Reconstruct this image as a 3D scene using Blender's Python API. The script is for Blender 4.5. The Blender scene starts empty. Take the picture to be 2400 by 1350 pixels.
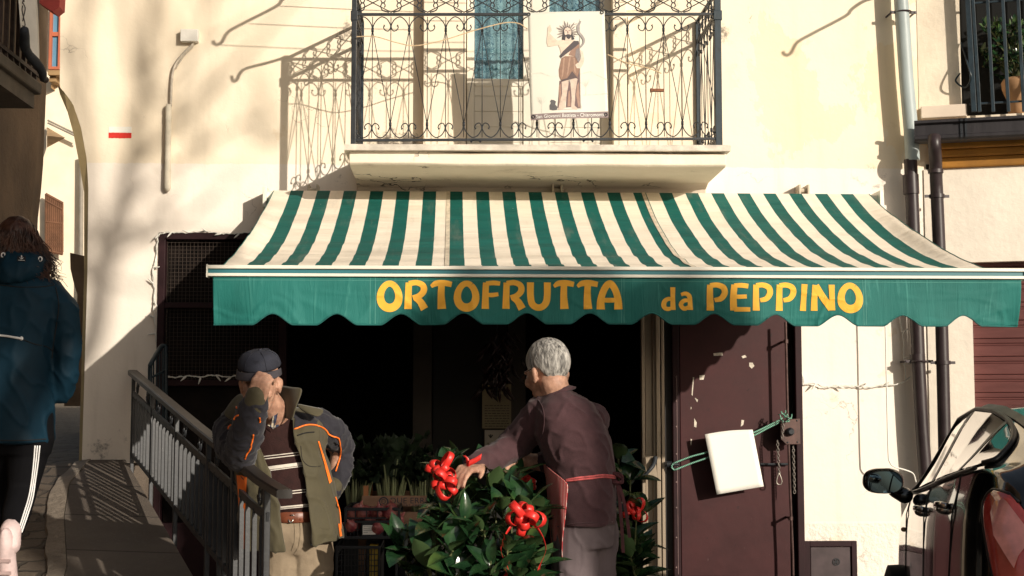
import bpy, bmesh, math, random
import numpy as np
from mathutils import Vector, Matrix, noise
from math import sin, cos, pi, radians, atan, tan, sqrt, exp

S = bpy.context.scene
COL = S.collection
rnd = random.Random(7)

# ------------------------------------------------------------------ camera
F = 3333.0
PHI = atan(275 / F)
THE = atan(140 * cos(PHI) / F)
CAM = Vector((0, -9.26, 1.45))
fw = Vector((sin(THE) * cos(PHI), cos(THE) * cos(PHI), sin(PHI)))
rt = Vector((cos(THE), -sin(THE), 0))
up = rt.cross(fw)
cd = bpy.data.cameras.new('camera')
cam = bpy.data.objects.new('camera', cd)
COL.objects.link(cam)
cam.matrix_world = Matrix((
    (rt.x, up.x, -fw.x, CAM.x), (rt.y, up.y, -fw.y, CAM.y), (rt.z, up.z, -fw.z, CAM.z), (0, 0, 0, 1)))
cd.sensor_width = 36
cd.lens = 36 * F / 2400
cd.clip_end = 2000
cd.clip_start = 0.05
S.camera = cam


def at(px, py, y):
    """world point whose photo position is (px,py) on the plane Y=y"""
    d = fw + rt * ((px - 1200) / F) + up * ((675 - py) / F)
    return CAM + d * ((y - CAM.y) / d.y)


def sc(y):
    return F / (y - CAM.y)


# ------------------------------------------------------------------ objects
ORG = {}


def tag(o, label=None, cat=None, group=None, kind=None):
    if label: o['label'] = label
    if cat: o['category'] = cat
    if group: o['group'] = group
    if kind: o['kind'] = kind
    return o


def thing(name, label, cat, loc, group=None):
    o = bpy.data.objects.new(name, None)
    COL.objects.link(o)
    o.location = loc
    o.empty_display_size = .1
    ORG[o] = Vector(loc)
    return tag(o, label, cat, group)


class G:
    def __init__(s):
        s.v = []
        s.f = []

    def add(s, vs, fs):
        n = len(s.v)
        s.v += [Vector(v) for v in vs]
        s.f += [tuple(i + n for i in f) for f in fs]
        return s

    def box(s, x0, x1, y0, y1, z0, z1):
        vs = [(x, y, z) for x in (x0, x1) for y in (y0, y1) for z in (z0, z1)]
        return s.add(vs, [(0, 1, 3, 2), (4, 6, 7, 5), (0, 4, 5, 1), (2, 3, 7, 6), (0, 2, 6, 4), (1, 5, 7, 3)])

    def obox(s, c, ax, ay, az):
        """box about c with half axes ax, ay, az (vectors)"""
        c, ax, ay, az = map(Vector, (c, ax, ay, az))
        vs = [c + ax * i + ay * j + az * k for i in (-1, 1) for j in (-1, 1) for k in (-1, 1)]
        return s.add(vs, [(0, 1, 3, 2), (4, 6, 7, 5), (0, 4, 5, 1), (2, 3, 7, 6), (0, 2, 6, 4), (1, 5, 7, 3)])

    def bar(s, a, b, w, h, upv=(0, 0, 1)):
        """rectangular bar from a to b, w across, h along up"""
        a, b = Vector(a), Vector(b)
        d = (b - a)
        l = d.length
        if l < 1e-6: return s
        d /= l
        x = d.cross(Vector(upv))
        if x.length < 1e-4: x = d.cross(Vector((0, 1, 0)))
        x.normalize()
        u = x.cross(d)
        return s.obox((a + b) / 2, d * l / 2, x * w / 2, u * h / 2)

    def tube(s, pts, r, n=8, cap=True, flat=None, flatdir=None):
        pts = [Vector(p) for p in pts]
        m = len(pts)
        rs = r if isinstance(r, (list, tuple)) else [r] * m
        vs, fs = [], []
        t0 = (pts[1] - pts[0]).normalized()
        ref = Vector(flatdir) if flatdir is not None else (Vector((0, 0, 1)) if abs(t0.z) < .9 else Vector((0, 1, 0)))
        x = t0.cross(ref).normalized()
        for i in range(m):
            if i == 0: t = pts[1] - pts[0]
            elif i == m - 1: t = pts[-1] - pts[-2]
            else: t = pts[i + 1] - pts[i - 1]
            if t.length < 1e-9: t = t0.copy()
            t.normalize()
            if flatdir is not None:
                xx = t.cross(Vector(flatdir))
                if xx.length > 1e-3: x = xx.normalized()
            else:
                x = x - t * x.dot(t)
                if x.length < 1e-6: x = t.orthogonal()
                x.normalize()
            y = t.cross(x)
            for k in range(n):
                a = 2 * pi * k / n
                vs.append(pts[i] + x * cos(a) * rs[i] + y * sin(a) * rs[i] * (flat if flat else 1))
        for i in range(m - 1):
            for k in range(n):
                k2 = (k + 1) % n
                fs.append((i * n + k, i * n + k2, (i + 1) * n + k2, (i + 1) * n + k))
        if cap:
            fs.append(tuple(range(n - 1, -1, -1)))
            fs.append(tuple((m - 1) * n + k for k in range(n)))
        return s.add(vs, fs)

    def prism(s, poly, y0, y1):
        """poly in (x,z) extruded from y0 to y1"""
        n = len(poly)
        vs = [(p[0], y0, p[1]) for p in poly] + [(p[0], y1, p[1]) for p in poly]
        fs = [tuple(range(n)), tuple(range(2 * n - 1, n - 1, -1))]
        fs += [(i, (i + 1) % n, n + (i + 1) % n, n + i) for i in range(n)]
        return s.add(vs, fs)

    def grid(s, rows, closed=False):
        """rows of points -> quads"""
        m, n = len(rows), len(rows[0])
        vs = [p for r in rows for p in r]
        fs = []
        for i in range(m - 1):
            for j in range(n if closed else n - 1):
                j2 = (j + 1) % n
                fs.append((i * n + j, i * n + j2, (i + 1) * n + j2, (i + 1) * n + j))
        return s.add(vs, fs)

    def loft(s, rings, cap=True):
        m, n = len(rings), len(rings[0])
        s.grid(rings, closed=True)
        if cap:
            b = len(s.v) - m * n
            s.f.append(tuple(b + k for k in range(n - 1, -1, -1)))
            s.f.append(tuple(b + (m - 1) * n + k for k in range(n)))
        return s

    def lathe(s, prof, c, n=24, cap=True):
        c = Vector(c)
        rings = [[c + Vector((r * cos(2 * pi * k / n), r * sin(2 * pi * k / n), z)) for k in range(n)] for r, z in prof]
        return s.loft(rings, cap)

    def ell(s, c, r, n=16, m=10, rot=None):
        c = Vector(c)
        rings = []
        for i in range(m + 1):
            a = -pi / 2 + pi * (i * .98 + .01 * m) / m
            ring = []
            for k in range(n):
                b = 2 * pi * k / n
                p = Vector((cos(a) * cos(b) * r[0], cos(a) * sin(b) * r[1], sin(a) * r[2]))
                if rot is not None: p = rot @ p
                ring.append(c + p)
            rings.append(ring)
        return s.loft(rings)

    def merge(s, o):
        return s.add(o.v, o.f)

    def mesh(s, name, org):
        me = bpy.data.meshes.new(name)
        me.from_pydata([v - org for v in s.v], [], s.f)
        bm = bmesh.new()
        bm.from_mesh(me)
        bmesh.ops.recalc_face_normals(bm, faces=bm.faces)
        bm.to_mesh(me)
        bm.free()
        return me

    def build(s, name, mat, parent=None, smooth=False, bevel=0, sub=0, solid=0, remesh=0, smo=0, disp=None, label=None,
              angle=None):
        if parent is not None:
            org = ORG[parent]
        else:
            xs = [v.x for v in s.v]; ys = [v.y for v in s.v]; zs = [v.z for v in s.v]
            org = Vector(((min(xs) + max(xs)) / 2, (min(ys) + max(ys)) / 2, min(zs)))
        me = s.mesh(name, org)
        o = bpy.data.objects.new(name, me)
        COL.objects.link(o)
        ORG[o] = org
        if parent is not None:
            o.parent = parent
        else:
            o.location = org
        mods = []
        if remesh:
            m = o.modifiers.new('r', 'REMESH'); m.mode = 'VOXEL'; m.voxel_size = remesh
        if sub and not remesh:
            m = o.modifiers.new('s', 'SUBSURF'); m.levels = sub; m.render_levels = sub
        if smo:
            m = o.modifiers.new('sm', 'SMOOTH'); m.factor = .5; m.iterations = smo
        if solid:
            m = o.modifiers.new('so', 'SOLIDIFY'); m.thickness = solid; m.offset = 0
        if bevel:
            m = o.modifiers.new('b', 'BEVEL'); m.width = bevel; m.segments = 2; m.limit_method = 'ANGLE'
        if len(o.modifiers):
            dg = bpy.context.evaluated_depsgraph_get()
            dg.update()
            nm = bpy.data.meshes.new_from_object(o.evaluated_get(dg))
            o.modifiers.clear()
            o.data = nm
            bpy.data.meshes.remove(me)
            nm.name = name
            me = nm
        if disp:
            me.update()
            nn = len(me.vertices)
            ns = [v.normal.copy() for v in me.vertices]
            for i in range(nn):
                p = me.vertices[i].co
                me.vertices[i].co = p + ns[i] * disp(p + org, ns[i])
            me.update()
        if smooth:
            for p in me.polygons: p.use_smooth = True
            if angle:
                try:
                    me.set_sharp_from_angle(angle=radians(angle))
                except Exception:
                    pass
        if mat is not None:
            me.materials.clear()
            for mm in (mat if isinstance(mat, (list, tuple)) else [mat]):
                me.materials.append(mm)
        if label: o['label'] = label
        return o


def copy_tree(o, parent=None):
    c = o.copy()
    COL.objects.link(c)
    ORG[c] = ORG[o]
    if parent is not None: c.parent = parent
    for ch in list(o.children):
        copy_tree(ch, c)
    return c


def spline(pts, n=8):
    """Catmull-Rom through points"""
    P = [Vector(p) for p in pts]
    P = [P[0] * 2 - P[1]] + P + [P[-1] * 2 - P[-2]]
    out = []
    for i in range(1, len(P) - 2):
        for k in range(n):
            t = k / n
            a, b, c, d = P[i - 1], P[i], P[i + 1], P[i + 2]
            out.append(.5 * ((2 * b) + (c - a) * t + (2 * a - 5 * b + 4 * c - d) * t * t + (3 * b - a - 3 * c + d) * t ** 3))
    out.append(P[-2])
    return out


def lerp(a, b, t): return a + (b - a) * t


def itp(x, xs, ys):
    return float(np.interp(x, xs, ys))


def nz(p, s, seed=0):
    return noise.noise(Vector((p[0] * s + seed * 13.7, p[1] * s + seed * 7.1, p[2] * s - seed * 3.3)))


# ------------------------------------------------------------------ materials
class NT:
    def __init__(s, m):
        s.t = m.node_tree
        s.n = s.t.nodes
        s.l = s.t.links

    def new(s, typ, **kw):
        n = s.n.new(typ)
        for k, v in kw.items(): setattr(n, k, v)
        return n

    def math(s, op, a, b=0.0, c=None, clamp=False):
        n = s.new('ShaderNodeMath', operation=op)
        n.use_clamp = clamp
        for i, x in enumerate((a, b, c)):
            if x is None: continue
            if isinstance(x, (int, float)): n.inputs[i].default_value = x
            else: s.l.new(x, n.inputs[i])
        return n.outputs[0]

    def mix(s, fac, a, b):
        n = s.new('ShaderNodeMix', data_type='RGBA')
        for i, x in ((0, fac), (6, a), (7, b)):
            if isinstance(x, (int, float)): n.inputs[i].default_value = x
            elif isinstance(x, tuple): n.inputs[i].default_value = (*x[:3], 1)
            else: s.l.new(x, n.inputs[i])
        return n.outputs[2]

    def noise(s, vec, scale, detail=4, rough=.55, dist=0):
        n = s.new('ShaderNodeTexNoise')
        n.inputs['Scale'].default_value = scale
        n.inputs['Detail'].default_value = detail
        n.inputs['Roughness'].default_value = rough
        n.inputs['Distortion'].default_value = dist
        if vec is not None: s.l.new(vec, n.inputs['Vector'])
        return n.outputs['Fac']

    def ramp(s, fac, lo, hi):
        n = s.new('ShaderNodeMapRange')
        n.inputs['From Min'].default_value = lo
        n.inputs['From Max'].default_value = hi
        n.interpolation_type = 'SMOOTHSTEP'
        s.l.new(fac, n.inputs['Value'])
        return n.outputs[0]

    def mapping(s, vec, scale=(1, 1, 1), rot=(0, 0, 0), loc=(0, 0, 0)):
        n = s.new('ShaderNodeMapping')
        n.inputs['Scale'].default_value = scale
        n.inputs['Rotation'].default_value = rot
        n.inputs['Location'].default_value = loc
        s.l.new(vec, n.inputs['Vector'])
        return n.outputs[0]

    def bump(s, h, strength=.3, dist=.01, nrm=None):
        n = s.new('ShaderNodeBump')
        n.inputs['Strength'].default_value = strength
        n.inputs['Distance'].default_value = dist
        s.l.new(h, n.inputs['Height'])
        if nrm is not None: s.l.new(nrm, n.inputs['Normal'])
        return n.outputs[0]


def newmat(name):
    m = bpy.data.materials.new(name)
    m.use_nodes = True
    t = NT(m)
    b = m.node_tree.nodes['Principled BSDF']
    co = t.new('ShaderNodeTexCoord').outputs['Object']
    return m, t, b, co


def M(name, col, rough=.6, var=.15, scale=5, bump=.0, bscale=60, metal=0, spec=.4, coat=0, col2=None, stretch=None,
      bdist=.004, dirt=0, dirtcol=(.05, .04, .035), sheen=0, sss=0):
    m, t, b, co = newmat(name)
    vec = co
    if stretch: vec = t.mapping(co, stretch)
    n1 = t.noise(vec, scale, 6, .6)
    lo = tuple(c * (1 - var) for c in col)
    hi = col2 if col2 else tuple(min(1, c * (1 + var)) for c in col)
    c = t.mix(t.ramp(n1, .3, .7), lo, hi)
    if dirt:
        n2 = t.noise(vec, scale * 3.1, 8, .7)
        c = t.mix(t.ramp(n2, 1 - dirt - .12, 1 - dirt + .12), c, dirtcol)
    t.l.new(c, b.inputs['Base Color'])
    b.inputs['Roughness'].default_value = rough
    r = t.math('ADD', t.math('MULTIPLY', t.math('SUBTRACT', n1, .5), .25), rough, clamp=True)
    t.l.new(r, b.inputs['Roughness'])
    b.inputs['Metallic'].default_value = metal
    b.inputs['Specular IOR Level'].default_value = spec
    if coat:
        b.inputs['Coat Weight'].default_value = coat
        b.inputs['Coat Roughness'].default_value = .03
    if sheen: b.inputs['Sheen Weight'].default_value = sheen
    if sss:
        b.inputs['Subsurface Weight'].default_value = sss
        b.inputs['Subsurface Radius'].default_value = (.012, .005, .003)
        b.inputs['Subsurface Scale'].default_value = 1.0
    if bump:
        h = t.noise(vec, bscale, 5, .6)
        t.l.new(t.bump(h, bump, bdist), b.inputs['Normal'])
    return m


# ------------------------------------------------------------------ world, sun
SUN = Vector((-.72, 1, -.36)).normalized()
w = bpy.data.worlds.new('World')
S.world = w
w.use_nodes = True
wt = w.node_tree
sky = wt.nodes.new('ShaderNodeTexSky')
sky.sky_type = 'NISHITA'
sky.sun_disc = False
sky.sun_elevation = math.asin(-SUN.z)
sky.sun_rotation = math.atan2(.72, -1)
sky.air_density = 1.2
sky.dust_density = 2.5
hs = wt.nodes.new('ShaderNodeHueSaturation')
hs.inputs['Saturation'].default_value = .55
wt.links.new(sky.outputs[0], hs.inputs['Color'])
bg = wt.nodes['Background']
bg.inputs['Strength'].default_value = .080
wt.links.new(hs.outputs[0], bg.inputs['Color'])
sl = bpy.data.lights.new('sun', 'SUN')
sl.energy = 4.9
sl.angle = radians(.5)
sl.color = (1, .905, .77)
so = bpy.data.objects.new('sun', sl)
COL.objects.link(so)
so.rotation_euler = SUN.to_track_quat('-Z', 'Y').to_euler()
so.location = (8, -12, 9)
S.view_settings.view_transform = 'Standard'
S.view_settings.look = 'None'
S.view_settings.exposure = 0
S.cycles.max_bounces = 8
S.cycles.transparent_max_bounces = 16
# ================================================================== MATERIALS
def plaster():
    m, t, b, co = newmat('facade_plaster')
    sep = t.new('ShaderNodeSeparateXYZ')
    t.l.new(co, sep.inputs[0])
    n_big = t.noise(co, .9, 5, .6)
    n_mid = t.noise(co, 4, 6, .6)
    n_fine = t.noise(co, 45, 5, .65)
    zz = t.math('ADD', sep.outputs[2], t.math('MULTIPLY', t.math('SUBTRACT', t.noise(co, 14, 5, .7), .5), .035))
    low = t.ramp(zz, 3.025, 3.018)
    upc = t.mix(t.ramp(n_big, .35, .68), (.88, .77, .61), (.83, .715, .55))
    loc = t.mix(t.ramp(n_big, .35, .7), (.88, .80, .71), (.83, .75, .66))
    c = t.mix(low, upc, loc)
    # flaked ochre patches on the upper right
    pr = t.ramp(sep.outputs[0], 1.6, 2.2)
    fl = t.math('MULTIPLY', t.ramp(t.noise(t.mapping(co, (1, 1, .7), loc=(3.3, 0, 1.1)), 1.5, 7, .62), .54, .555), pr)
    fl = t.math('MULTIPLY', fl, t.math('SUBTRACT', 1, low))
    c = t.mix(t.math('MULTIPLY', fl, .5), c, (.84, .66, .42))
    fl2 = t.ramp(t.noise(t.mapping(co, loc=(9, 2, 4)), 2.4, 7, .6), .66, .675)
    c = t.mix(t.math('MULTIPLY', fl2, .28), c, (.72, .56, .36))
    # faint streaks and dirt
    st = t.noise(t.mapping(co, (6, 1, .5)), 1.5, 5, .6)
    c = t.mix(t.math('MULTIPLY', t.ramp(st, .5, .8), .24), c, (.42, .36, .28))
    # grime near the balcony floor, brackets and in a few spots
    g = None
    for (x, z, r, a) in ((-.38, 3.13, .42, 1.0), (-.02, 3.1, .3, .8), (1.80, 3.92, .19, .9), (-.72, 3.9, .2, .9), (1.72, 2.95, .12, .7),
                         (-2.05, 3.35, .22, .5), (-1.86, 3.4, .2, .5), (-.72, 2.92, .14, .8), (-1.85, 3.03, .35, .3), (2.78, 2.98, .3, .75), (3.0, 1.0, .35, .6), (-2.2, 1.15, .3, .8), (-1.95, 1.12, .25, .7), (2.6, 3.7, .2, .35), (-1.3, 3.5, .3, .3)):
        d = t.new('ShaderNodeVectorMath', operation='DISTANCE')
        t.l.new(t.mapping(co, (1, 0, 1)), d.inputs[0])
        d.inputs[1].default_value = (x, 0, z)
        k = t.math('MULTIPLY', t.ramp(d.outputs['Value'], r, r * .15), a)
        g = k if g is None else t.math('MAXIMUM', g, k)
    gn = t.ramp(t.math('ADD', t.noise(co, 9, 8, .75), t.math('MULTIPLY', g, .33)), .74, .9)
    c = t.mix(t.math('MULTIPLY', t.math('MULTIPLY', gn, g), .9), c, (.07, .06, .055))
    # cracks
    dn = t.new('ShaderNodeTexNoise')
    dn.inputs['Scale'].default_value = 3.5
    dn.inputs['Detail'].default_value = 6
    t.l.new(co, dn.inputs['Vector'])
    mx = t.new('ShaderNodeMix', data_type='RGBA', blend_type='LINEAR_LIGHT')
    mx.inputs[0].default_value = .35
    t.l.new(co, mx.inputs[6]); t.l.new(dn.outputs['Color'], mx.inputs[7])
    vo = t.new('ShaderNodeTexVoronoi', feature='DISTANCE_TO_EDGE')
    vo.inputs['Scale'].default_value = 1.15
    t.l.new(mx.outputs[2], vo.inputs['Vector'])
    ck = t.math('MULTIPLY', t.ramp(vo.outputs['Distance'], .005, .001), t.ramp(t.noise(co, 1.3, 3, .5), .54, .64))
    c = t.mix(t.math('MULTIPLY', ck, .38), c, (.16, .12, .09))
    t.l.new(c, b.inputs['Base Color'])
    b.inputs['Roughness'].default_value = .92
    b.inputs['Specular IOR Level'].default_value = .15
    # rough plinth under z = .69
    pl = t.ramp(sep.outputs[2], .70, .68)
    h = t.math('ADD', t.math('MULTIPLY', n_mid, .9), t.math('MULTIPLY', n_fine, .12))
    h = t.math('SUBTRACT', h, t.math('MULTIPLY', ck, .3))
    h = t.math('SUBTRACT', h, t.math('MULTIPLY', fl, .12))
    h = t.math('ADD', h, t.math('MULTIPLY', t.math('MULTIPLY', t.noise(co, 26, 4, .6), pl), 2.2))
    n1 = t.bump(t.noise(co, 1.3, 3, .5), .25, .05)
    t.l.new(t.bump(h, .5, .013, n1), b.inputs['Normal'])
    return m


m_plaster = plaster()
m_slab = M('balcony_concrete', (.62, .55, .44), .9, .18, 3, .5, 30, dirt=.16, dirtcol=(.20, .16, .12), bdist=.008)
m_marble = M('marble_edge', (.62, .56, .48), .6, .2, 12, .2, 40, dirt=.2, dirtcol=(.25, .2, .16))
m_maroon = M('maroon_paint', (.036, .015, .017), .5, .22, 7, .15, 30, spec=.4, dirt=.06, dirtcol=(.10, .06, .05))
m_frame = M('maroon_frame', (.024, .009, .011), .6, .2, 9, .1, 40, spec=.2)
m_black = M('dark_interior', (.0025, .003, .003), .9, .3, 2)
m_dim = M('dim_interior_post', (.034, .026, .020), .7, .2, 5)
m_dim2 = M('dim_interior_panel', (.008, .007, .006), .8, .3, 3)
m_iron = M('railing_iron', (.018, .021, .026), .5, .3, 20, .25, 90, dirt=.12, dirtcol=(.06, .03, .02))
m_blueiron = M('blue_grey_iron', (.011, .024, .034), .5, .3, 15, .2, 60, dirt=.1, dirtcol=(.08, .10, .11))
m_pipe_lt = M('galvanised_pipe', (.33, .38, .38), .45, .12, 8, .1, 40, spec=.4, dirt=.08, dirtcol=(.2, .2, .19), stretch=(1, 1, .3))
m_pipe_dk = M('brown_pipe', (.030, .020, .022), .42, .25, 10, .1, 50, dirt=.10, dirtcol=(.16, .13, .12), stretch=(1, 1, .5))
m_gutter = M('gutter_brown', (.024, .021, .024), .5, .2, 8, .2, 30, stretch=(3, 3, .3))
m_ochre = M('ochre_cornice', (.36, .16, .025), .8, .25, 4, .4, 25, dirt=.15, dirtcol=(.16, .07, .02))
m_shutter = M('roller_shutter', (.12, .040, .036), .5, .15, 5, .1, 40, stretch=(.5, 1, 4))
m_cream = M('cream_wall', (.86, .74, .57), .9, .08, 2, .3, 30)
m_rplaster = M('neighbour_plaster', (.84, .73, .58), .92, .12, 1.6, .5, 22, dirt=.17, dirtcol=(.42, .33, .2), bdist=.008)
m_rlow = M('neighbour_plaster_low', (.84, .76, .65), .92, .08, 2, .5, 18, dirt=.06, dirtcol=(.5, .42, .3), bdist=.008)
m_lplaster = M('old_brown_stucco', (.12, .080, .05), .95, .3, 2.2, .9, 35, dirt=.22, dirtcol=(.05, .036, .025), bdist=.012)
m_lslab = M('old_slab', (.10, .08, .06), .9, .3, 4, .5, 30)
m_rust = M('rusty_iron', (.045, .028, .022), .7, .4, 20, .3, 80)
m_pinkblock = M('pale_sill_block', (.74, .62, .50), .85, .06, 4, .2, 40)
m_white = M('white_plastic', (.72, .70, .64), .5, .05, 6)
m_redpaint = M('red_paint', (.62, .03, .02), .7, .1, 20, .2, 60)
m_whitepaint = M('white_paint', (.80, .77, .70), .7, .04, 20, .2, 60)
m_conduit = M('plastered_conduit', (.62, .56, .45), .9, .15, 10, .4, 50, dirt=.12, dirtcol=(.25, .22, .18))
m_beige = M('beige_aluminium', (.36, .29, .215), .35, .1, 4, .05, 30, metal=.3, stretch=(4, 4, .2))
m_reveal = M('ochre_reveal', (.55, .42, .22), .9, .12, 4, .3, 40)
m_shadowbrown = M('shadow_brown', (.34, .21, .12), .9, .3, 3, .4, 30)
m_terracotta = M('terracotta', (.42, .19, .09), .8, .2, 6, .2, 40)


def teal_curtain():
    m, t, b, co = newmat('lace_curtain')
    v = t.mapping(co, (1, 0, 1))
    dn = t.new('ShaderNodeTexNoise')
    dn.inputs['Scale'].default_value = 9
    dn.inputs['Detail'].default_value = 3
    t.l.new(v, dn.inputs['Vector'])
    mx = t.new('ShaderNodeMix', data_type='RGBA', blend_type='LINEAR_LIGHT')
    mx.inputs[0].default_value = .10
    t.l.new(v, mx.inputs[6]); t.l.new(dn.outputs['Color'], mx.inputs[7])
    vo = t.new('ShaderNodeTexVoronoi', feature='F1')
    vo.inputs['Scale'].default_value = 12
    t.l.new(mx.outputs[2], vo.inputs['Vector'])
    petals = t.math('SINE', t.math('MULTIPLY', vo.outputs['Distance'], 60))
    v2 = t.new('ShaderNodeTexVoronoi', feature='DISTANCE_TO_EDGE')
    v2.inputs['Scale'].default_value = 26
    t.l.new(mx.outputs[2], v2.inputs['Vector'])
    f = t.math('ADD', t.math('MULTIPLY', petals, .22), t.math('MULTIPLY', t.noise(v, 38, 4, .6), .75))
    f = t.math('ADD', f, t.math('MULTIPLY', t.ramp(v2.outputs['Distance'], .05, .0), .25))
    sep = t.new('ShaderNodeSeparateXYZ'); t.l.new(co, sep.inputs[0])
    d = t.math('ABSOLUTE', t.math('SUBTRACT', sep.outputs[0], .32))
    f = t.math('ADD', f, t.math('MULTIPLY', t.ramp(d, .12, .02), .20))
    c = t.mix(t.ramp(f, .25, .80), (.030, .115, .175), (.30, .47, .50))
    t.l.new(c, b.inputs['Base Color'])
    b.inputs['Roughness'].default_value = .8
    return m


m_curtain = teal_curtain()


def glassy(name, tint=(1, 1, 1), refl=.08):
    m = bpy.data.materials.new(name)
    m.use_nodes = True
    t = NT(m)
    out = t.n['Material Output']
    tr = t.new('ShaderNodeBsdfTransparent')
    tr.inputs[0].default_value = (*tint, 1)
    gl = t.new('ShaderNodeBsdfGlossy')
    gl.inputs['Roughness'].default_value = .03
    fr = t.new('ShaderNodeFresnel')
    fr.inputs[0].default_value = 1.5
    mx = t.new('ShaderNodeMixShader')
    t.l.new(t.math('MULTIPLY', fr.outputs[0], refl / .04), mx.inputs[0])
    t.l.new(tr.outputs[0], mx.inputs[1])
    t.l.new(gl.outputs[0], mx.inputs[2])
    t.l.new(mx.outputs[0], out.inputs[0])
    return m


m_pane = glassy('window_pane', (.95, .97, .97), .05)

# ================================================================== SHOP BUILDING
shop = thing('shop_building', 'cream plastered two storey building with a dark open shop front at street level',
             'building', (0, 0, 0))
WT = .35
g = G()
LB = [(140, -140), (140, 200), (152, 218), (172, 245), (190, 300), (203, 370), (207, 440), (205, 640), (192, 1075), (190, 1140)]
left_edge = [at(x, y, 0) for x, y in LB]
oxl, oxr = at(370, 700, 0).x, at(1872, 900, 0).x
otop = at(400, 545, 0).z
ZT = 5.0
dxl, dxr = at(1092, 200, 0).x, at(1440, 200, 0).x   # balcony door opening
dzb, dzt = 3.0, 4.75
# left part with the corner cut below the first floor
poly = [(p.x, p.z) for p in left_edge]
poly[0] = (poly[0][0], ZT)
poly[-1] = (poly[-1][0], 0)
poly = poly + [(oxl, 0), (oxl, otop), (dxl, otop), (dxl, ZT)]
g.prism(poly, 0, WT)
# under, over and right of the balcony door
g.prism([(dxl, otop), (dxr, otop), (dxr, dzb), (dxl, dzb)], 0, WT)
g.prism([(dxl, dzt), (dxr, dzt), (dxr, ZT), (dxl, ZT)], 0, WT)
xr = at(2176, 300, 0).x
g.prism([(dxr, otop), (oxr, otop), (oxr, 0), (xr, 0), (xr, ZT), (dxr, ZT)], 0, WT)
g.build('wall', m_plaster, shop)
# corner chamfer in ochre shade
g = G()
ce = [at(x, y, 0) for x, y in [(140, 203), (152, 219), (172, 246), (190, 301), (203, 371), (207, 440), (205, 640), (192, 1075), (190, 1140)]]
ci = [at(x, y, .035) for x, y in [(136, 203), (141, 222), (158, 262), (172, 312), (186, 385), (197, 450), (197, 640), (185, 1075), (183, 1140)]]
ci2 = [p + Vector((.0, .3, 0)) for p in ci]
g.grid([ce, ci, ci2])
g.build('chamfered_corner', m_reveal, shop)
# side, back and roof
g = G()
x0 = left_edge[1].x
g.box(x0 + .02, x0 + .3, WT, 3.6, 3.4, ZT)
g.box(left_edge[7].x + .02, left_edge[7].x + .3, WT, 3.6, 0, 3.4)
g.box(xr - .3, xr, WT, 3.6, 0, ZT)
g.box(x0 + .3, xr - .3, 3.3, 3.6, 0, ZT)
g.build('rear_wall', m_cream, shop)
g = G()
g.box(x0 - .12, xr + .1, -.25, 3.8, ZT, ZT + .14)
g.build('roof', m_terracotta, shop)
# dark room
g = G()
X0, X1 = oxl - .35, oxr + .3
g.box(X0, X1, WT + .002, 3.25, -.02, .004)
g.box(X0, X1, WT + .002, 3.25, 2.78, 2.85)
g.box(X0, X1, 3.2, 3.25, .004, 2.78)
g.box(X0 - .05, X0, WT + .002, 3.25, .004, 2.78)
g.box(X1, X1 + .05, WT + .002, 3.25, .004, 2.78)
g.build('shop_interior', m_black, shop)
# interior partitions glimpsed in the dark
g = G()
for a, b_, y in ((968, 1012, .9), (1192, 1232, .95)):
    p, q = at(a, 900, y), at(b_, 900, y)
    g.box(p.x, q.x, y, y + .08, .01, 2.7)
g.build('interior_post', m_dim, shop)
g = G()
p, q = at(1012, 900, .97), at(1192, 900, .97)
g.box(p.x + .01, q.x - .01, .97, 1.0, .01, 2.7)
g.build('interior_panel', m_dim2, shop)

# window frame with wire mesh, left of the shop front
g = G()
fz = [at(0, y, .03).z for y in (548, 715, 890)]
xa, xb, xc = at(371, 700, .02).x, at(655, 700, .02).x, at(610, 600, .02).x
g.box(xa, xa + .045, -.012, .06, .7, otop - .002)
g.box(xa + .045, at(1560, 600, 0).x, -.012, .06, otop - .045, otop - .002)
g.box(xa + .045, xb, .0, .05, fz[1] - .018, fz[1] + .018)
g.box(xb, xb + .05, -.005, .055, .7, otop - .045)
g.box(xa + .045, xb, -.03, .08, fz[2] - .04, fz[2])
g.build('shop_window_frame', m_frame, shop, bevel=.004)
g = G()
x = xa + .05
while x < xb:
    g.box(x, x + .0022, .030, .0325, fz[2], otop - .046)
    x += .0245
z = fz[2] + .01
while z < otop - .05:
    g.box(xa + .046, xb, .0326, .035, z, z + .0022)
    z += .0245
g.build('wire_mesh', M('old_wire', (.05, .034, .025), .6, .3, 30), shop)
g = G()
g.box(xa + .046, xb, .09, .11, .7, otop - .046)
g.build('window_panel', M('grimy_pane', (.009, .006, .005), .6, .6, 5, dirt=.2, dirtcol=(.03, .021, .017), spec=.1), shop)
g = G()
g.box(xa + .002, xb + .048, .0, .3, 0, .7)
g.build('window_parapet', m_frame, shop)  # dark frame colour stands in for the shade low on the shop front

# beige aluminium door post, right of the opening
g = G()
yb = -.12
for a, b_, ya, d in ((1504, 1512, yb + .02, .06), (1512, 1530, yb + .05, .05), (1530, 1538, yb + .02, .06), (1538, 1548, yb - .02, .1), (1550, 1558, yb - .015, .1)):
    pa, pb = at(a, 1000, ya).x, at(b_, 1000, ya).x
    g.box(pa + .002, pb, ya, ya + d, .004, otop - .05)
g.build('door_post', m_beige, shop, bevel=.003)
g = G()
pa, pb = at(1560, 1000, -.06).x, at(1592, 1000, -.06).x
g.box(pa, pb, -.04, .02, .004, otop - .05)
g.build('door_jamb', M('black_jamb', (.012, .010, .010), .5, .2), shop)

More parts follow.
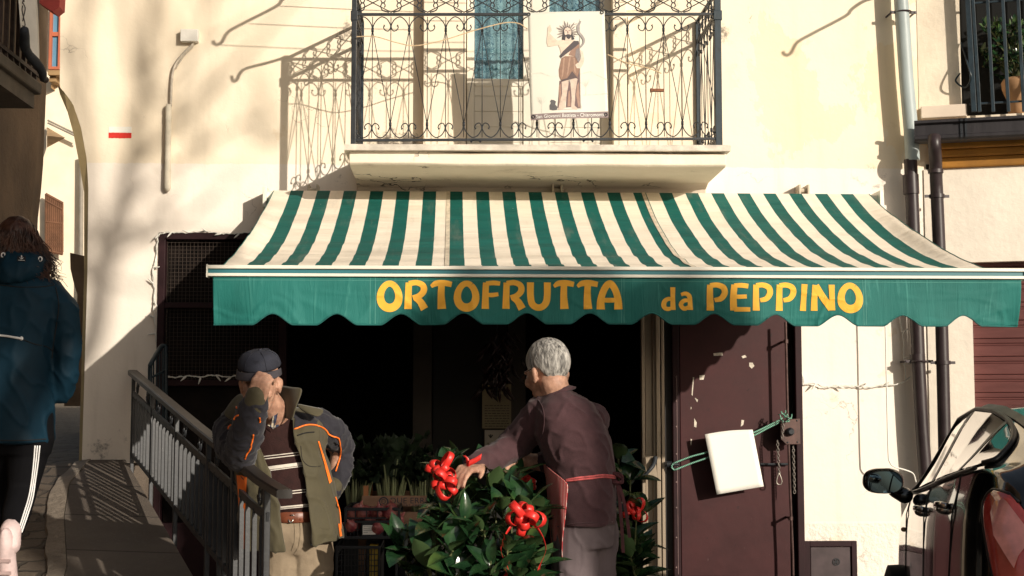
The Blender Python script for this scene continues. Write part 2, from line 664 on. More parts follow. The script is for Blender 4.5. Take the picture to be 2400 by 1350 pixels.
# balcony slab
ys = -.73
zt = at(1200, 343, ys).z
sl0, sl1 = at(818, 370, ys).x, at(1703, 370, ys).x
zb = at(1200, 388, ys).z
g = G()
prof = [(-.72, zt - .036), (-.72, zb + .012), (-.70, zb), (-.12, zb - .004), (-.03, zb - .03), (.002, zb - .075), (.002, zt - .036)]
n = 24
rows = []
for i in range(n + 1):
    x = lerp(sl0, sl1, i / n)
    rows.append([Vector((x, y, z + .006 * nz((x * 3, y * 3, z), 1, 2))) for y, z in prof])
g.loft(rows)
g.build('balcony_slab', None, shop, bevel=.006)


def slab_mat():
    m, t, b, co = newmat('slab_plaster')
    n1 = t.noise(co, 2.5, 6, .6)
    c = t.mix(t.ramp(n1, .3, .7), (.86, .77, .64), (.77, .67, .54))
    c = t.mix(t.math('MULTIPLY', t.ramp(t.noise(t.mapping(co, (1, 1.2, 4)), 3.5, 7, .7), .56, .75), .6), c, (.26, .21, .16))
    dn = t.new('ShaderNodeTexNoise')
    dn.inputs['Scale'].default_value = 5
    dn.inputs['Detail'].default_value = 7
    t.l.new(co, dn.inputs['Vector'])
    mx = t.new('ShaderNodeMix', data_type='RGBA', blend_type='LINEAR_LIGHT')
    mx.inputs[0].default_value = .3
    t.l.new(t.mapping(co, (.35, 1, 1)), mx.inputs[6]); t.l.new(dn.outputs['Color'], mx.inputs[7])
    vo = t.new('ShaderNodeTexVoronoi', feature='DISTANCE_TO_EDGE')
    vo.inputs['Scale'].default_value = 2.2
    t.l.new(mx.outputs[2], vo.inputs['Vector'])
    ck = t.math('MULTIPLY', t.ramp(vo.outputs['Distance'], .022, .006), t.ramp(t.noise(co, 2.1, 3, .5), .54, .62))
    c = t.mix(ck, c, (.05, .035, .025))
    t.l.new(c, b.inputs['Base Color'])
    b.inputs['Roughness'].default_value = .9
    t.l.new(t.bump(t.math('SUBTRACT', t.noise(co, 30, 5, .6), t.math('MULTIPLY', ck, 3)), .4, .008), b.inputs['Normal'])
    return m


for o in shop.children:
    if o.name.startswith('balcony_slab'):
        o.data.materials.clear(); o.data.materials.append(slab_mat())
g = G()
ma, mb = at(807, 345, -.77).x, at(1713, 345, -.77).x
rows = []
for i in range(41):
    x = lerp(ma, mb, i / 40)
    dz = .012 * (x - ma) / (mb - ma)
    e = .006 * nz((x * 9, 0, 0), 1, 5)
    rows.append([Vector((x, y, z + dz)) for y, z in ((-.765 + e, zt - .036), (-.77 + e, zt - .006), (-.765 + e, zt), (-.004, zt), (-.004, zt - .034))])
g.loft(rows)
g.build('balcony_marble_edge', m_marble, shop)
ZB = zt   # balcony floor

# balcony door: projecting surround, two leaves with lace curtains above panels
g = G()
wx0, wx1 = at(992, 200, -.1).x, at(1448, 200, -.1).x
ix0, ix1 = at(1092, 200, -.1).x, at(1437, 200, -.1).x
g.box(wx0, ix0, -.10, -.002, ZB + .004, dzt + .1)
g.box(ix1, wx1 + .06, -.10, -.002, ZB + .004, dzt + .1)
g.box(ix0, ix1, -.10, -.002, dzt, dzt + .1)
g.build('door_surround', m_plaster, shop, bevel=.006)
m_doorwhite = M('door_white', (.70, .65, .55), .5, .06, 4, .05, 20)
door = G()
fx = [at(x, 200, .02).x for x in (1094, 1112, 1226, 1246, 1288, 1408, 1436)]
for a, b_ in ((0, 1), (2, 3), (3, 4), (5, 6)):
    door.box(fx[a], fx[b_] - .002, .0, .05, ZB + .005, dzt - .002)
for a, b_ in ((1, 2), (4, 5)):
    door.box(fx[a], fx[b_] - .002, .004, .046, ZB + .005, ZB + .06)
    door.box(fx[a], fx[b_] - .002, .004, .046, at(0, 173, 0).z - .05, at(0, 173, 0).z)
dobj = door.build('balcony_door', m_doorwhite, shop, bevel=.004)
zc = at(0, 173, 0).z
for a, b_ in ((1, 2), (4, 5)):
    g = G()
    z = ZB + .062
    pr = []
    while z < zc - .06:
        pr += [(.012, z), (.012, z + .096), (.018, z + .0965), (.018, z + .1025)]
        z += .103
    rows = [[Vector((x, y, z)) for y, z in pr] for x in (fx[a], fx[b_] - .002)]
    g.grid(rows)
    g.build('louvre_panel', m_doorwhite, dobj)
for a, b_ in ((1, 2), (4, 5)):
    g = G()
    rows = []
    for i in range(40):
        x = lerp(fx[a], fx[b_] - .002, i / 39)
        y = .035 + .007 * sin(i * .9) + .004 * sin(i * 2.3)
        rows.append([Vector((x, y, zz)) for zz in (zc + .002, dzt - .004)])
    g.grid(rows)
    g.build('curtain', m_curtain, dobj, smooth=True)
    g = G()
    g.box(fx[a], fx[b_] - .002, .014, .018, zc + .001, dzt - .003)
    g.build('pane', m_pane, dobj)

# meter cabinet, vent, small fittings
g = G()
a, b_ = at(1884, 1268, -.015), at(2008, 1350, -.015)
cab = G()
cz0 = b_.z - .15
cab.box(a.x, a.x + .035, -.035, -.001, cz0, a.z)
cab.box(b_.x - .035, b_.x, -.035, -.001, cz0, a.z)
cab.box(a.x + .035, b_.x - .035, -.035, -.001, a.z - .035, a.z)
cab.box(a.x + .035, b_.x - .035, -.035, -.001, cz0, cz0 + .035)
cabt = thing('meter_cabinet', 'maroon metal meter cabinet door set low in the rough plinth beside the shop door', 'cabinet', ((a.x + b_.x) / 2, -.03, cz0))
cab.build('cabinet_frame', m_frame, cabt, bevel=.003)
g.box(a.x + .04, b_.x - .04, -.022, -.002, cz0 + .04, a.z - .04)
g.build('cabinet_door', M('cabinet_door_paint', (.055, .036, .038), .5, .25, 9, .1, 30, dirt=.1, dirtcol=(.2, .17, .15)), cabt, bevel=.004)
c0 = at(1960, 1317, -.024)
g = G()
for i in range(16):
    a1, a2 = 2 * pi * i / 16, 2 * pi * (i + 1) / 16
for r0, r1 in ((.020, .024), (.0, .008)):
    rows = [[Vector((c0.x + r * cos(2 * pi * k / 20), -.024 - d, c0.z + r * sin(2 * pi * k / 20))) for k in range(20)] for r, d in ((r1, -.002), (r1, .003), (r0 + .0001, .003))]
    g.loft(rows, False)
for i in range(6):
    an = i * pi / 3
    g.obox((c0.x + .014 * cos(an), -.026, c0.z + .014 * sin(an)), (.006 * cos(an), 0, .006 * sin(an)), (0, .002, 0), (-.002 * sin(an), 0, .002 * cos(an)))
g.build('lock', m_iron, cabt)
g = G()
c0 = at(1858, 892, 0)
for i in range(11):
    z = c0.z - .062 + i * .0124
    hw = sqrt(max(0, .07 ** 2 - (z - c0.z) ** 2))
    g.box(c0.x - hw, c0.x + hw, -.012, -.003, z, z + .006)
g.tube([c0 + Vector((.072 * cos(2 * pi * k / 30), -.008, .072 * sin(2 * pi * k / 30))) for k in range(31)], .005, 6, False)
tag(g.build('wall_vent', m_white), 'round white louvred vent half hidden behind the maroon door edge', 'vent')
for px, py, nm in ((735, 446, 'left'), (1305, 438, 'middle'), (1880, 436, 'right')):
    pass

# ================================================================== junction box and conduit, trail mark
jb = thing('junction_box', 'small cream junction box on the facade with a plastered conduit running down from it', 'junction box', at(440, 85, -.02))
g = G()
a, b_ = at(423, 68, -.05), at(464, 97, -.05)
g.box(a.x, b_.x, -.055, -.001, b_.z, a.z)
g.build('box', m_whitepaint, jb, bevel=.004)
g = G()
g.tube(spline([at(x, y, -.02) for x, y in ((453, 98), (448, 108), (428, 128), (408, 158), (402, 195), (400, 250))], 6), .0095, 8)
g.tube(spline([at(x, y, -.012) for x, y in ((456, 98), (450, 112), (432, 130), (412, 160))], 6), .005, 6)
g.build('cable', M('grey_cable', (.50, .44, .36), .7, .2, 20), jb, smooth=True)
g = G()
rows = []
for i in range(30):
    p = at(395 - 3 * i / 29, 244 + 204 * i / 29, -.03)
    r = .021 + .003 * nz((0, 0, i), .5, 3) - (.008 if i in (0, 29) else 0)
    rows.append([p + Vector((r * cos(2 * pi * k / 12), r * sin(2 * pi * k / 12), 0)) for k in range(12)])
g.loft(rows)
g.build('conduit', m_conduit, jb, smooth=True)
tm = thing('trail_mark', 'painted red and white hiking trail mark on the cream wall', 'trail mark', at(281, 324, 0))
for nm, y0, y1, mt in (('white_stripe', 297, 311, m_whitepaint), ('red_stripe', 311.3, 324, m_redpaint)):
    g = G()
    a, b_ = at(255, y0, 0), at(308, y1, 0)
    nn = 22
    ptop = [(lerp(a.x, b_.x, i / nn), a.z + .0025 * nz((i, y0, 0), .6)) for i in range(nn + 1)]
    pbot = [(lerp(a.x, b_.x, i / nn), b_.z + .003 * nz((i, y1, 5), .6)) for i in range(nn, -1, -1)]
    g.prism(ptop + pbot, -.003, -.0005)
    g.build(nm, mt, tm)

# ================================================================== RIGHT BUILDING (turned 18 degrees)
RA = radians(18)
RP0 = Vector((at(2176, 500, 0).x, -.02, 0))
RD = Vector((cos(RA), -sin(RA), 0))
RN = Vector((-sin(RA), -cos(RA), 0))


def rb(px, py, off=0):
    d = fw + rt * ((px - 1200) / F) + up * ((675 - py) / F)
    t_ = ((RP0 + RN * off - CAM).dot(RN)) / d.dot(RN)
    return CAM + d * t_


def rbs(p):
    """position along the neighbour's facade and its height"""
    return (p - RP0).dot(RD), p.z


def rbx(s_, z, off=0): return RP0 + RD * s_ + RN * off + Vector((0, 0, z))


class RG(G):
    def rbox(s, s0, s1, o0, o1, z0, z1):
        vs = [rbx(a, z, o) for a in (s0, s1) for o in (o0, o1) for z in (z0, z1)]
        return s.add(vs, [(0, 1, 3, 2), (4, 6, 7, 5), (0, 4, 5, 1), (2, 3, 7, 6), (0, 2, 6, 4), (1, 5, 7, 3)])


rbd = thing('neighbour_building', 'adjoining cream house on the right with an ochre cornice and a brown roller shutter', 'building', tuple(RP0))
ws0, wzb = rbs(rb(2252, 150, 0))[0], rb(2300, 270, 0).z
SH0 = rbs(rb(2281, 800, 0))[0]
SHT = rb(2330, 613, 0).z
CZ0, CZ1 = rb(2300, 392, .0).z, rb(2300, 330, 0).z
END = 5.0
r = RG()
r.rbox(-.05, ws0, -.35, 0, CZ1, 5.6)
r.rbox(ws0, END, -.35, 0, CZ1, wzb)
r.rbox(ws0 + 1.0, END, -.35, 0, wzb, 5.6)
r.rbox(ws0, ws0 + 1.0, -.35, 0, wzb + 1.5, 5.6)
r.build('wall', m_rplaster, rbd)
r = RG()
r.rbox(-.03, SH0, -.35, 0, 0, CZ0)
r.rbox(SH0, END, -.35, 0, SHT, CZ0)
r.rbox(SH0 + 2.6, END, -.35, 0, 0, SHT)
r.build('lower_wall', m_rlow, rbd)
r = RG()
r.rbox(.02, END, -.35, .03, CZ0, CZ0 + .07)
r.rbox(.02, END, -.35, .06, CZ0 + .07, CZ0 + .12)
r.rbox(.02, END, -.35, .10, CZ0 + .12, CZ1)
r.build('cornice', m_ochre, rbd, bevel=.012)
r = RG()
nsl = 17
for i in range(nsl + 5):
    z = .0 + i * .118
    if z + .118 > SHT: break
    r.rbox(SH0, SH0 + 2.6, -.10, -.075, z, z + .07)
    r.rbox(SH0, SH0 + 2.6, -.095, -.085, z + .07, z + .085)
    r.rbox(SH0, SH0 + 2.6, -.10, -.080, z + .085, z + .116)
r.rbox(SH0, SH0 + 2.6, -.12, -.07, z, SHT)
r.build('roller_shutter', m_shutter, rbd, bevel=.006)
r = RG()
r.rbox(.0, END, -4, -.36, 0, 5.6)
r.build('rear_volume', m_black, rbd)
r = RG()
r.rbox(-.05, END + .1, -4, .12, 5.6, 5.75)
r.build('roof', m_terracotta, rbd)
b0 = rbs(rb(2158, 262, .06))[0]
b1 = rbs(rb(2266, 262, .06))[0]
r = RG()
r.rbox(b0, b1, .001, .07, rb(2200, 276, .06).z, rb(2200, 247, .06).z)
r.build('sill_block', m_pinkblock, rbd, bevel=.006)
# window recess and bars
r = RG()
r.rbox(ws0 + .002, ws0 + .998, -.34, -.33, wzb, wzb + 1.5)
r.build('window_opening', m_black, rbd)
bars = thing('window_grille', 'dark blue iron bars in front of the neighbouring window with a potted plant behind', 'window grille', tuple(rbx(ws0, wzb, .05)))
r = RG()
wb = rb(2300, 266, .08).z
for px0, px1, w_ in ((2268, 2283, .034), (2280, 2296, .022), (2314, 2328, .022), (2350, 2364, .022), (2386, 2400, .022)):
    p, q = rb(px0, 0, .09), rb(px1, 262, .09)
    d = (p - q)
    r.bar(q, q + d * 1.7, w_, .012, tuple(RN))
s0 = rbs(rb(2270, 262, .09))[0]
for k in range(1, 7):
    q = rb(2400, 262, .09) + RD * .10 * k
    r.bar(q, q + Vector((0, 0, 1.3)), .022, .012, tuple(RN))
r.build('bar', m_blueiron, bars, bevel=.002)
r = RG()
for py in (8, 244):
    p = rb(2272, py, .075)
    r.bar(p, p + RD * 1.0, .012, .012)
p = rb(2268, 160, .10)
r.tube(spline([rb(x, y, o) for x, y, o in ((2252, 100, .01), (2262, 130, .06), (2272, 165, .13), (2276, 185, .12), (2262, 205, .05), (2240, 190, .02), (2250, 172, .01))], 6), .006, 6)
r.build('cross_rod', m_blueiron, bars, smooth=False)

# gutter
gt = thing('roof_gutter', 'dark brown metal gutter under the barred window of the neighbouring house', 'gutter', tuple(rb(2200, 310, .22)))
r = RG()
gs0 = rbs(rb(2143, 310, .26))[0]
gz1, gz0 = rb(2200, 281, .26).z, rb(2200, 328, .26).z
prof = [(.11, gz0 + .02), (.13, gz0), (.245, gz0), (.262, gz0 + .012), (.262, gz0 + .03), (.25, gz0 + .036), (.25, gz1 - .03), (.275, gz1 - .018), (.275, gz1), (.255, gz1), (.238, gz1 - .02), (.238, gz0 + .02), (.14, gz0 + .018), (.125, gz1 - .01), (.11, gz1 - .01)]
tl = .026 / .7
rows = [[rbx(s_, z, o) for o, z in prof] for s_ in (gs0, gs0 + .4, gs0 + 1.5, gs0 + 4)]
r.loft(rows)
r.build('trough', m_gutter, gt)
r = RG()
for px in (2251, 2262):
    s_ = rbs(rb(px, 310, .27))[0]
    rows = [[rbx(s2, z, o + .006) for o, z in prof[1:9]] for s2 in (s_, s_ + .014)]
    r.grid(rows)
r.build('bracket', m_iron, gt, solid=.006)

# ================================================================== DOWNPIPES
dp = thing('downpipe', 'pale grey galvanised downpipe on the facade turning to brown plastic lower down', 'downpipe', tuple(at(2170, 1080, -.1) * 1))
def pip(pts, r, yy): return [at(x, y, yy) for x, y in pts], r
g = G()
g.tube([at(x, y, -.12) for x, y in ((2107, -120), (2112, 0), (2124, 180), (2135, 305), (2139, 376))], .047, 16)
g.build('upper_pipe', m_pipe_lt, dp, smooth=True, angle=40)
g = G()
g.tube([at(x, y, -.115) for x, y in ((2134, 374), (2137, 450), (2144, 620), (2153, 850), (2161, 1000), (2170, 1120), (2182, 1350))], .043, 16)
g.tube([at(x, y, -.115) for x, y in ((2134, 410), (2136, 455))], .052, 16)
g.tube([at(x, y, -.115) for x, y in ((2150, 830), (2151, 852))], .050, 16)
g.build('lower_pipe', m_pipe_dk, dp, smooth=True, angle=40)
g = G()
for x, y, rr in ((2117, 29, .05), (2154, 847, .054)):
    p = at(x, y, -.12)
    for dz in (-.008, .008):
        pass
    g.tube([p + Vector((rr * cos(a * 2 * pi / 20), rr * sin(a * 2 * pi / 20), 0)) for a in range(21)], .006, 6, False)
    for s_ in (-1, 1):
        g.obox(p + Vector((s_ * (rr + .018), 0, 0)), (.02, 0, 0), (0, .005, 0), (0, 0, .009))
        g.tube([p + Vector((s_ * (rr + .028), -.01, 0)), p + Vector((s_ * (rr + .028), .12, 0))], .007, 6)
g.build('pipe_clamp', m_pipe_dk, dp)
dp2 = thing('downpipe', 'dark brown downpipe dropping from the gutter elbow of the neighbouring house', 'downpipe', tuple(at(2212, 1080, -.14)))
g = G()
e = [at(x, y, yy) for x, y, yy in ((2190, 322, -.30), (2190, 334, -.32), (2191, 350, -.31), (2193, 380, -.24), (2194, 420, -.2), (2196, 460, -.18), (2202, 600, -.17), (2207, 760, -.17), (2213, 1000, -.17), (2220, 1350, -.17))]
g.tube(spline(e, 5), .041, 16)
g.build('pipe', m_pipe_dk, dp2, smooth=True, angle=40)
g = G()
for x, y, yy in ((2193, 402, -.22), (2196, 460, -.18), (2210, 850, -.17)):
    p = at(x, y, yy)
    g.tube([p - Vector((0, 0, .012)), p + Vector((0, 0, .012))], .049, 16)
    if y > 430:
        for s_ in (-1, 1): g.obox(p + Vector((s_ * .06, 0, 0)), (.02, 0, 0), (0, .005, 0), (0, 0, .009))
g.build('pipe_collar', m_pipe_dk, dp2, smooth=True, angle=40)
# dark joint between the two houses
g = G()
j0, j1 = at(2160, 700, 0), at(2195, 700, 0)
g.prism([(xr + .003, 0), (j1.x - .03, 0), (j1.x - .05, 3.05), (xr + .003, 3.05)], -.01, .05)
g.build('party_joint', M('dark_joint', (.03, .024, .022), .9, .5, 8, .5, 20), shop)
# ================================================================== AWNING
YW, YB = -.14, -2.2
aw = thing('shop_awning', 'green and cream striped shop awning with a scalloped green valance lettered in yellow', 'awning', (.8, 0, 2.0))
XA0, XA1 = -1.15, 2.72
ZW = at(1060, 449, YW).z
ZBAR = at(1060, 626, YB).z


def aw_z(t): return lerp(ZW, ZBAR, t) - .40 * t * (1 - t)


def awning_mat():
    m, t, b, co = newmat('awning_canvas')
    sep = t.new('ShaderNodeSeparateXYZ')
    t.l.new(co, sep.inputs[0])
    x = t.math('ADD', sep.outputs[0], .8)      # world x (awning root at .8)
    x = t.math('ADD', x, t.math('MULTIPLY', t.math('SUBTRACT', t.noise(co, 9, 3, .5), .5), .003))
    u = t.math('FRACT', t.math('DIVIDE', t.math('ADD', x, 1.044), .1702))
    g_ = t.math('MULTIPLY', t.ramp(u, .003, .008), t.ramp(u, .500, .495))
    edge = t.math('MULTIPLY', t.math('GREATER_THAN', x, -1.10), t.math('LESS_THAN', x, 2.64))
    g_ = t.math('MULTIPLY', g_, edge)
    n1 = t.noise(t.mapping(co, (1, 4, 4)), 2.2, 6, .6)
    cr = t.mix(t.ramp(n1, .35, .75), (.88, .79, .66), (.80, .71, .58))
    gr = t.mix(t.ramp(n1, .3, .7), (.003, .088, .075), (.006, .120, .102))
    c = t.mix(g_, cr, gr)
    # dirt band close to the front bar
    db = t.math('MULTIPLY', t.ramp(t.math('ADD', sep.outputs[1], t.math('MULTIPLY', t.math('SUBTRACT', t.noise(co, 4, 4, .6), .5), .09)), -2.06, -2.13), .5)
    c = t.mix(db, c, (.22, .19, .16))
    c = t.mix(t.math('MULTIPLY', t.ramp(t.noise(t.mapping(co, (5, .8, .8)), 2.2, 7, .65), .52, .8), .3), c, (.36, .30, .24))
    sp = t.ramp(t.noise(co, 34, 2, .5), .78, .8)
    c = t.mix(t.math('MULTIPLY', sp, .6), c, (.7, .7, .62))
    t.l.new(c, b.inputs['Base Color'])
    b.inputs['Roughness'].default_value = .8
    b.inputs['Specular IOR Level'].default_value = .25
    h = t.noise(t.mapping(co, (.8, 7, 7)), 2.5, 4, .6)
    t.l.new(t.bump(t.math('ADD', h, t.math('MULTIPLY', t.noise(co, 220, 2, .5), .03)), .45, .02), b.inputs['Normal'])
    return m


m_canvas = awning_mat()


def green_mat():
    m, t, b, co = newmat('green_valance_cloth')
    n1 = t.noise(t.mapping(co, (1, 1, .6)), 3, 6, .6)
    c = t.mix(t.ramp(n1, .3, .7), (.003, .112, .096), (.007, .150, .130))
    n2 = t.noise(t.mapping(co, (9, 1, 1)), 2.2, 6, .6, 1.5)
    c = t.mix(t.math('MULTIPLY', t.ramp(n2, .58, .72), .4), c, (.07, .29, .25))
    t.l.new(c, b.inputs['Base Color'])
    b.inputs['Roughness'].default_value = .75
    t.l.new(t.bump(t.math('ADD', t.math('MULTIPLY', n2, 1.2), t.math('MULTIPLY', t.noise(co, 200, 2, .5), .06)), .35, .012), b.inputs['Normal'])
    return m


m_green = green_mat()
m_dkgreen = M('dark_green_trim', (.006, .055, .048), .7, .2, 10)
m_barwhite = M('awning_bar_white', (.78, .74, .64), .35, .06, 3, spec=.5)
m_barteal = M('awning_bar_teal', (.030, .145, .17), .4, .15, 3, stretch=(.4, 1, 1), dirt=.05, dirtcol=(.2, .3, .3))
m_yellow = M('yellow_lettering', (.90, .45, .045), .7, .08, 6, .1, 60)

g = G()
rows = []
NT_, NX = 60, 200
for i in range(NT_ + 1):
    t_ = i / NT_
    y = lerp(YW, YB + .03, t_)
    row = []
    for j in range(NX + 1):
        u = j / NX
        x = lerp(XA0, XA1, u)
        wv = .006 * sin(t_ * 41 + 3 * sin(x * 1.7)) * t_ * exp(-((x - .2) / 1.6) ** 2)
        wv += .010 * nz((x * 1.2, y * 3.5, 0), 1, 4) * sin(pi * t_) + .004 * nz((x * 3, y * 9, 0), 1, 6) * sin(pi * t_)
        e = min(u, 1 - u)
        lift = .05 * sin(pi * t_) * exp(-(e / .02) ** 2)
        row.append(Vector((x, y, aw_z(t_) + wv + lift)))
    rows.append(row)
g.grid(rows)
g.build('fabric', m_canvas, aw, smooth=True)
# stitched seams
m_seam = M('seam_cream', (.62, .54, .42), .85, .2, 20, .3, 120)
for xs in (-.03, 1.235):
    g = G()
    rr = []
    for i in range(NT_ + 1):
        j = (xs - XA0) / (XA1 - XA0) * NX
        p = rows[i][int(j)].lerp(rows[i][int(j) + 1], j - int(j)) + Vector((0, 0, .0035))
        rr.append([p + Vector((dx, 0, .0015 * cos(dx * 400))) for dx in (-.012, -.004, .004, .012)])
    g.grid(rr)
    g.build('seam', m_seam, aw, smooth=True)
# zig-zag trims along both sides
for s_, xe in ((0, XA0 - .002), (-1, XA1 + .002)):
    g = G()
    top, bot = [], []
    for i in range(NT_ + 1):
        p = rows[i][s_]
        top.append(p + Vector((0, 0, .003)))
        bot.append(p + Vector((.02 * (-1 if s_ == 0 else 1), 0, -.055 - .022 * (i % 4 < 2))))
    g.grid([top, bot])
    g.build('side_trim', m_green, aw, solid=.003)
# roller tube and wall cassette
g = G()
g.tube([(XA0 - .04, YW + .01, ZW - .045), (XA1 + .05, YW + .01, ZW - .045)], .042, 16)
g.build('roller', m_barwhite, aw, smooth=True, angle=40)
for px in (735, 1305, 1880):
    g = G()
    p = at(px, 446, -.05)
    g.box(p.x - .022, p.x + .022, -.10, -.002, p.z - .05, p.z - .035)
    g.box(p.x - .035, p.x - .022, -.11, -.002, p.z - .09, p.z + .03)
    g.box(p.x + .022, p.x + .035, -.11, -.002, p.z - .09, p.z + .03)
    g.tube([(p.x - .03, -.07, p.z - .005), (p.x + .03, -.07, p.z - .005)], .016, 10)
    g.build('wall_bracket', M('bracket_beige', (.50, .44, .34), .5, .15, 12), aw, bevel=.002)
for xe, s_ in ((XA0 - .05, -1), (XA1 + .06, 1)):
    g = G()
    g.box(xe - .012, xe + .012, -.22, -.002, ZW - .12, ZW + .015)
    g.tube([(xe - .014, -.12, ZW - .05), (xe + .014, -.12, ZW - .05)], .055, 20)
    g.build('end_bracket', m_barwhite, aw, bevel=.003)
# front bar: two white lips with a teal channel between
bx0, bx1 = at(489, 638, YB).x, at(2399, 640, YB).x
z_t, z_b = at(1200, 625, YB).z, at(1200, 651, YB).z
g = G()
g.box(bx0, bx1, YB - .03, YB + .035, z_t - .018, z_t)
g.box(bx0, bx1, YB - .03, YB + .035, z_b, z_b + .016)
g.box(bx0, bx1, YB + .02, YB + .035, z_b + .016, z_t - .018)
g.box(bx0 - .008, bx0 - .0005, YB - .034, YB + .04, z_b - .006, z_t + .004)
g.box(bx1 + .0005, bx1 + .008, YB - .034, YB + .04, z_b - .006, z_t + .004)
g.build('front_bar', m_barwhite, aw, bevel=.004)
g = G()
g.box(bx0 + .001, bx1 - .001, YB - .016, YB + .019, z_b + .0165, z_t - .0185)
g.build('bar_channel', m_barteal, aw)
# folding arms underneath
for xe, xm in ((-.75, -.45), (2.25, 1.95)):
    g = G()
    a, el, b_ = Vector((xe, -.16, ZW - .16)), Vector((xm, -1.2, ZBAR - .02)), Vector((xe, YB + .05, z_b + .02))
    g.bar(a, el, .035, .05)
    g.bar(el, b_, .03, .045)
    g.tube([el - Vector((0, 0, .04)), el + Vector((0, 0, .04))], .03, 12)
    g.build('folding_arm', m_barwhite, aw, bevel=.003)

# valance
vx0, vx1 = at(499, 700, YB).x, at(2392, 700, YB).x
ZV = z_b + .002
peaks = [at(x, 740, YB).x for x in (640, 790, 940, 1086, 1234, 1382, 1526, 1672, 1818, 1962, 2112, 2256)]
zlow = at(1200, 761, YB).z
zpk = at(1200, 735, YB).z


def vbot(x):
    z = zlow + .004 * sin(x * 2.1)
    for p in peaks:
        d = abs(x - p) / .10
        if d < 1:
            k = (1 - d)
            z += (zpk - zlow) * (k * k * (3 - 2 * k)) ** .8
    return z


def vy(x, v):
    """waviness of the hanging cloth; v = 0 at the top, 1 at the hem"""
    e0 = exp(-((x - vx0) / .12) ** 2)
    e1 = exp(-((x - vx1) / .10) ** 2)
    y = .010 * sin(x * 6.3) + .007 * sin(x * 13.1 + 1) + .012 * nz((x * 4, 0, v), 1, 3)
    f = .010 * exp(-((x - .95) / .05) ** 2)
    cr = max(0, 1 - abs(nz((x * 5, v * 1.2, 3), 1, 12)) * 7) * .006 + max(0, 1 - abs(nz((x * 2.3, v * 2.5, 8), 1, 2)) * 9) * .005
    return YB - .012 - cr * v ** .7 - y * v + e0 * .03 * v + e1 * .06 * v * v - f * v - .003 * nz((x * 16, v * 4, 0), 1, 9) * v


def vpt(x, z, off=0):
    v = (ZV - z) / (ZV - zlow)
    return Vector((x, vy(x, v) - off, z))


NV = 760
g = G()
rows = []
for i in range(25):
    row = []
    for j in range(NV + 1):
        x = lerp(vx0, vx1, j / NV)
        zb_ = vbot(x)
        z = lerp(ZV, zb_, i / 24)
        row.append(vpt(x, z))
    rows.append(row)
g.grid(rows)
val = g.build('valance', m_green, aw, smooth=True, solid=.0022)
g = G()
hem = [vpt(lerp(vx0, vx1, j / NV), vbot(lerp(vx0, vx1, j / NV)) + .001) for j in range(NV + 1)]
g.tube(hem, .0042, 6)
g.build('hem_binding', M('hem_green', (.012, .11, .10), .7, .2, 10), val)
g = G()
for px in (868, 880, 1456, 1462, 2021, 2027):
    x = at(px, 700, YB).x
    rr = []
    for k in range(16):
        z = lerp(ZV, vbot(x) + .004, k / 15)
        rr.append([vpt(x - .001, z, .0018), vpt(x + .001, z, .0018)])
    g.grid(rr)
for zz in (ZV - .018,):
    rr = [[vpt(lerp(vx0, vx1, j / 400), zz, .0018), vpt(lerp(vx0, vx1, j / 400), zz - .0016, .0018)] for j in range(401)]
    g.grid(rr)
g.build('stitching', M('stitch_green', (.10, .30, .26), .8), val)

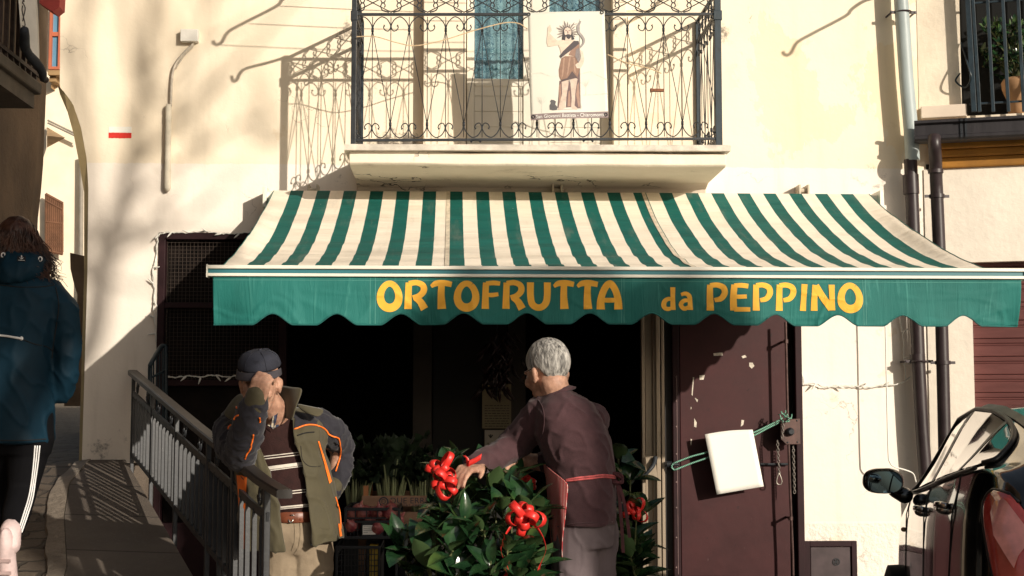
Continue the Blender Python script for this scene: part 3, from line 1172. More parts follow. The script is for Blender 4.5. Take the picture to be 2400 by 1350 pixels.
# lettering: every letter is a set of fat strokes (x, y, half width) in a 0..1 box, y up
GL = {
    'O': [[(.50 + .36 * cos(a) * (1 - .12 * sin(a)), .5 + .40 * sin(a), .125 - .02 * sin(a)) for a in [2 * pi * k / 28 + 1.0 for k in range(29)]]],
    'R': [[(.14, .06, .14), (.15, .5, .125), (.17, .93, .12)], [(.17, .90, .10), (.5, .93, .10), (.76, .84, .115), (.80, .66, .12), (.62, .50, .11), (.34, .43, .09)], [(.42, .44, .10), (.66, .30, .13), (.84, .06, .15)]],
    'T': [[(.08, .80, .06), (.28, .90, .105), (.6, .92, .11), (.94, .87, .10)], [(.52, .90, .12), (.50, .5, .13), (.53, .06, .16)]],
    'F': [[(.16, .06, .17), (.17, .5, .15), (.2, .93, .14)], [(.2, .90, .10), (.6, .92, .11), (.93, .90, .10)], [(.22, .52, .09), (.55, .52, .10), (.84, .55, .09)]],
    'U': [[(.14, .94, .13), (.14, .5, .125), (.20, .24, .125), (.38, .115, .12), (.60, .12, .12), (.78, .26, .125), (.84, .5, .125), (.85, .94, .13)]],
    'A': [[(.16, .05, .15), (.17, .4, .125), (.32, .74, .12), (.52, .90, .12), (.72, .72, .12), (.84, .4, .125), (.86, .05, .15)], [(.2, .36, .08), (.5, .35, .085), (.8, .36, .08)]],
    'P': [[(.16, .05, .15), (.16, .5, .13), (.17, .93, .12)], [(.17, .90, .10), (.5, .92, .105), (.78, .83, .12), (.83, .64, .125), (.66, .46, .11), (.36, .40, .085)]],
    'E': [[(.16, .05, .15), (.16, .5, .14), (.22, .93, .13)], [(.2, .90, .09), (.55, .91, .10), (.88, .88, .10)], [(.2, .52, .085), (.5, .52, .09), (.80, .53, .085)], [(.18, .095, .10), (.55, .09, .095), (.95, .09, .09)]],
    'I': [[(.42, .05, .34), (.5, .5, .30), (.58, .95, .34)]],
    'N': [[(.12, .05, .125), (.13, .5, .11), (.18, .92, .12)], [(.19, .90, .12), (.52, .46, .125), (.83, .10, .12)], [(.86, .06, .12), (.86, .5, .10), (.86, .93, .115)]],
    'd': [[(.80, .05, .16), (.79, .5, .14), (.80, .97, .15)], [(.74, .46, .10), (.5, .50, .12), (.24, .40, .14), (.17, .25, .15), (.26, .12, .13), (.5, .09, .12), (.74, .14, .09)]],
    'a': [[(.80, .06, .16), (.80, .5, .14), (.74, .78, .14), (.50, .90, .12), (.20, .84, .10)], [(.74, .54, .10), (.45, .55, .12), (.22, .42, .13), (.20, .26, .13), (.42, .13, .13), (.72, .22, .10)]],
}


def glyph(g, ch, x0, x1, z0, z1, fn, off0=.0030, wref=None):
    w_, h_ = x1 - x0, z1 - z0
    ref = (wref if wref else min(w_, h_ * .85)) * 1.13
    for si, st in enumerate(GL[ch]):
        off = off0 + si * .0006
        P = [(a[0], a[1], a[2]) for a in st]
        sp = spline([Vector(p) for p in P], 7) if len(P) > 2 else [Vector(p) for p in P]
        pts = [Vector((x0 + p.x * w_, z0 + p.y * h_, 0)) for p in sp]
        rad = [p.z * (w_ if ch == 'I' else ref) for p in sp]
        L, R = [], []
        n = len(pts)
        for i in range(n):
            a, b_ = pts[max(0, i - 1)], pts[min(n - 1, i + 1)]
            d = (b_ - a)
            d.normalize()
            nn = Vector((-d.y, d.x, 0))
            L.append(pts[i] + nn * rad[i])
            R.append(pts[i] - nn * rad[i])
        cols = 5
        rows = []
        for i in range(n):
            rows.append([fn(*(L[i].lerp(R[i], k / (cols - 1))).xy, off) for k in range(cols)])
        g.grid(rows)


LET = [('O', 884, 943), ('R', 949, 1004), ('T', 1006, 1062), ('O', 1064, 1123), ('F', 1130, 1175), ('R', 1178, 1232), ('U', 1235, 1291),
       ('T', 1293, 1348), ('T', 1348, 1404), ('A', 1398, 1457), ('d', 1548, 1583), ('a', 1588, 1623), ('P', 1654, 1706), ('E', 1709, 1759),
       ('P', 1762, 1812), ('P', 1817, 1867), ('I', 1872, 1894), ('N', 1900, 1956), ('O', 1960, 2020)]
for i, (ch, a, b_) in enumerate(LET):
    g = G()
    yt, yb_ = (658, 729) if i < 10 else (663, 732)
    if ch == 'd': yt, yb_ = 672, 730
    if ch == 'a': yt, yb_ = 684, 730
    p, q = at(a, yt, YB), at(b_, yb_, YB)
    glyph(g, ch, p.x, q.x, q.z, p.z, vpt)
    g.build('letter', m_yellow, val)

# ================================================================== BALCONY RAILING
br = thing('balcony_railing', 'wrought iron balcony railing with scrolls and zigzag bars above the awning', 'railing', (.5, -.69, ZB))
yr = -.70
rx0, rx1 = at(829, 200, yr).x, at(1683, 200, yr).x
zr1, zr0, zr2 = at(829, 34, yr).z, at(829, 329, yr).z, at(829, -19, yr).z
TILT = .028 / (rx1 - rx0)


def rz(x, z): return z + (x - rx0) * TILT


def panel(fn, ln, per, gbars, gscr, gtop):
    """fn(s,z) -> point; ln = length, per = node spacing; fills three builders"""
    n = max(2, int(round(ln / per)))
    per = ln / n
    zt_, zb_ = zr1 - .015, zr0 + .015
    H = zt_ - zb_
    nd = .082
    for i in range(1, n):
        s_ = i * per
        gbars.append(G().tube([fn(s_, zt_), fn(s_, zb_)], .0025, 6))
    for i in range(0, n + 1):
        s_ = i * per
        topn = (i % 2 == 1)
        zn = zt_ - nd if topn else zb_ + nd
        zo = zb_ + nd if topn else zt_ - nd
        sg_ = G()
        gscr.append(sg_)
        for sg in (-1, 1):
            if not 0 <= i + sg <= n: continue
            # diagonal to the neighbour node
            sg_.tube([fn(s_, zn), fn(s_ + sg * per * .5, (zn + zo) / 2)], .0024, 6)
            # scroll from the node outwards
            k = 1 if topn else -1
            zz = lambda a: (zt_ - a) if topn else (zb_ + a)
            P = [(0, nd + .012), (.06, nd * .62), (.25, .018), (.5, .0), (.78, .014), (.955, .045), (.97, .068), (.86, .088), (.68, .082), (.60, .064), (.66, .052)]
            sg_.tube(spline([fn(s_ + sg * per * a, zz(b_)) for a, b_ in P], 5), .0034, 6)
            sg_.tube([fn(s_ + sg * per * .62, zz(.056)), fn(s_ + sg * per * .66, zz(.053))], .0068, 6)
        # collar
        sg_.tube([fn(s_, zn + .012), fn(s_, zn - .012)], .008, 8)
    # upper band: crosses with scrolls
    zu0, zu1 = zr1 + .014, zr2 - .01
    for i in range(0, n, 2):
        s0, s1 = i * per, min(ln, (i + 2) * per)
        if s1 - s0 < per * 1.5: continue
        ug = G()
        gtop.append(ug)
        for a, b_ in ((s0, s1), (s1, s0)):
            A, B = fn(a, zu0), fn(b_, zu1)
            ug.tube([A, B], .0034, 6)
        for a, sg in ((s0, 1), (s1, -1)):
            for zz0, k in ((zu0, 1), (zu1, -1)):
                P = [(0.02, .0), (.10, .002), (.36, .012), (.46, .035), (.40, .056), (.28, .056), (.22, .04), (.28, .03)]
                ug.tube(spline([fn(a + sg * per * (x + .1), zz0 + k * z) for x, z in P], 4), .004, 6)


gb, gs, gt_ = [], [], []
panel(lambda s_, z: Vector((rx0 + s_, yr, rz(rx0 + s_, z))), rx1 - rx0, .1125, gb, gs, gt_)
for zz in (zr0, zr1, zr2):
    G().bar((rx0, yr, zz), (rx1, yr, rz(rx1, zz)), .022 if zz != zr0 else .02, .014).build('rail', m_iron, br)
sides = []
for x in (rx0 + .004, rx1 - .004):
    panel(lambda s_, z, x=x: Vector((x, yr + s_, rz(x, z))), .66, .11, gb, gs, gt_)
    for zz in (zr0, zr1, zr2):
        G().bar((x, yr + .012, rz(x, zz)), (x, -.005, rz(x, zz)), .022, .014).build('rail', m_iron, br)
for px in (1115, 1378):
    x = at(px, 330, yr).x
    G().tube(spline([(x - .03, yr - .005, rz(x, zr0) - .016), (x - .02, yr - .01, rz(x, zr0) - .006), (x, yr - .012, rz(x, zr0) - .004), (x + .02, yr - .01, rz(x, zr0) - .006), (x + .03, yr - .005, rz(x, zr0) - .016)], 4), .006, 6).build('foot_clip', m_iron, br)
for g in gb: g.build('bar', m_iron, br, smooth=True)
for g in gs: g.build('scrollwork', m_iron, br, smooth=True)
for g in gt_: g.build('upper_scrollwork', m_iron, br, smooth=True)
for x, mat_, w_ in ((rx0, m_iron, .030), (rx1, m_blueiron, .042)):
    g = G()
    g.box(x - w_ / 2, x + w_ / 2, yr - .015, yr + .02, ZB + .001, rz(x, zr2) + .02)
    g.box(x - w_ / 2 - .006, x + w_ / 2 + .006, yr - .02, yr + .025, rz(x, zr1) - .04, rz(x, zr1) + .02)
    g.build('corner_post', mat_, br, bevel=.003)
for x in (rx0 + .004, rx1 - .004):
    g = G()
    g.box(x - .012, x + .012, -.03, -.003, ZB + .001, rz(x, zr2))
    g.build('wall_post', m_blueiron, br)

# clothes-line arms and wires
arms = []
for k, (x0a, za, dx, d, lab) in enumerate(((-.70, 4.33, 0, 1.19, 'iron clothes drying rod with a hooked tip left of the balcony, above the picture edge'),
                                          (1.78, 4.33, 0, 1.19, 'iron clothes drying rod with a hooked tip at the right end of the balcony'),
                                          (3.10, 4.31, 0, 1.22, 'iron clothes drying rod whose hooked shadow falls right of the balcony'))):
    g = G()
    P = [(x0a, 0, za), (x0a, -.3, za - .0), (x0a, -.48, za + .02), (x0a, -.60, za + .005), (x0a, -.66, za - .02), (x0a, -d + .22, za - .03), (x0a, -d + .10, za - .04), (x0a, -d + .05, za - .085), (x0a, -d + .01, za - .092), (x0a, -d - .02, za - .075), (x0a, -d - .03, za - .055)]
    g.tube(spline(P, 5), .011, 8)
    g.box(x0a - .03, x0a + .03, -.012, -.001, za - .05, za + .05)
    tag(g.build('drying_line_rod', m_rust, smooth=True, angle=50), lab, 'drying line rod', 'clothes drying rods')
g = G()
P = [(rx0, yr, zr2 + .01), (rx0, yr - .15, zr2 + .03), (rx0, yr - .34, zr2 + .06), (rx0, yr - .40, zr2 + .05), (rx0, yr - .43, zr2 + .015), (rx0, yr - .46, zr2 + .015), (rx0, yr - .48, zr2 + .055)]
g.tube(spline(P, 5), .010, 8)
g.build('line_hook', m_iron, br, smooth=True)
for k, (d, za) in enumerate(((1.19, 4.24), (.62, 4.30), (.9, 4.28))):
    g = G()
    pts = [Vector((lerp(-.70, 1.78, i / 20), -d, za - .03 * sin(pi * i / 20))) for i in range(21)]
    g.tube(pts, .0028, 6)
    tag(g.build('clothesline_wire', M('line_wire', (.3, .27, .22), .6)),
        ('outermost thin clothes line wire strung above the balcony', 'innermost thin clothes line wire strung above the balcony', 'middle thin clothes line wire strung above the balcony')[k], 'wire', 'clothes line wires')
# twine tied to the railing, rusty clothes peg
g = G()
tw = [at(x, y, -.735) for x, y in ((836, 86), (880, 86), (930, 100), (975, 107), (1040, 94), (1110, 72), (1180, 54), (1215, 55), (1236, 68))]
g.tube(spline(tw, 6), .0035, 5)
tw = [at(x, y, -.735) for x, y in ((1424, 128), (1470, 148), (1520, 160), (1550, 172))]
g.tube(spline(tw, 6), .0035, 5)
tag(g.build('twine', M('pale_twine', (.60, .45, .28), .9, .2, 50)), 'pale twine looped along the iron balcony railing', 'twine')
g = G()
p = at(1540, 212, -.73)
g.box(p.x - .042, p.x + .04, -.745, -.72, p.z - .008, p.z + .008)
g.box(p.x - .042, p.x - .035, -.75, -.715, p.z - .011, p.z + .011)
tag(g.build('clothes_peg', M('rusty_peg', (.20, .08, .04), .8, .3, 60), bevel=.001), 'small rusty peg clipped on a bar of the balcony railing', 'peg')

# ================================================================== SAINT BANNER
yp = -.745
bn = thing('printed_banner', 'printed cloth banner of a haloed saint statue hung on the balcony railing', 'banner', tuple(at(1335, 280, yp)))
C4 = [at(1237, 30, yp), at(1417, 26, yp), at(1426, 272, yp), at(1244, 282, yp)]


def bp(px, py, off=0):
    """photo position on the banner"""
    v = (py - 28) / (277 - 28)
    lx, rx_ = 1237 + 7 * v, 1417 + 9 * v
    u = (px - lx) / (rx_ - lx)
    p = at(px, py, yp)
    p.y = yp - .010 * sin(u * 5) * (.3 + v) - .006 * sin(v * 6 + u * 3) - off
    return p


m_banner = M('banner_cloth', (.74, .71, .62), .6, .04, 2, .08, 6, col2=(.66, .65, .57), stretch=(1, 1, .6))
g = G()
rows = []
for i in range(31):
    v = i / 30
    row = []
    for j in range(25):
        u = j / 24
        px = lerp(1237 + 7 * v, 1417 + 9 * v, u)
        py = lerp(lerp(30, 26, u), lerp(282, 272, u), v)
        row.append(bp(px, py))
    rows.append(row)
g.grid(rows)
bnc = g.build('cloth', m_banner, bn, smooth=True, solid=.0012)


def flat(name, col, polys, off, parent=bnc, rough=.6, var=.12):
    # fine tessellation keeps the print on the curved cloth
    bm = bmesh.new()
    for poly in polys:
        bm.faces.new([bm.verts.new((x, y, 0)) for x, y in poly])
    bmesh.ops.triangulate(bm, faces=bm.faces)
    for _ in range(4):
        ed = [e for e in bm.edges if e.calc_length() > 9]
        if not ed: break
        bmesh.ops.subdivide_edges(bm, edges=ed, cuts=1)
        bmesh.ops.triangulate(bm, faces=bm.faces)
    bm.verts.index_update()
    g = G()
    g.add([bp(v.co.x, v.co.y, off) for v in bm.verts], [tuple(v.index for v in f.verts) for f in bm.faces])
    bm.free()
    return g.build(name, M(name + '_ink', col, rough, var, 40), parent)


def crop(pts, sx=.2, ox=1220, oy=20): return [(ox + x * sx, oy + y * sx) for x, y in pts]


# all outlines measured on the banner
band = crop([(120, 1240), (1030, 1203), (1032, 1275), (122, 1312)])
flat('caption_band', (.24, .185, .18), [band], .0018)
legs = [crop([(480, 850), (565, 830), (560, 900), (540, 1010), (535, 1060), (520, 1130), (528, 1170), (470, 1192), (432, 1190), (440, 1175), (490, 1150), (485, 1000)]),
        crop([(590, 770), (650, 780), (668, 830), (655, 900), (640, 1000), (638, 1080), (630, 1140), (668, 1175), (660, 1190), (620, 1185), (590, 1160), (598, 1050), (585, 900)])]
cloak = [crop([(455, 850), (480, 850), (490, 1000), (490, 1150), (440, 1178), (430, 1165), (445, 1010)]),
         crop([(540, 940), (570, 830), (590, 900), (598, 1050), (592, 1160), (530, 1165), (536, 1060)]),
         crop([(660, 820), (690, 720), (695, 1000), (712, 1165), (668, 1172), (632, 1140), (642, 1000)])]
flat('cloak_print', (.14, .085, .085), cloak, .0021)
flat('cloak_fold_print', (.33, .20, .15), [crop([(560, 980), (578, 960), (585, 1150), (548, 1155)]), crop([(662, 900), (684, 860), (690, 1010), (700, 1150), (676, 1160), (650, 1010)]), crop([(452, 900), (470, 880), (474, 1010), (462, 1150), (446, 1160)])], .0023)
flat('legs_print', (.56, .44, .36), legs, .0026)
tunic = [crop([(480, 580), (560, 545), (640, 560), (690, 640), (695, 715), (668, 800), (655, 810), (605, 745), (545, 830), (480, 860), (452, 800), (448, 720)])]
flat('tunic_print', (.25, .145, .10), tunic, .0030)
flat('tunic_fold_print', (.36, .225, .16), [crop([(500, 590), (520, 580), (500, 780), (478, 830)]), crop([(570, 570), (590, 565), (560, 760), (540, 800)]), crop([(620, 580), (634, 580), (648, 760), (630, 740)])], .0034)
flat('tunic_hem_print', (.09, .06, .06), [crop([(480, 862), (478, 838), (545, 818), (605, 735), (660, 800), (668, 822), (650, 815), (604, 758), (550, 840)])], .0037)
chest = [crop([(425, 380), (510, 372), (600, 370), (690, 390), (690, 560), (640, 560), (480, 560), (460, 470), (440, 430), (350, 450), (318, 448), (305, 400), (315, 290), (318, 230), (345, 195), (365, 262), (340, 300), (350, 400), (400, 388)])]
flat('torso_print', (.66, .53, .42), chest, .0040)
flat('tunic_top_print', (.27, .16, .115), [crop([(600, 470), (690, 395), (690, 570), (560, 548)])], .0043)
flat('sash_print', (.065, .05, .055), [crop([(455, 560), (500, 500), (625, 380), (680, 380), (688, 412), (620, 470), (540, 530), (470, 585)])], .0047)
flat('arm_print', (.64, .52, .42), [crop([(695, 480), (730, 500), (748, 590), (735, 650), (705, 700), (660, 700), (640, 660), (690, 620), (710, 580)])], .0048)
flat('drape_print', (.20, .17, .17), [crop([(650, 480), (690, 460), (700, 600), (680, 640), (640, 560)])], .0050)
rays = []
for k in range(15):
    a = radians(-28 + k * 236 / 14)
    c0 = (550, 285)
    l = 130 + 18 * (k % 3 - 1)
    pts = []
    for r_, wd in ((48, .10), (l * .7, .085), (l, .0)):
        pts.append((r_, wd))
    P = [(c0[0] + r_ * cos(a + wd), c0[1] - r_ * sin(a + wd)) for r_, wd in pts] + [(c0[0] + r_ * cos(a - wd), c0[1] - r_ * sin(a - wd)) for r_, wd in pts[1::-1]]
    rays.append(crop(P))
flat('halo_rays_print', (.25, .20, .18), rays, .0040)
flat('hair_print', (.035, .03, .035), [crop([(485, 370), (495, 270), (515, 228), (550, 215), (580, 228), (605, 270), (610, 320), (635, 360), (600, 372), (520, 376)])], .0052)
flat('face_print', (.62, .50, .41), [crop([(508, 265), (520, 235), (550, 224), (580, 238), (596, 270), (592, 310), (555, 330), (518, 312)])], .0056)
flat('neck_print', (.62, .50, .41), [crop([(528, 335), (592, 335), (596, 380), (520, 380)])], .0054)
flat('beard_print', (.04, .035, .04), [crop([(528, 318), (545, 306), (570, 306), (592, 318), (588, 345), (565, 364), (540, 350)])], .0059)
flat('brow_print', (.16, .10, .09), [crop([(522, 262), (544, 260), (544, 267), (522, 269)]), crop([(560, 260), (584, 262), (584, 269), (560, 267)]), crop([(548, 268), (556, 268), (560, 296), (546, 297)])], .0059)
staff = crop([(690, 125), (694, 125), (706, 1170), (698, 1172)])
serp = spline([Vector((x, y, 0)) for x, y in ((704, 152), (690, 180), (672, 215), (682, 280), (716, 320), (742, 365), (735, 410), (706, 450))], 6)
sl_, sr_ = [], []
for i, p in enumerate(serp):
    a, b_ = serp[max(0, i - 1)], serp[min(len(serp) - 1, i + 1)]
    d = (b_ - a).normalized()
    nn = Vector((-d.y, d.x, 0)) * (9 + 5 * sin(pi * i / len(serp)))
    sl_.append((p + nn)[:2]); sr_.append((p - nn)[:2])
flat('staff_print', (.40, .35, .31), [staff, crop([(620, 188), (662, 176), (664, 182), (622, 196)])], .0044)
flat('scroll_print', (.30, .27, .26), [crop([sl_[i], sl_[i + 1], sr_[i + 1], sr_[i]]) for i in range(len(serp) - 1)], .0062)
flat('lamb_print', (.10, .095, .10), [crop([(340, 1190), (338, 1140), (355, 1110), (345, 1095), (358, 1072), (390, 1078), (415, 1095), (410, 1108), (388, 1108), (405, 1130), (430, 1160), (425, 1195), (380, 1200)])], .0026)
flat('base_print', (.45, .39, .35), [crop([(432, 1196), (432, 1190), (710, 1172), (716, 1180)])], .0019)
flat('faint_hills_print', (.62, .60, .52), [crop([(120, 760), (240, 750), (380, 800), (470, 770), (470, 782), (380, 815), (240, 762), (120, 772)]), crop([(700, 760), (820, 730), (940, 790), (1020, 830), (1020, 842), (930, 800), (815, 742), (700, 772)]), crop([(735, 1010), (1025, 990), (1025, 1000), (735, 1020)])], .0015)
trees = []
r2 = random.Random(5)
for cx_, cy_, hh in ((245, 1110, 130), (765, 900, 330)):
    trees.append(crop([(cx_ - 4, cy_ + 120), (cx_ + 5, cy_ + 120), (cx_ + 2, cy_), (cx_ - 2, cy_)]))
    for k in range(12):
        a = r2.uniform(.5, 2.6)
        l = r2.uniform(40, 90)
        trees.append(crop([(cx_ - 2, cy_ + 20), (cx_ + 2, cy_ + 20), (cx_ + l * cos(a) + 1, cy_ - l * sin(a)), (cx_ + l * cos(a) - 1, cy_ - l * sin(a))]))
flat('faint_trees_print', (.58, .56, .49), trees, .0013)
g = G()
for x, y in ((1239, 34), (1411, 29), (1250, 274), (1420, 268)):
    p = bp(x, y, .004)
    g.tube([p + Vector((.009 * cos(2 * pi * k / 16), 0, .009 * sin(2 * pi * k / 16))) for k in range(17)], .003, 6, False)
g.build('eyelet', m_iron, bn)


def text_mesh(name, s_, size, mat_, parent, place, font_shear=0, ext=.0004, space=1.0):
    """built in font turned to mesh; place(x,y) -> world point"""
    cu = bpy.data.curves.new(name, 'FONT')
    cu.body = s_
    cu.size = size
    cu.align_x = 'CENTER'
    cu.align_y = 'CENTER'
    cu.space_character = space
    cu.shear = font_shear
    cu.resolution_u = 3
    o = bpy.data.objects.new(name, cu)
    COL.objects.link(o)
    dg = bpy.context.evaluated_depsgraph_get()
    dg.update()
    me = bpy.data.meshes.new_from_object(o.evaluated_get(dg))
    vs = [v.co.copy() for v in me.vertices]
    fs = [tuple(p.vertices) for p in me.polygons]
    bpy.data.objects.remove(o)
    bpy.data.curves.remove(cu)
    bpy.data.meshes.remove(me)
    g = G()
    g.add([place(v.x, v.y) for v in vs], fs)
    return g.build(name, mat_, parent)


s_p = F / (yp - CAM.y)
text_mesh('caption', 'San Giovanni Battista - Chiaromonte', .030, M('caption_white', (.88, .86, .82), .6), bnc,
          lambda x, y: bp(1337 + x * s_p * .93, 271.5 - y * s_p - x * s_p * .037, .0042), space=1.0)
# ================================================================== METAL DOOR LEAF
dl = thing('metal_door', 'scratched maroon sheet metal door leaf folded open against the wall right of the shop', 'door', tuple(at(1720, 1400, -.03)))
dl0, dl1 = at(1593, 1000, -.06).x, at(1846, 1000, -.06).x
dtop = otop - .06


def door_mat():
    m, t, b, co = newmat('scratched_maroon')
    n1 = t.noise(co, 4, 7, .65)
    c = t.mix(t.ramp(n1, .3, .7), (.038, .0100, .0110), (.055, .0150, .0160))
    n2 = t.noise(t.mapping(co, (1, 1, .7)), 2.4, 5, .6)
    c = t.mix(t.math('MULTIPLY', t.ramp(n2, .62, .8), .55), c, (.11, .07, .07))
    n3 = t.noise(t.mapping(co, (1, 1, 1), loc=(3, 1, 2)), 11, 7, .7)
    c = t.mix(t.math('MULTIPLY', t.ramp(n3, .64, .70), .7), c, (.014, .006, .007))
    n4 = t.noise(t.mapping(co, (22, 1, 5), rot=(0, .3, 0)), 3.2, 3, .5)
    c = t.mix(t.math('MULTIPLY', t.ramp(n4, .74, .77), .5), c, (.15, .10, .10))
    t.l.new(c, b.inputs['Base Color'])
    t.l.new(t.math('ADD', t.math('MULTIPLY', n1, .3), .4), b.inputs['Roughness'])
    b.inputs['Specular IOR Level'].default_value = .25
    t.l.new(t.bump(t.noise(co, 2.2, 4, .6), .18, .02), b.inputs['Normal'])
    return m


m_door = door_mat()
g = G()
g.box(dl0, dl1, -.085, -.045, .03, dtop)
g.build('door_panel', m_door, dl, bevel=.004)
g = G()
hx0, hx1 = at(1576, 1000, -.07).x, dl0 - .004
g.box(hx0, hx1, -.095, -.04, .03, dtop)
g.build('hinge_stile', m_frame, dl, bevel=.004)
g = G()
for py in (884, 940, 1000, 1064, 1130, 1190, 1260, 1330):
    p = at(1585, py, -.097)
    g.ell(p, (.006, .004, .006), 8, 6)
for y0, y1 in ((882, 1346),):
    g.bar(at(1586, 880, -.0955), at(1590, 1346, -.0955), .004, .003, (0, 1, 0))
g.build('rivet', M('worn_rivet', (.16, .10, .095), .45, .2, 9), dl)
jx0, jx1 = at(1862, 1000, -.06).x, at(1878, 1000, -.06).x
g = G()
g.box(jx0, jx1, -.11, -.001, .02, otop - .005)
g.build('outer_jamb', m_frame, dl, bevel=.005)
g = G()
g.box(dl1 + .003, jx0 - .002, -.05, -.004, .02, dtop)
g.build('door_gap', M('gap_black', (.006, .005, .005), .8), dl)
# bolt rod with guides
g = G()
yr_ = -.20
rod = [at(1841, 755, yr_), at(1846, 980, yr_), at(1852, 1160, yr_), at(1858, 1300, yr_), at(1860, 1420, yr_)]
g.tube(rod, .0085, 8)
for x, y in ((1842, 800), (1853, 1215)):
    p = at(x, y, yr_)
    g.tube([p - Vector((0, 0, .012)), p + Vector((0, 0, .012))], .015, 10)
    g.bar(p, p + Vector((0, .12, 0)), .012, .012)
g.build('bolt_rod', M('worn_bolt', (.075, .042, .038), .4, .3, 20, .2, 60, metal=.4), dl, smooth=True, angle=40)
g = G()
p, q = at(1782, 1088, -.11), at(1848, 1088, -.11)
g.tube([p, q], .008, 8)
g.build('cross_bolt', m_iron, dl)
# lock plate and knob
g = G()
yl = -.2
pl = [at(x, y, yl) for x, y in ((1832, 984), (1874, 981), (1875, 1041), (1842, 1042), (1829, 1029), (1829, 990))]
g.add([v + Vector((0, dy, 0)) for dy in (-.012, .012) for v in pl],
      [tuple(range(6)), tuple(range(11, 5, -1))] + [(i, (i + 1) % 6, 6 + (i + 1) % 6, 6 + i) for i in range(6)])
p = at(1852, 1012, yl)
g.box(p.x - .04, p.x + .05, yl + .012, -.087, p.z - .06, p.z + .06)
lk = g.build('lock_plate', M('rusty_lock_plate', (.085, .045, .038), .6, .4, 12, .4, 50, dirt=.2, dirtcol=(.03, .02, .018)), dl, bevel=.003)
g = G()
p = at(1852, 1012, yl - .02)
g.tube([p + Vector((0, .012, 0)), p, p + Vector((0, -.018, 0)), p + Vector((0, -.028, 0))], [.027, .027, .024, .014], 20)
g.build('knob', M('blue_black_knob', (.018, .022, .028), .35, .2, 20, spec=.5), lk, smooth=True, angle=40)
g = G()
for x, y in ((1838, 988), (1868, 986), (1869, 1036), (1846, 1037)):
    g.ell(at(x, y, yl - .013), (.006, .004, .006), 8, 6)
g.build('screw', m_iron, lk)
# scraps of old stickers and tape
g = G()
scr = [((1672, 828), (1693, 826), (1694, 833), (1673, 834)), ((1738, 835), (1746, 832), (1750, 837), (1741, 840)),
       ((1756, 850), (1764, 850), (1768, 858), (1762, 864), (1756, 858)), ((1639, 880), (1652, 879), (1649, 890), (1640, 890)),
       ((1624, 884), (1627, 884), (1623, 928), (1621, 925)), ((1628, 932), (1636, 937), (1634, 943)), ((1619, 953), (1621, 956), (1619, 960)),
       ((1627, 980), (1633, 990), (1632, 1002), (1627, 1000)), ((1619, 1028), (1622, 1030), (1620, 1044), (1618, 1040)), ((1736, 1000), (1742, 996), (1744, 985), (1738, 984))]
for s_ in scr:
    vs = [at(x, y, -.0868) for x, y in s_]
    g.add(vs, [tuple(range(len(vs)))])
g.build('sticker_scrap', M('paper_scrap', (.62, .55, .46), .8, .2, 60), dl)

# handle of the glazed door post
hd = thing('door_handle_lock', 'dark lock and lever on the beige door post tied with green cord', 'door handle', tuple(at(1545, 1110, -.16)))
g = G()
pp = [at(x, y, -.18) for x, y in ((1512, 1070), (1536, 1068), (1540, 1122), (1518, 1124))]
g.add([v + Vector((0, dy, 0)) for dy in (-.006, .006) for v in pp], [(0, 1, 2, 3), (7, 6, 5, 4)] + [(i, (i + 1) % 4, 4 + (i + 1) % 4, 4 + i) for i in range(4)])
g.build('back_plate', m_beige, hd, bevel=.002)
g = G()
g.tube(spline([at(x, y, yy) for x, y, yy in ((1536, 1072, -.20), (1532, 1088, -.23), (1524, 1100, -.25), (1510, 1116, -.25))], 5), [.016 - .0004 * i for i in range(16)], 10)
g.tube([at(1509, 1117, -.262), at(1509, 1117, -.24)], .015, 12)
g.tube([at(1562, 1088, -.16), at(1574, 1088, -.16)], [.02, .022], 10)
g.tube([at(1574, 1088, -.16), at(1590, 1089, -.16)], [.012, .010], 10)
g.build('lever', m_iron, hd, smooth=True, angle=50)

# blank paper sheet hung on green cord
shp = thing('paper_sheet', 'blank white sheet of paper hanging crookedly on green cord over the maroon door', 'sheet', tuple(at(1720, 1158, -.20)))
g = G()
rows = []
for i in range(13):
    v = i / 12
    row = []
    for j in range(11):
        u = j / 10
        px = lerp(lerp(1652, 1764, u), lerp(1680, 1790, u), v)
        py = lerp(lerp(1018, 1007, u), lerp(1159, 1140, u), v) - 3 * sin(pi * u) * (1 - v)
        row.append(at(px, py, -.222 + .004 * sin(pi * u) + .012 * (v - .5) ** 2))
    rows.append(row)
g.grid(rows)
g.build('paper', M('white_paper', (.86, .83, .76), .7, .02, 3), shp, smooth=True, solid=.001)
cord = thing('green_cord', 'twisted green and white cord stretched across the maroon door', 'cord', tuple(at(1700, 1060, -.17)))


def cordmat():
    m, t, b, co = newmat('twisted_cord')
    wv = t.new('ShaderNodeTexWave', wave_type='BANDS', bands_direction='DIAGONAL')
    wv.inputs['Scale'].default_value = 45
    t.l.new(co, wv.inputs['Vector'])
    t.l.new(t.mix(t.ramp(wv.outputs['Fac'], .55, .75), (.02, .20, .13), (.34, .50, .40)), b.inputs['Base Color'])
    b.inputs['Roughness'].default_value = .7
    return m


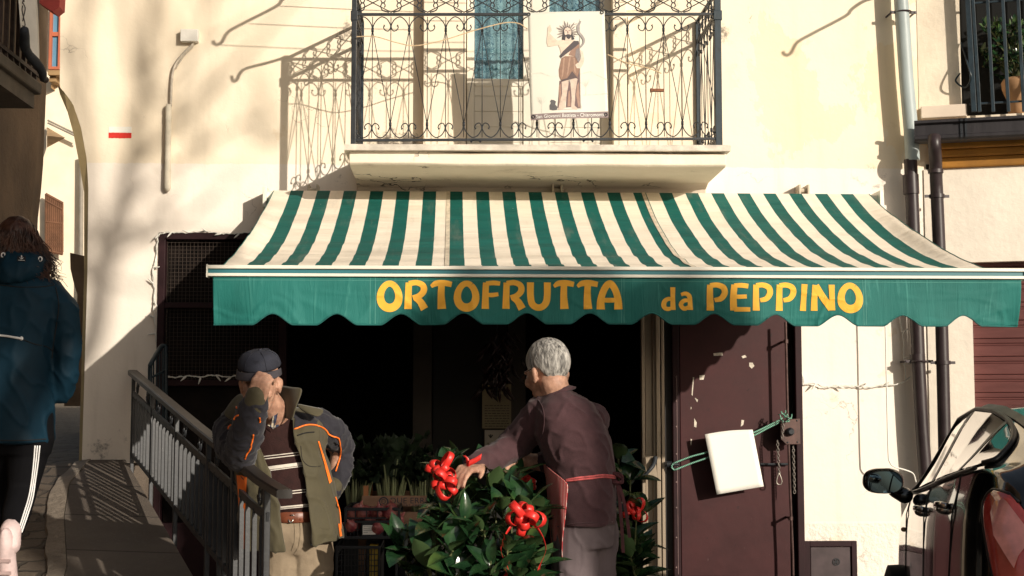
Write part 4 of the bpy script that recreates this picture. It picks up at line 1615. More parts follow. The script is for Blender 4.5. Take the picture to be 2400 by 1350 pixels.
m_cord = cordmat()
g = G()
yc = -.19
for pts in (((1578, 1086), (1620, 1070), (1662, 1058), (1715, 1034), (1768, 1013), (1800, 998), (1832, 982)),
            ((1580, 1102), (1620, 1086), (1664, 1070), (1715, 1044), (1768, 1020), (1800, 1003), (1836, 986)),
            ((1578, 1086), (1574, 1094), (1580, 1102))):
    g.tube(spline([at(x, y, yc + .004 * (i % 2)) for i, (x, y) in enumerate(pts)], 6), .0058, 6)
g.build('cord', m_cord, cord, smooth=True)
g = G()
r3 = random.Random(3)
for k in range(16):
    p = at(1838 + r3.uniform(-9, 12), 978 + r3.uniform(-7, 9), yl - .03)
    q = p + Vector((r3.uniform(-.03, .03), r3.uniform(-.02, .02), r3.uniform(-.02, .03)))
    g.tube(spline([p, (p + q) / 2 + Vector((r3.uniform(-.012, .012), -.01, r3.uniform(-.012, .012))), q], 4), .0035, 5)
g.build('knot', m_cord, cord)


# chains
def chain(x0_, y0_, x1_, y1_, yy, lab, n, hook=False):
    a, b_ = at(x0_, y0_, yy), at(x1_, y1_, yy)
    t_ = thing('hanging_chain', lab, 'chain', tuple(b_), 'chains hanging at the maroon door lock')
    g = G()
    for i in range(n):
        c = a.lerp(b_, (i + .5) / n)
        h = (a - b_).length / n * .66
        ring = []
        for k in range(13):
            an = 2 * pi * k / 12
            u, v = .0075 * cos(an), h * sin(an)
            ring.append(c + (Vector((u, 0, v)) if i % 2 else Vector((u * .55, u * .8, v))))
        g.tube(ring, .0028, 6, False)
    g.build('links', M('chain_steel', (.16, .14, .125), .4, .3, 30, metal=.7), t_, smooth=True)
    if hook:
        g = G()
        P = [b_ + Vector(v) for v in ((0, 0, .012), (-.012, 0, -.02), (-.017, 0, -.045), (-.010, 0, -.062), (.010, 0, -.062), (.017, 0, -.045), (.012, 0, -.02), (0, 0, .012))]
        g.tube(spline(P, 5), .0034, 6)
        g.build('carabiner', M('chain_steel_hook', (.42, .38, .33), .3, .2, 30, metal=.7), t_, smooth=True)


chain(1822, 1032, 1826, 1112, -.20, 'left hanging chain ending in a small carabiner by the lock', 12, True)
chain(1859, 1046, 1862, 1156, -.215, 'right hanging chain of the maroon door, nearest the door jamb', 16)
chain(1836, 990, 1833, 1026, -.225, 'short chain looped across the corner of the rusty lock plate', 6)


# ================================================================== STRING LIGHTS
def lights(pts, yy, every, lab, seed, r_=.0035, mat_=m_white):
    t_ = thing('string_lights', lab, 'string lights', tuple(at(*pts[len(pts) // 2], yy)), 'white string light cables')
    rr = random.Random(seed)
    P = spline([at(x + rr.uniform(-1.5, 1.5), y + rr.uniform(-1.5, 1.5), yy + rr.uniform(-.004, .004)) for x, y in pts], 8)
    P = [p + Vector((rr.uniform(-1, 1), rr.uniform(-1, 1), rr.uniform(-1, 1))) * .0025 for p in P]
    g = G()
    g.tube(P, r_, 5)
    g.tube([p + Vector((.004 * sin(i * 1.1), -.003, .004 * cos(i * 1.1))) for i, p in enumerate(P)], r_ * .7, 5)
    g.build('cable', mat_, t_)
    ln = 0
    nxt = every * .5
    for a, b_ in zip(P, P[1:]):
        ln += (b_ - a).length
        if ln > nxt:
            nxt += every
            d = Vector((rr.uniform(-1, 1), -.3, rr.uniform(-1, 1))).normalized()
            e = a + d * .05
            g = G()
            g.tube([a, a + d * .012, a + d * .03, e], [.004, .0065, .0055, .002], 8)
            g.build('bulb', m_white, t_, smooth=True)


lights([(366, 800), (364, 760), (360, 720), (364, 680), (358, 640), (366, 600), (368, 565), (374, 548), (400, 545), (440, 545), (480, 543), (520, 548), (560, 546), (610, 541)], -.016, .11,
       'white string lights tacked around the left shop window frame', 1)
lights([(384, 880), (410, 884), (440, 882), (470, 883), (500, 880), (530, 882), (560, 881)], -.04, .10, 'white string lights lying along the dark window rail', 2)
lights([(1886, 902), (1910, 900), (1930, 906), (1960, 905), (2000, 906), (2030, 907), (2070, 904), (2100, 900), (2118, 896), (2122, 885), (2118, 840), (2116, 800), (2111, 765), (2106, 740)], -.03, .16,
       'white string lights along the bright wall right of the door', 4)
# thin hanging cable with a bend
g = G()
g.tube(spline([at(x, y, yy) for x, y, yy in ((2073, 700, -.185), (2076, 800, -.185), (2079, 950, -.185), (2082, 1060, -.185), (2085, 1082, -.185), (2096, 1094, -.18), (2120, 1101, -.16), (2140, 1110, -.14), (2147, 1130, -.13))], 8), .0048, 8)
tag(g.build('cable_conduit', m_white, smooth=True), 'thin white conduit standing off the right wall with a bend at its foot', 'conduit')

# ================================================================== LEFT HOUSE
LX = -2.53
lh = thing('left_house', 'shaded brown stucco house at the left edge with an iron balcony', 'building', (LX - 1.5, -3, 0))
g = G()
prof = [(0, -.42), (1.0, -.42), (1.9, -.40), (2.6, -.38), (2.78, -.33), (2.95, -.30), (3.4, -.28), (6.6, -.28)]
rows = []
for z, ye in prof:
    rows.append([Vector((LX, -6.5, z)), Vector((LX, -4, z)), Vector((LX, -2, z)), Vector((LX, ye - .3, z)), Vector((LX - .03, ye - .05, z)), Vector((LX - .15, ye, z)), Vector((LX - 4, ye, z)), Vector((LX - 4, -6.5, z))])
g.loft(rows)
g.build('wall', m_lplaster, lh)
g = G()
g.box(LX - 4.2, LX + .25, -6.7, -.15, 6.61, 6.75)
g.build('roof', m_terracotta, lh)
ys_, ye_ = -4.6, at(95, 205, 0).y
xe = -2.17
pf = None
yfar = -9.26 + F * (-xe) / (1060 - 95)
zc_ = at(1060, 950 - 745, yfar).z
g = G()
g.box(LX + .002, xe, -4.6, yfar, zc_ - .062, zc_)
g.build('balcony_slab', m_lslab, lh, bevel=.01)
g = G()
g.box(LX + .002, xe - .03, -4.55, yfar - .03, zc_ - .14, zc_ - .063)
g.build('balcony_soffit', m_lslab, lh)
y = yfar - .05
while y > -4.5:
    g = G()
    g.box(xe - .035, xe - .015, y - .01, y + .01, zc_ + .001, zc_ + 1.0)
    y -= .098
    g.build('balcony_bar', m_rust, lh)
g = G()
g.box(xe - .045, xe - .005, -4.55, yfar - .03, zc_ + 1.0, zc_ + 1.03)
g.box(LX + .003, xe - .046, yfar - .05, yfar - .03, zc_ + 1.0, zc_ + 1.03)
g.box(xe - .04, xe - .01, -4.55, yfar - .02, zc_ + .03, zc_ + .05)
g.ell((xe + .0, yfar + .06, zc_ + .035), (.018, .018, .018), 10, 8)
g.tube([(xe - .02, yfar - .03, zc_ + .035), (xe, yfar + .05, zc_ + .035)], .008, 8)
g.build('balcony_rail', m_rust, lh)
# white cloth over the left balcony
g = G()
rows = []
yc0 = -9.26 + F * 2.15 / (1060 - 45)
for i in range(20):
    v = i / 19
    row = []
    for j in range(9):
        u = j / 8
        yy = lerp(yc0 - .22, yc0 + .14, u)
        z = lerp(3.72, 3.22 - .10 * u * 0 + .06 * (1 - u), v) - .10 * v * (u)
        row.append(Vector((xe + .012 + .05 * v + .018 * sin(u * 7 + v * 2), yy, z)))
    rows.append(row)
g.grid(rows)
wc = g.build('hanging_banner', M('white_cloth', (.66, .62, .56), .9, .08, 8, .2, 15), smooth=True, solid=.003)
tag(wc, 'white cloth with a dark rolled hem hanging on the shaded left balcony', 'banner')
g = G()
hem = [rows[-1][j] + Vector((.02, 0, -.02)) for j in range(9)]
g.tube(hem, [.02, .023, .026, .024, .022, .025, .023, .021, .018], 10)
g.build('rolled_hem', M('dark_hem', (.025, .028, .035), .8, .3, 20, .3, 40), wc, smooth=True)
g = G()
rr = random.Random(9)
for k in range(5):
    a = rows[4 + k * 2][3 + k % 2] + Vector((.012, 0, 0))
    P = [a + Vector((.004, rr.uniform(-.03, .05), -.03 * i + rr.uniform(-.015, .015))) for i in range(4)]
    g.tube(spline(P, 4), .003, 5)
g.build('line_drawing', M('ink', (.06, .05, .05), .8), wc)
# red cloth at the top edge
g = G()
pr = [at(x, y, -.95) for x, y in ((82, -40), (142, -40), (139, 16), (124, 27), (112, 20), (86, 2))]
pb = [p + Vector((.0, .12, 0)) for p in pr]
rows = [pr, pb]
g.loft(rows)
tag(g.build('red_awning_corner', M('red_cloth', (.46, .075, .065), .8, .12, 5, .2, 20)), 'red cloth corner of a folded awning at the top left', 'awning')

# ================================================================== FAR ALLEY HOUSES
FY = 18.0
fa = thing('alley_house', 'sunlit cream house closing the alley uphill behind the arch corner', 'building', tuple(at(165, 935, FY)))
g = G()
x0f, x1f = at(60, 500, FY).x, at(330, 500, FY).x
g.box(x0f, x1f, FY, FY + 6, .9, at(150, -60, FY).z)
g.build('wall', m_cream, fa)
g = G()
for a, b_, c, d in ((117, 141, 20, 162),):
    p, q = at(a, c, FY - .1), at(b_, d, FY - .1)
    g.box(p.x, p.x + .05, FY - .1, FY - .002, q.z, p.z)
    g.box(q.x - .05, q.x, FY - .1, FY - .002, q.z, p.z)
    zm = at(120, 82, FY).z
    g.box(p.x + .05, q.x - .05, FY - .08, FY - .002, zm - .04, zm + .04)
    g.box(p.x + .05, q.x - .05, FY - .1, FY - .002, q.z, q.z + .05)
wf = g.build('window_frame', M('red_window_frame', (.42, .12, .06), .6, .1, 3), fa)
g = G()
g.box(p.x + .05, q.x - .05, FY - .03, FY - .005, q.z + .05, p.z)
g.build('pane', M('blue_pane', (.10, .22, .32), .12, .3, .8, spec=.6), wf)
g = G()
p, q = at(112, 164, FY - .5), at(142, 200, FY - .5)
for k in range(3):
    g.box(p.x, q.x - .12 * k, FY - .5 + .12 * k, FY - .002, q.z + (2 - k) * .1, q.z + (2 - k) * .1 + .09)
g.build('balcony_ledge', M('brown_ledge', (.30, .19, .09), .8, .2, 4), fa)
g = G()
a, b_, c = at(112, 300, FY - .9), at(152, 324, FY - .02), at(112, 345, FY - .02)
d = at(112, 322, FY - .02)
g.add([at(110, 298, FY - .02), at(153, 323, FY - 1.0), at(110, 346, FY - .02), at(110, 318, FY - 1.0)], [(0, 1, 3), (0, 2, 1), (1, 2, 3), (0, 3, 2)])
g.build('eave', M('brown_eave', (.36, .24, .13), .8, .2, 4), fa)
g = G()
for x, y, x2, y2 in ((112, 282, 186, 318), (112, 288, 188, 324)):
    g.tube([at(x, y, FY - .3), at(x2, y2, FY - .3)], .02, 6)
g.tube([at(191, 365, FY - .15), at(189, 645, FY - .15), at(188, 700, FY - .15)], .045, 8)
g.build('pipework', M('grey_pipe', (.25, .22, .18), .7), fa)
gr_ = G()
p, q = at(106, 455, FY - .2), at(146, 590, FY - .2)
n = 8
for i in range(n + 1):
    x = lerp(108, 146, i / n)
    gr_.tube([at(x, 455 + 22 * i / n, FY - .2), at(x, 585 + 6 * i / n, FY - .2)], .024, 5)
for y in (455, 470, 520, 590):
    gr_.tube([at(107, y - (3 if y > 580 else 0), FY - .2), at(147, y + (22 if y < 500 else 5), FY - .2)], .032, 5)
for i in range(n):
    for j in range(4):
        x, y = lerp(108, 146, (i + .5) / n), 528 + j * 15
        gr_.tube([at(x + 2.2 * cos(k * pi / 3), y + 6 * sin(k * pi / 3), FY - .21) for k in range(7)], .017, 5, False)
gr_.build('window_grille', M('rust_grille', (.16, .075, .04), .8, .2, 5), fa)
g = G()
pts = [(164, 592), (196, 600), (210, 600), (210, 952), (150, 952), (160, 800), (180, 745), (181, 690), (172, 660), (165, 630)]  # outline of the alley shadow, painted in as a brown slab
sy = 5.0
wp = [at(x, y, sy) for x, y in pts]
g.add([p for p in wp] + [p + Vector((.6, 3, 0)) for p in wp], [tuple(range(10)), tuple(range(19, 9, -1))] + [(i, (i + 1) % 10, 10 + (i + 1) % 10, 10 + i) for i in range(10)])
tag(g.build('alley_shadow_slab', m_shadowbrown), 'brown slab standing in for the shadow shape in the alley behind the shop corner', 'wall')

# ================================================================== GROUND, RAMP, ALLEY
def ramp_z(y): return 1.08 + .2 * y if y < 0 else 1.08 + .024 * y


m_street = M('street_paving', (.075, .066, .058), .85, .3, 3, .6, 14, bdist=.01)
g = G()
g.add([(-400, -400, -.004), (400, -400, -.004), (400, 400, -.004), (-400, 400, -.004)], [(0, 1, 2, 3)])
tag(g.build('ground', M('far_ground', (.16, .14, .11), .9, .3, .4, .3, 3)), kind='structure')
g = G()
g.box(-14, 14, -40, -.36, -.06, .0)
tag(g.build('street', m_street), kind='structure')


def rail_xy(t): return Vector((lerp(-2.02, -.656, t), lerp(-.16, -3.86, t), 0))


def edge_x(y): return lerp(-2.02, -.656, (y + .16) / -3.70) - .012


def cobble_mat():
    m, t, b, co = newmat('alley_cobbles')
    v = t.mapping(co, (1, 1, 1))
    dn = t.new('ShaderNodeTexNoise'); dn.inputs['Scale'].default_value = 3; dn.inputs['Detail'].default_value = 5
    t.l.new(co, dn.inputs['Vector'])
    mx = t.new('ShaderNodeMix', data_type='RGBA', blend_type='LINEAR_LIGHT'); mx.inputs[0].default_value = .10
    t.l.new(v, mx.inputs[6]); t.l.new(dn.outputs['Color'], mx.inputs[7])
    br_ = t.new('ShaderNodeTexBrick')
    br_.inputs['Scale'].default_value = 1
    br_.inputs['Brick Width'].default_value = .30
    br_.inputs['Row Height'].default_value = .17
    br_.inputs['Mortar Size'].default_value = .018
    br_.inputs['Mortar Smooth'].default_value = .5
    br_.inputs['Color1'].default_value = (.13, .10, .072, 1)
    br_.inputs['Color2'].default_value = (.085, .064, .048, 1)
    br_.inputs['Mortar'].default_value = (.05, .04, .03, 1)
    t.l.new(mx.outputs[2], br_.inputs['Vector'])
    n1 = t.noise(co, 7, 7, .7)
    c = t.mix(t.math('MULTIPLY', t.ramp(n1, .45, .75), .6), br_.outputs['Color'], (.09, .065, .05))
    t.l.new(c, b.inputs['Base Color'])
    b.inputs['Roughness'].default_value = .8
    h = t.math('SUBTRACT', t.math('MULTIPLY', n1, .8), br_.outputs['Fac'])
    t.l.new(t.bump(h, .9, .025), b.inputs['Normal'])
    return m


m_cob = cobble_mat()
g = G()
rows = []
ysl = [3.6 - .12 * i for i in range(80)]
for y in ysl:
    if ramp_z(y) < -.1: break
    xr_ = -2.02 if y > -.1 else edge_x(y)
    if y > -.1: xr_ = -1.9
    rows.append([Vector((lerp(-7, xr_, j / 40), y, ramp_z(y) + (.012 * nz((lerp(-7, xr_, j / 40), y, 0), 4, 2)))) for j in range(41)])
g.grid(rows)
bot = [Vector((r[-1].x, r[-1].y, -.05)) for r in rows]
g.grid([[r[-1] for r in rows], bot])
tag(g.build('ramp', m_cob, smooth=True, angle=50), kind='structure')
g = G()
rows = [[Vector((x, y, ramp_z(y) - .004)) for x in (-14, -7, -1.2)] for y in (3.55, 8, 14, 30)]
g.grid(rows)
tag(g.build('alley_path', m_cob), kind='structure')


def curb(y):  # left boundary of the slab paving
    pts = [(-9, -1.15), (-3.6, -1.62), (-2.2, -1.86), (-1.3, -2.12), (-.6, -2.28), (-.1, -2.30)]
    return itp(y, [p[0] for p in pts], [p[1] for p in pts])


def slab_paving():
    m, t, b, co = newmat('pavement_slabs')
    sep = t.new('ShaderNodeSeparateXYZ'); t.l.new(co, sep.inputs[0])
    u = t.math('FRACT', t.math('DIVIDE', t.math('ADD', sep.outputs[1], t.math('MULTIPLY', sep.outputs[0], .12)), .62))
    j = t.math('MULTIPLY', t.ramp(u, .0, .022), t.ramp(u, 1, .985))
    n1 = t.noise(co, 60, 3, .6)
    n2 = t.noise(co, 2, 5, .6)
    cell = t.math('FRACT', t.math('MULTIPLY', t.math('FLOOR', t.math('DIVIDE', t.math('ADD', sep.outputs[1], t.math('MULTIPLY', sep.outputs[0], .12)), .62)), .37))
    c = t.mix(t.ramp(n2, .3, .7), (.10, .080, .065), (.15, .122, .098))
    c = t.mix(t.math('MULTIPLY', cell, .45), c, (.10, .082, .068))
    c = t.mix(t.math('MULTIPLY', t.ramp(n1, .55, .75), .35), c, (.25, .21, .17))
    c = t.mix(t.math('SUBTRACT', 1, j), c, (.03, .025, .02))
    t.l.new(c, b.inputs['Base Color'])
    b.inputs['Roughness'].default_value = .8
    t.l.new(t.bump(t.math('ADD', t.math('MULTIPLY', n1, .25), j), .6, .008), b.inputs['Normal'])
    return m


g = G()
rows = []
ys2 = [-.02 - .08 * i for i in range(66)]
for y in ys2:
    a, b_ = curb(y), edge_x(y) - .003
    rows.append([Vector((lerp(a, b_, k / 10), y, ramp_z(y) + .028)) for k in range(11)])
g.grid(rows)
g.grid([[r[-1] for r in rows], [r[-1] - Vector((0, 0, .06)) for r in rows]])
g.grid([[r[0] for r in rows], [r[0] - Vector((0, 0, .06)) for r in rows]])
tag(g.build('pavement', slab_paving()), kind='structure')
g = G()
rows = []
for y in ys2:
    a = curb(y)
    e1, e2 = .0 * nz((0, y * 3, 1), 1, 3), .022 * nz((0, y * 5, 5), 1, 4)
    zz = ramp_z(y)
    rows.append([Vector((a - .11 + e2, y, zz - .02)), Vector((a - .10 + e2, y, zz + .018)), Vector((a - .05, y, zz + .026)), Vector((a - .004, y, zz + .034)), Vector((a - .002, y, zz - .02))])
g.grid(rows)
tag(g.build('kerb', M('worn_kerb', (.24, .20, .16), .85, .2, 6, .9, 18, dirt=.3, dirtcol=(.12, .095, .075), bdist=.02)), kind='structure')

# ================================================================== RAMP RAILING
rr_ = thing('ramp_railing', 'dark grey iron ramp railing with flat handrail and pickets between walkway and shop', 'railing', (-1.3, -2, .2))


def rp(t, z):
    p = rail_xy(t)
    p.z = z
    return p


def rtop(t): return itp(t, [0, .577, .85, .93, 1], [1.655, 1.345, 1.205, 1.155, 1.118])
def rbend(t): return Vector((.03 * max(0, (t - .85) / .15) ** 2, 0, 0))


TS = [i / 60 for i in range(61)]
g = G()
rows = []
dirr = (rail_xy(1) - rail_xy(0)).normalized()
side = Vector((-dirr.y, dirr.x, 0))
for t in TS:
    c = rp(t, rtop(t)) + rbend(t)
    rows.append([c + side * a + Vector((0, 0, z)) for a, z in ((-.03, -.012), (-.03, .012), (-.024, .018), (.024, .018), (.03, .012), (.03, -.012), (.024, -.016), (-.024, -.016))])
g.loft(rows)
m_rail = M('handrail_paint', (.036, .030, .027), .42, .2, 6, .1, 40, spec=.5)
m_grey = M('grey_iron_paint', (.026, .028, .032), .45, .25, 12, .15, 50, spec=.5, dirt=.05, dirtcol=(.14, .13, .12))
g.build('handrail', m_rail, rr_, smooth=True, angle=35)
for dz, w_, h_ in ((-.125, .012, .035), (-.50, .012, .03)):
    g = G()
    for a, b_ in zip(TS[:-4], TS[1:-3]):
        g.bar(rp(a, rtop(a) + dz) + rbend(a), rp(b_, rtop(b_) + dz) + rbend(b_), w_, h_)
    g.build('rail', m_grey, rr_)
for t, bot_ in ((.012, None), (.215, None), (.43, None), (.655, None), (.80, .0), (.945, .0)):
    p = rp(t, 0) + rbend(t)
    z1 = rtop(t) - .012
    z0 = (ramp_z(p.y) - .16) if t < .79 else .0
    g = G()
    wv = .022 if t < .94 else .026
    g.obox((p.x, p.y, (z0 + z1) / 2), dirr * .5 * wv * 1.2, side * wv * .5, (0, 0, (z1 - z0) / 2))
    g.build('post', m_grey, rr_, bevel=.003)
npk = 32
for i in range(npk):
    g = G()
    t = .03 + .90 * i / (npk - 1)
    if min(abs(t - q) for q in (.012, .215, .43, .655, .80, .945)) < .012: continue
    p = rp(t, 0) + rbend(t)
    z1, z0 = rtop(t) - .145, rtop(t) - .485
    if t > .70: z0 = max(.02, z0 - .45)
    w2 = .008
    hw, hd_ = .011, .009
    pts = []
    for z, k in ((z0, 1), (z1 - .03, 1)):
        pts.append([p + dirr * a * hw + side * b_ * hd_ + Vector((0, 0, z)) for a, b_ in ((-1, -1), (1, -1), (1, 1), (-1, 1))])
    tp = [p + dirr * a * hw + side * b_ * hd_ + Vector((0, 0, z1 + (.012 if a > 0 else -.03))) for a, b_ in ((-1, -1), (1, -1), (1, 1), (-1, 1))]
    g.loft([pts[0], pts[1], tp])
    g.build('picket', m_grey, rr_)
for i in range(9):
    g = G()
    t = .06 + i * .108
    if t > .93: break
    c = rp(t, rtop(t) - .062) + rbend(t)
    for ph in (0, pi):
        P = []
        for k in range(15):
            an = ph + k / 14 * 4.6
            r_ = .045 * (1 - .045 * k)
            P.append(c + dirr * (r_ * cos(an)) + Vector((0, 0, r_ * sin(an))))
        g.tube(P, .0055, 6)
    g.build('scroll_ornament', m_grey, rr_, smooth=True)
# small gate frame at the far end
gf = thing('gate_rail', 'short dark metal rail with a rounded top in front of the mesh window', 'railing', tuple(at(370, 1000, -.3)))
g = G()
P = [at(x, y, yy) for x, y, yy in ((352, 1060, -.42), (352, 900, -.42), (352, 862, -.42), (354, 852, -.42), (372, 820, -.3), (380, 811, -.28), (386, 812, -.27), (388, 822, -.27), (388, 900, -.27), (388, 1060, -.27))]
g.tube(spline(P, 5), .014, 8)
g.build('frame', m_blueiron, gf, smooth=True)
g = G()
for f in (.2, .4, .6, .8):
    x, yy = lerp(353, 388, f), lerp(-.42, -.27, f)
    g.tube([at(x, 850 - 36 * f, yy), at(x, 1060, yy)], .005, 6)
g.tube([at(354, 885, -.42), at(388, 868, -.27)], .007, 6)
g.build('bar', m_blueiron, gf)
# ================================================================== TREES BEHIND THE CAMERA (bare one shadows the facade, evergreens added for shade)
def wall_to(xw, zw, y):
    """point at depth y whose sun shadow falls at (xw, zw) on the facade"""
    k = -y
    return Vector((xw - SUN.x / SUN.y * k, y, zw - SUN.z / SUN.y * k))


m_bark = M('bark', (.10, .075, .055), .95, .4, 6, 1, 20, bdist=.03)
m_leafdark = M('evergreen_leaves', (.030, .045, .018), .7, .4, 3)


def bare_tree(yy):
    t_ = thing('bare_tree', 'tall leafless street tree behind the viewer that shadows the cream wall', 'tree', tuple(Vector((wall_to(-3.7, 0, yy).x, yy, 0))))
    g = G()
    rr = random.Random(21)
    base = ORG[t_]

    def br(pts, r0, r1):
        P = spline([wall_to(x, z, yy + d) for x, z, d in pts], 6)
        n = len(P)
        g.tube(P, [lerp(r0, r1, i / (n - 1)) for i in range(n)], 8)
        return P

    W = lambda px, py: ((px - 1060) / 360, 1.45 + (950 - py) / 360)
    tr = [(-3.7, -5.7, 0), (-3.4, .4, 0), (-3.05, 1.15, 0), (-2.72, 1.45, 0), (*W(212, 830), 0), (*W(245, 640), 0), (*W(275, 520), 0), (*W(303, 400), 0), (*W(328, 230), 0), (*W(345, 60), 0), (*W(360, -150), 0)]
    P = spline([Vector((0, 0, 0)) + wall_to(x, z, yy + d) for x, z, d in tr], 6)
    P[0].z = 0
    n = len(P)
    g.tube(P, [lerp(.085, .035, i / (n - 1)) for i in range(n)], 10)
    g.build('trunk', m_bark, t_, smooth=True)
    g = G()
    limbs = [([W(303, 400), W(390, 310), W(460, 240), W(570, 120), W(700, -40)], .055, .02), ([W(275, 520), W(340, 440), W(430, 380), W(540, 300), W(640, 260)], .04, .012),
             ([W(245, 640), W(300, 580), W(390, 540), W(500, 470)], .035, .01), ([W(250, 620), W(205, 480), W(190, 300), W(182, 120), W(190, -60)], .05, .03),
             ([W(328, 230), W(300, 120), W(285, 0), W(240, -120)], .045, .02), ([W(400, 300), W(420, 180), W(470, 60), W(500, -100)], .03, .012),
             ([W(190, 300), W(150, 200), W(120, 90)], .03, .012), ([W(235, 680), W(190, 640), W(150, 620)], .02, .008), ([W(330, 240), W(420, 150), W(480, 90)], .02, .008),
             ([W(540, 300), W(600, 330), W(660, 340)], .012, .005), ([W(460, 370), W(520, 400), W(600, 380)], .012, .005)]
    limbs = [(p_, a_ * .62, b2 * .8) for p_, a_, b2 in limbs]
    for pts, a, b_ in limbs:
        br([(x, z, rr.uniform(-.8, .8) * min(1, i * .5)) for i, (x, z) in enumerate(pts)], a, b_)
    for k in range(60):
        pts, a, b_ = rr.choice(limbs)
        i = rr.randrange(len(pts) - 1)
        f = rr.random()
        x, z = lerp(pts[i][0], pts[i + 1][0], f), lerp(pts[i][1], pts[i + 1][1], f)
        an = rr.uniform(.3, 2.4)
        l = rr.uniform(.25, .7)
        br([(x, z, 0), (x + l * .5 * cos(an) + rr.uniform(-.05, .05), z + l * .5 * sin(an), rr.uniform(-.2, .2)), (x + l * cos(an), z + l * sin(an), rr.uniform(-.4, .4))], .014, .004)
    # long thin twigs that streak the awning
    for k in range(9):
        x, z = rr.uniform(-3.3, -1.2), rr.uniform(1.5, 2.6)
        br([(x, z, 0), (x + .6, z + rr.uniform(-.05, .12), 0), (x + 1.3, z + rr.uniform(-.1, .2), 0)], .016, .006)
    g.build('crown', m_bark, t_, smooth=True)


bare_tree(-14.5)


def evergreen(name_lab, yy, blobs, trunk_xw, seed, grp):  # unseen crown added to cast shade, lobes laid out to fit the shadow
    """crown made of leaf faces filling the given (xw, zw, rx, rz) lobes"""
    b0 = wall_to(trunk_xw, 0, yy)
    t_ = thing('added_shade_tree', name_lab, 'tree', (b0.x, yy, 0), grp)
    rr = random.Random(seed)
    g = G()
    tops = []
    for xw, zw, rx, rz_ in blobs:
        c = wall_to(xw, zw, yy)
        tops.append(c)
        nn = int(1700 * rx * rz_ / .5)
        for k in range(nn):
            while True:
                u = Vector((rr.uniform(-1, 1), rr.uniform(-1, 1), rr.uniform(-1, 1)))
                if u.length < 1: break
            p = c + Vector((u.x * rx, u.y * rx * .8, u.z * rz_))
            a = Vector((rr.uniform(-1, 1), rr.uniform(-1, 1), rr.uniform(-1, 1))).normalized()
            b_ = a.orthogonal().normalized()
            s_ = rr.uniform(.06, .13)
            g.add([p - a * s_, p + b_ * s_ * .5, p + a * s_, p - b_ * s_ * .5], [(0, 1, 2, 3)])
    g.build('crown', m_leafdark, t_)
    g = G()
    low = min(tops, key=lambda v: v.z)
    g.tube(spline([(b0.x, yy, 0), (b0.x + .1, yy, low.z * .5), tuple(low)], 5), [.16 - .006 * i for i in range(11)], 10)
    for c in tops:
        g.tube([low, (low + c) / 2 + Vector((0, 0, .1)), c], [.07, .05, .03], 8)
    g.build('trunk', m_bark, t_, smooth=True)


evergreen('dense evergreen crown added out of view to shade the left house', -12.5,
          [(-3.95, 1.7, .8, 1.0), (-3.65, 2.9, .85, 1.1), (-4.3, 3.2, 1.0, 1.2), (-3.55, 1.25, .5, .42), (-4.5, 1.3, .7, .8), (-3.7, 4.2, .9, 1.0)], -5.0, 5, 'unseen evergreens added as shade casters')
evergreen('low evergreen crown added out of view, shaped to shade the middle of the awning valance', -14.0,
          [(-1.10, .97, .46, .40), (-.55, .92, .40, .40), (-1.50, .95, .34, .36), (-1.42, .60, .30, .30), (-1.0, .35, .5, .5), (-.5, .2, .5, .6), (-1.32, -.1, .40, .4), (-.75, -.6, .6, .6), (-1.70, .20, .27, .30), (-1.62, -.25, .34, .36), (-1.58, -.7, .38, .4)], -1.0, 11, 'unseen evergreens added as shade casters')

# ================================================================== PLANTS WITH RED BOWS
def leaf_mat():
    m, t, b, co = newmat('glossy_leaf')
    oi = t.new('ShaderNodeNewGeometry')
    n1 = t.noise(co, 14, 4, .6)
    c = t.mix(t.ramp(n1, .35, .7), (.008, .026, .011), (.020, .055, .018))
    c = t.mix(t.math('MULTIPLY', t.ramp(t.noise(co, 5, 2, .5), .58, .68), .5), c, (.10, .15, .035))
    c = t.mix(t.math('MULTIPLY', oi.outputs['Backfacing'], .7), c, (.08, .13, .05))
    t.l.new(c, b.inputs['Base Color'])
    b.inputs['Roughness'].default_value = .18
    b.inputs['Specular IOR Level'].default_value = .5
    b.inputs['Transmission Weight'].default_value = 0
    t.l.new(t.bump(t.noise(co, 70, 3, .6), .12, .004), b.inputs['Normal'])
    return m


m_leaf = leaf_mat()
m_stem = M('green_stem', (.10, .11, .04), .6, .3, 20)


def leaf(g, base, d, n, ln, wd, curl, fold=.25):
    d = d.normalized()
    s_ = d.cross(n)
    if s_.length < 1e-3: s_ = d.orthogonal()
    s_.normalize()
    n = s_.cross(d).normalized()
    rows = []
    for i in range(7):
        t = i / 6
        w_ = wd * (sin(pi * min(1, t * .96 + .04)) ** .75) * (1 - .25 * t)
        c = base + d * ln * t - n * curl * ln * t * t
        rows.append([c - s_ * w_ + n * w_ * fold, c - s_ * w_ * .5 + n * w_ * fold * .35, c, c + s_ * w_ * .5 + n * w_ * fold * .35, c + s_ * w_ + n * w_ * fold])
    g.grid(rows)


def rosette(g, gs_, c, axis, rr, nleaf, ln):
    axis = axis.normalized()
    a = axis.orthogonal().normalized()
    b_ = axis.cross(a)
    ph = rr.uniform(0, 6)
    for k in range(nleaf):
        an = ph + k * 2.4
        tilt = rr.uniform(.25, 1.25)
        d = axis * cos(tilt) + (a * cos(an) + b_ * sin(an)) * sin(tilt)
        l = ln * rr.uniform(.55, 1.25)
        base = c - axis * rr.uniform(0, .07)
        leaf(g, base + d * .012, d, axis + d * .1, l, l * rr.uniform(.23, .31), rr.uniform(.05, .5), rr.uniform(.1, .4))
        gs_.tube([base, base + d * .016], .002, 5)


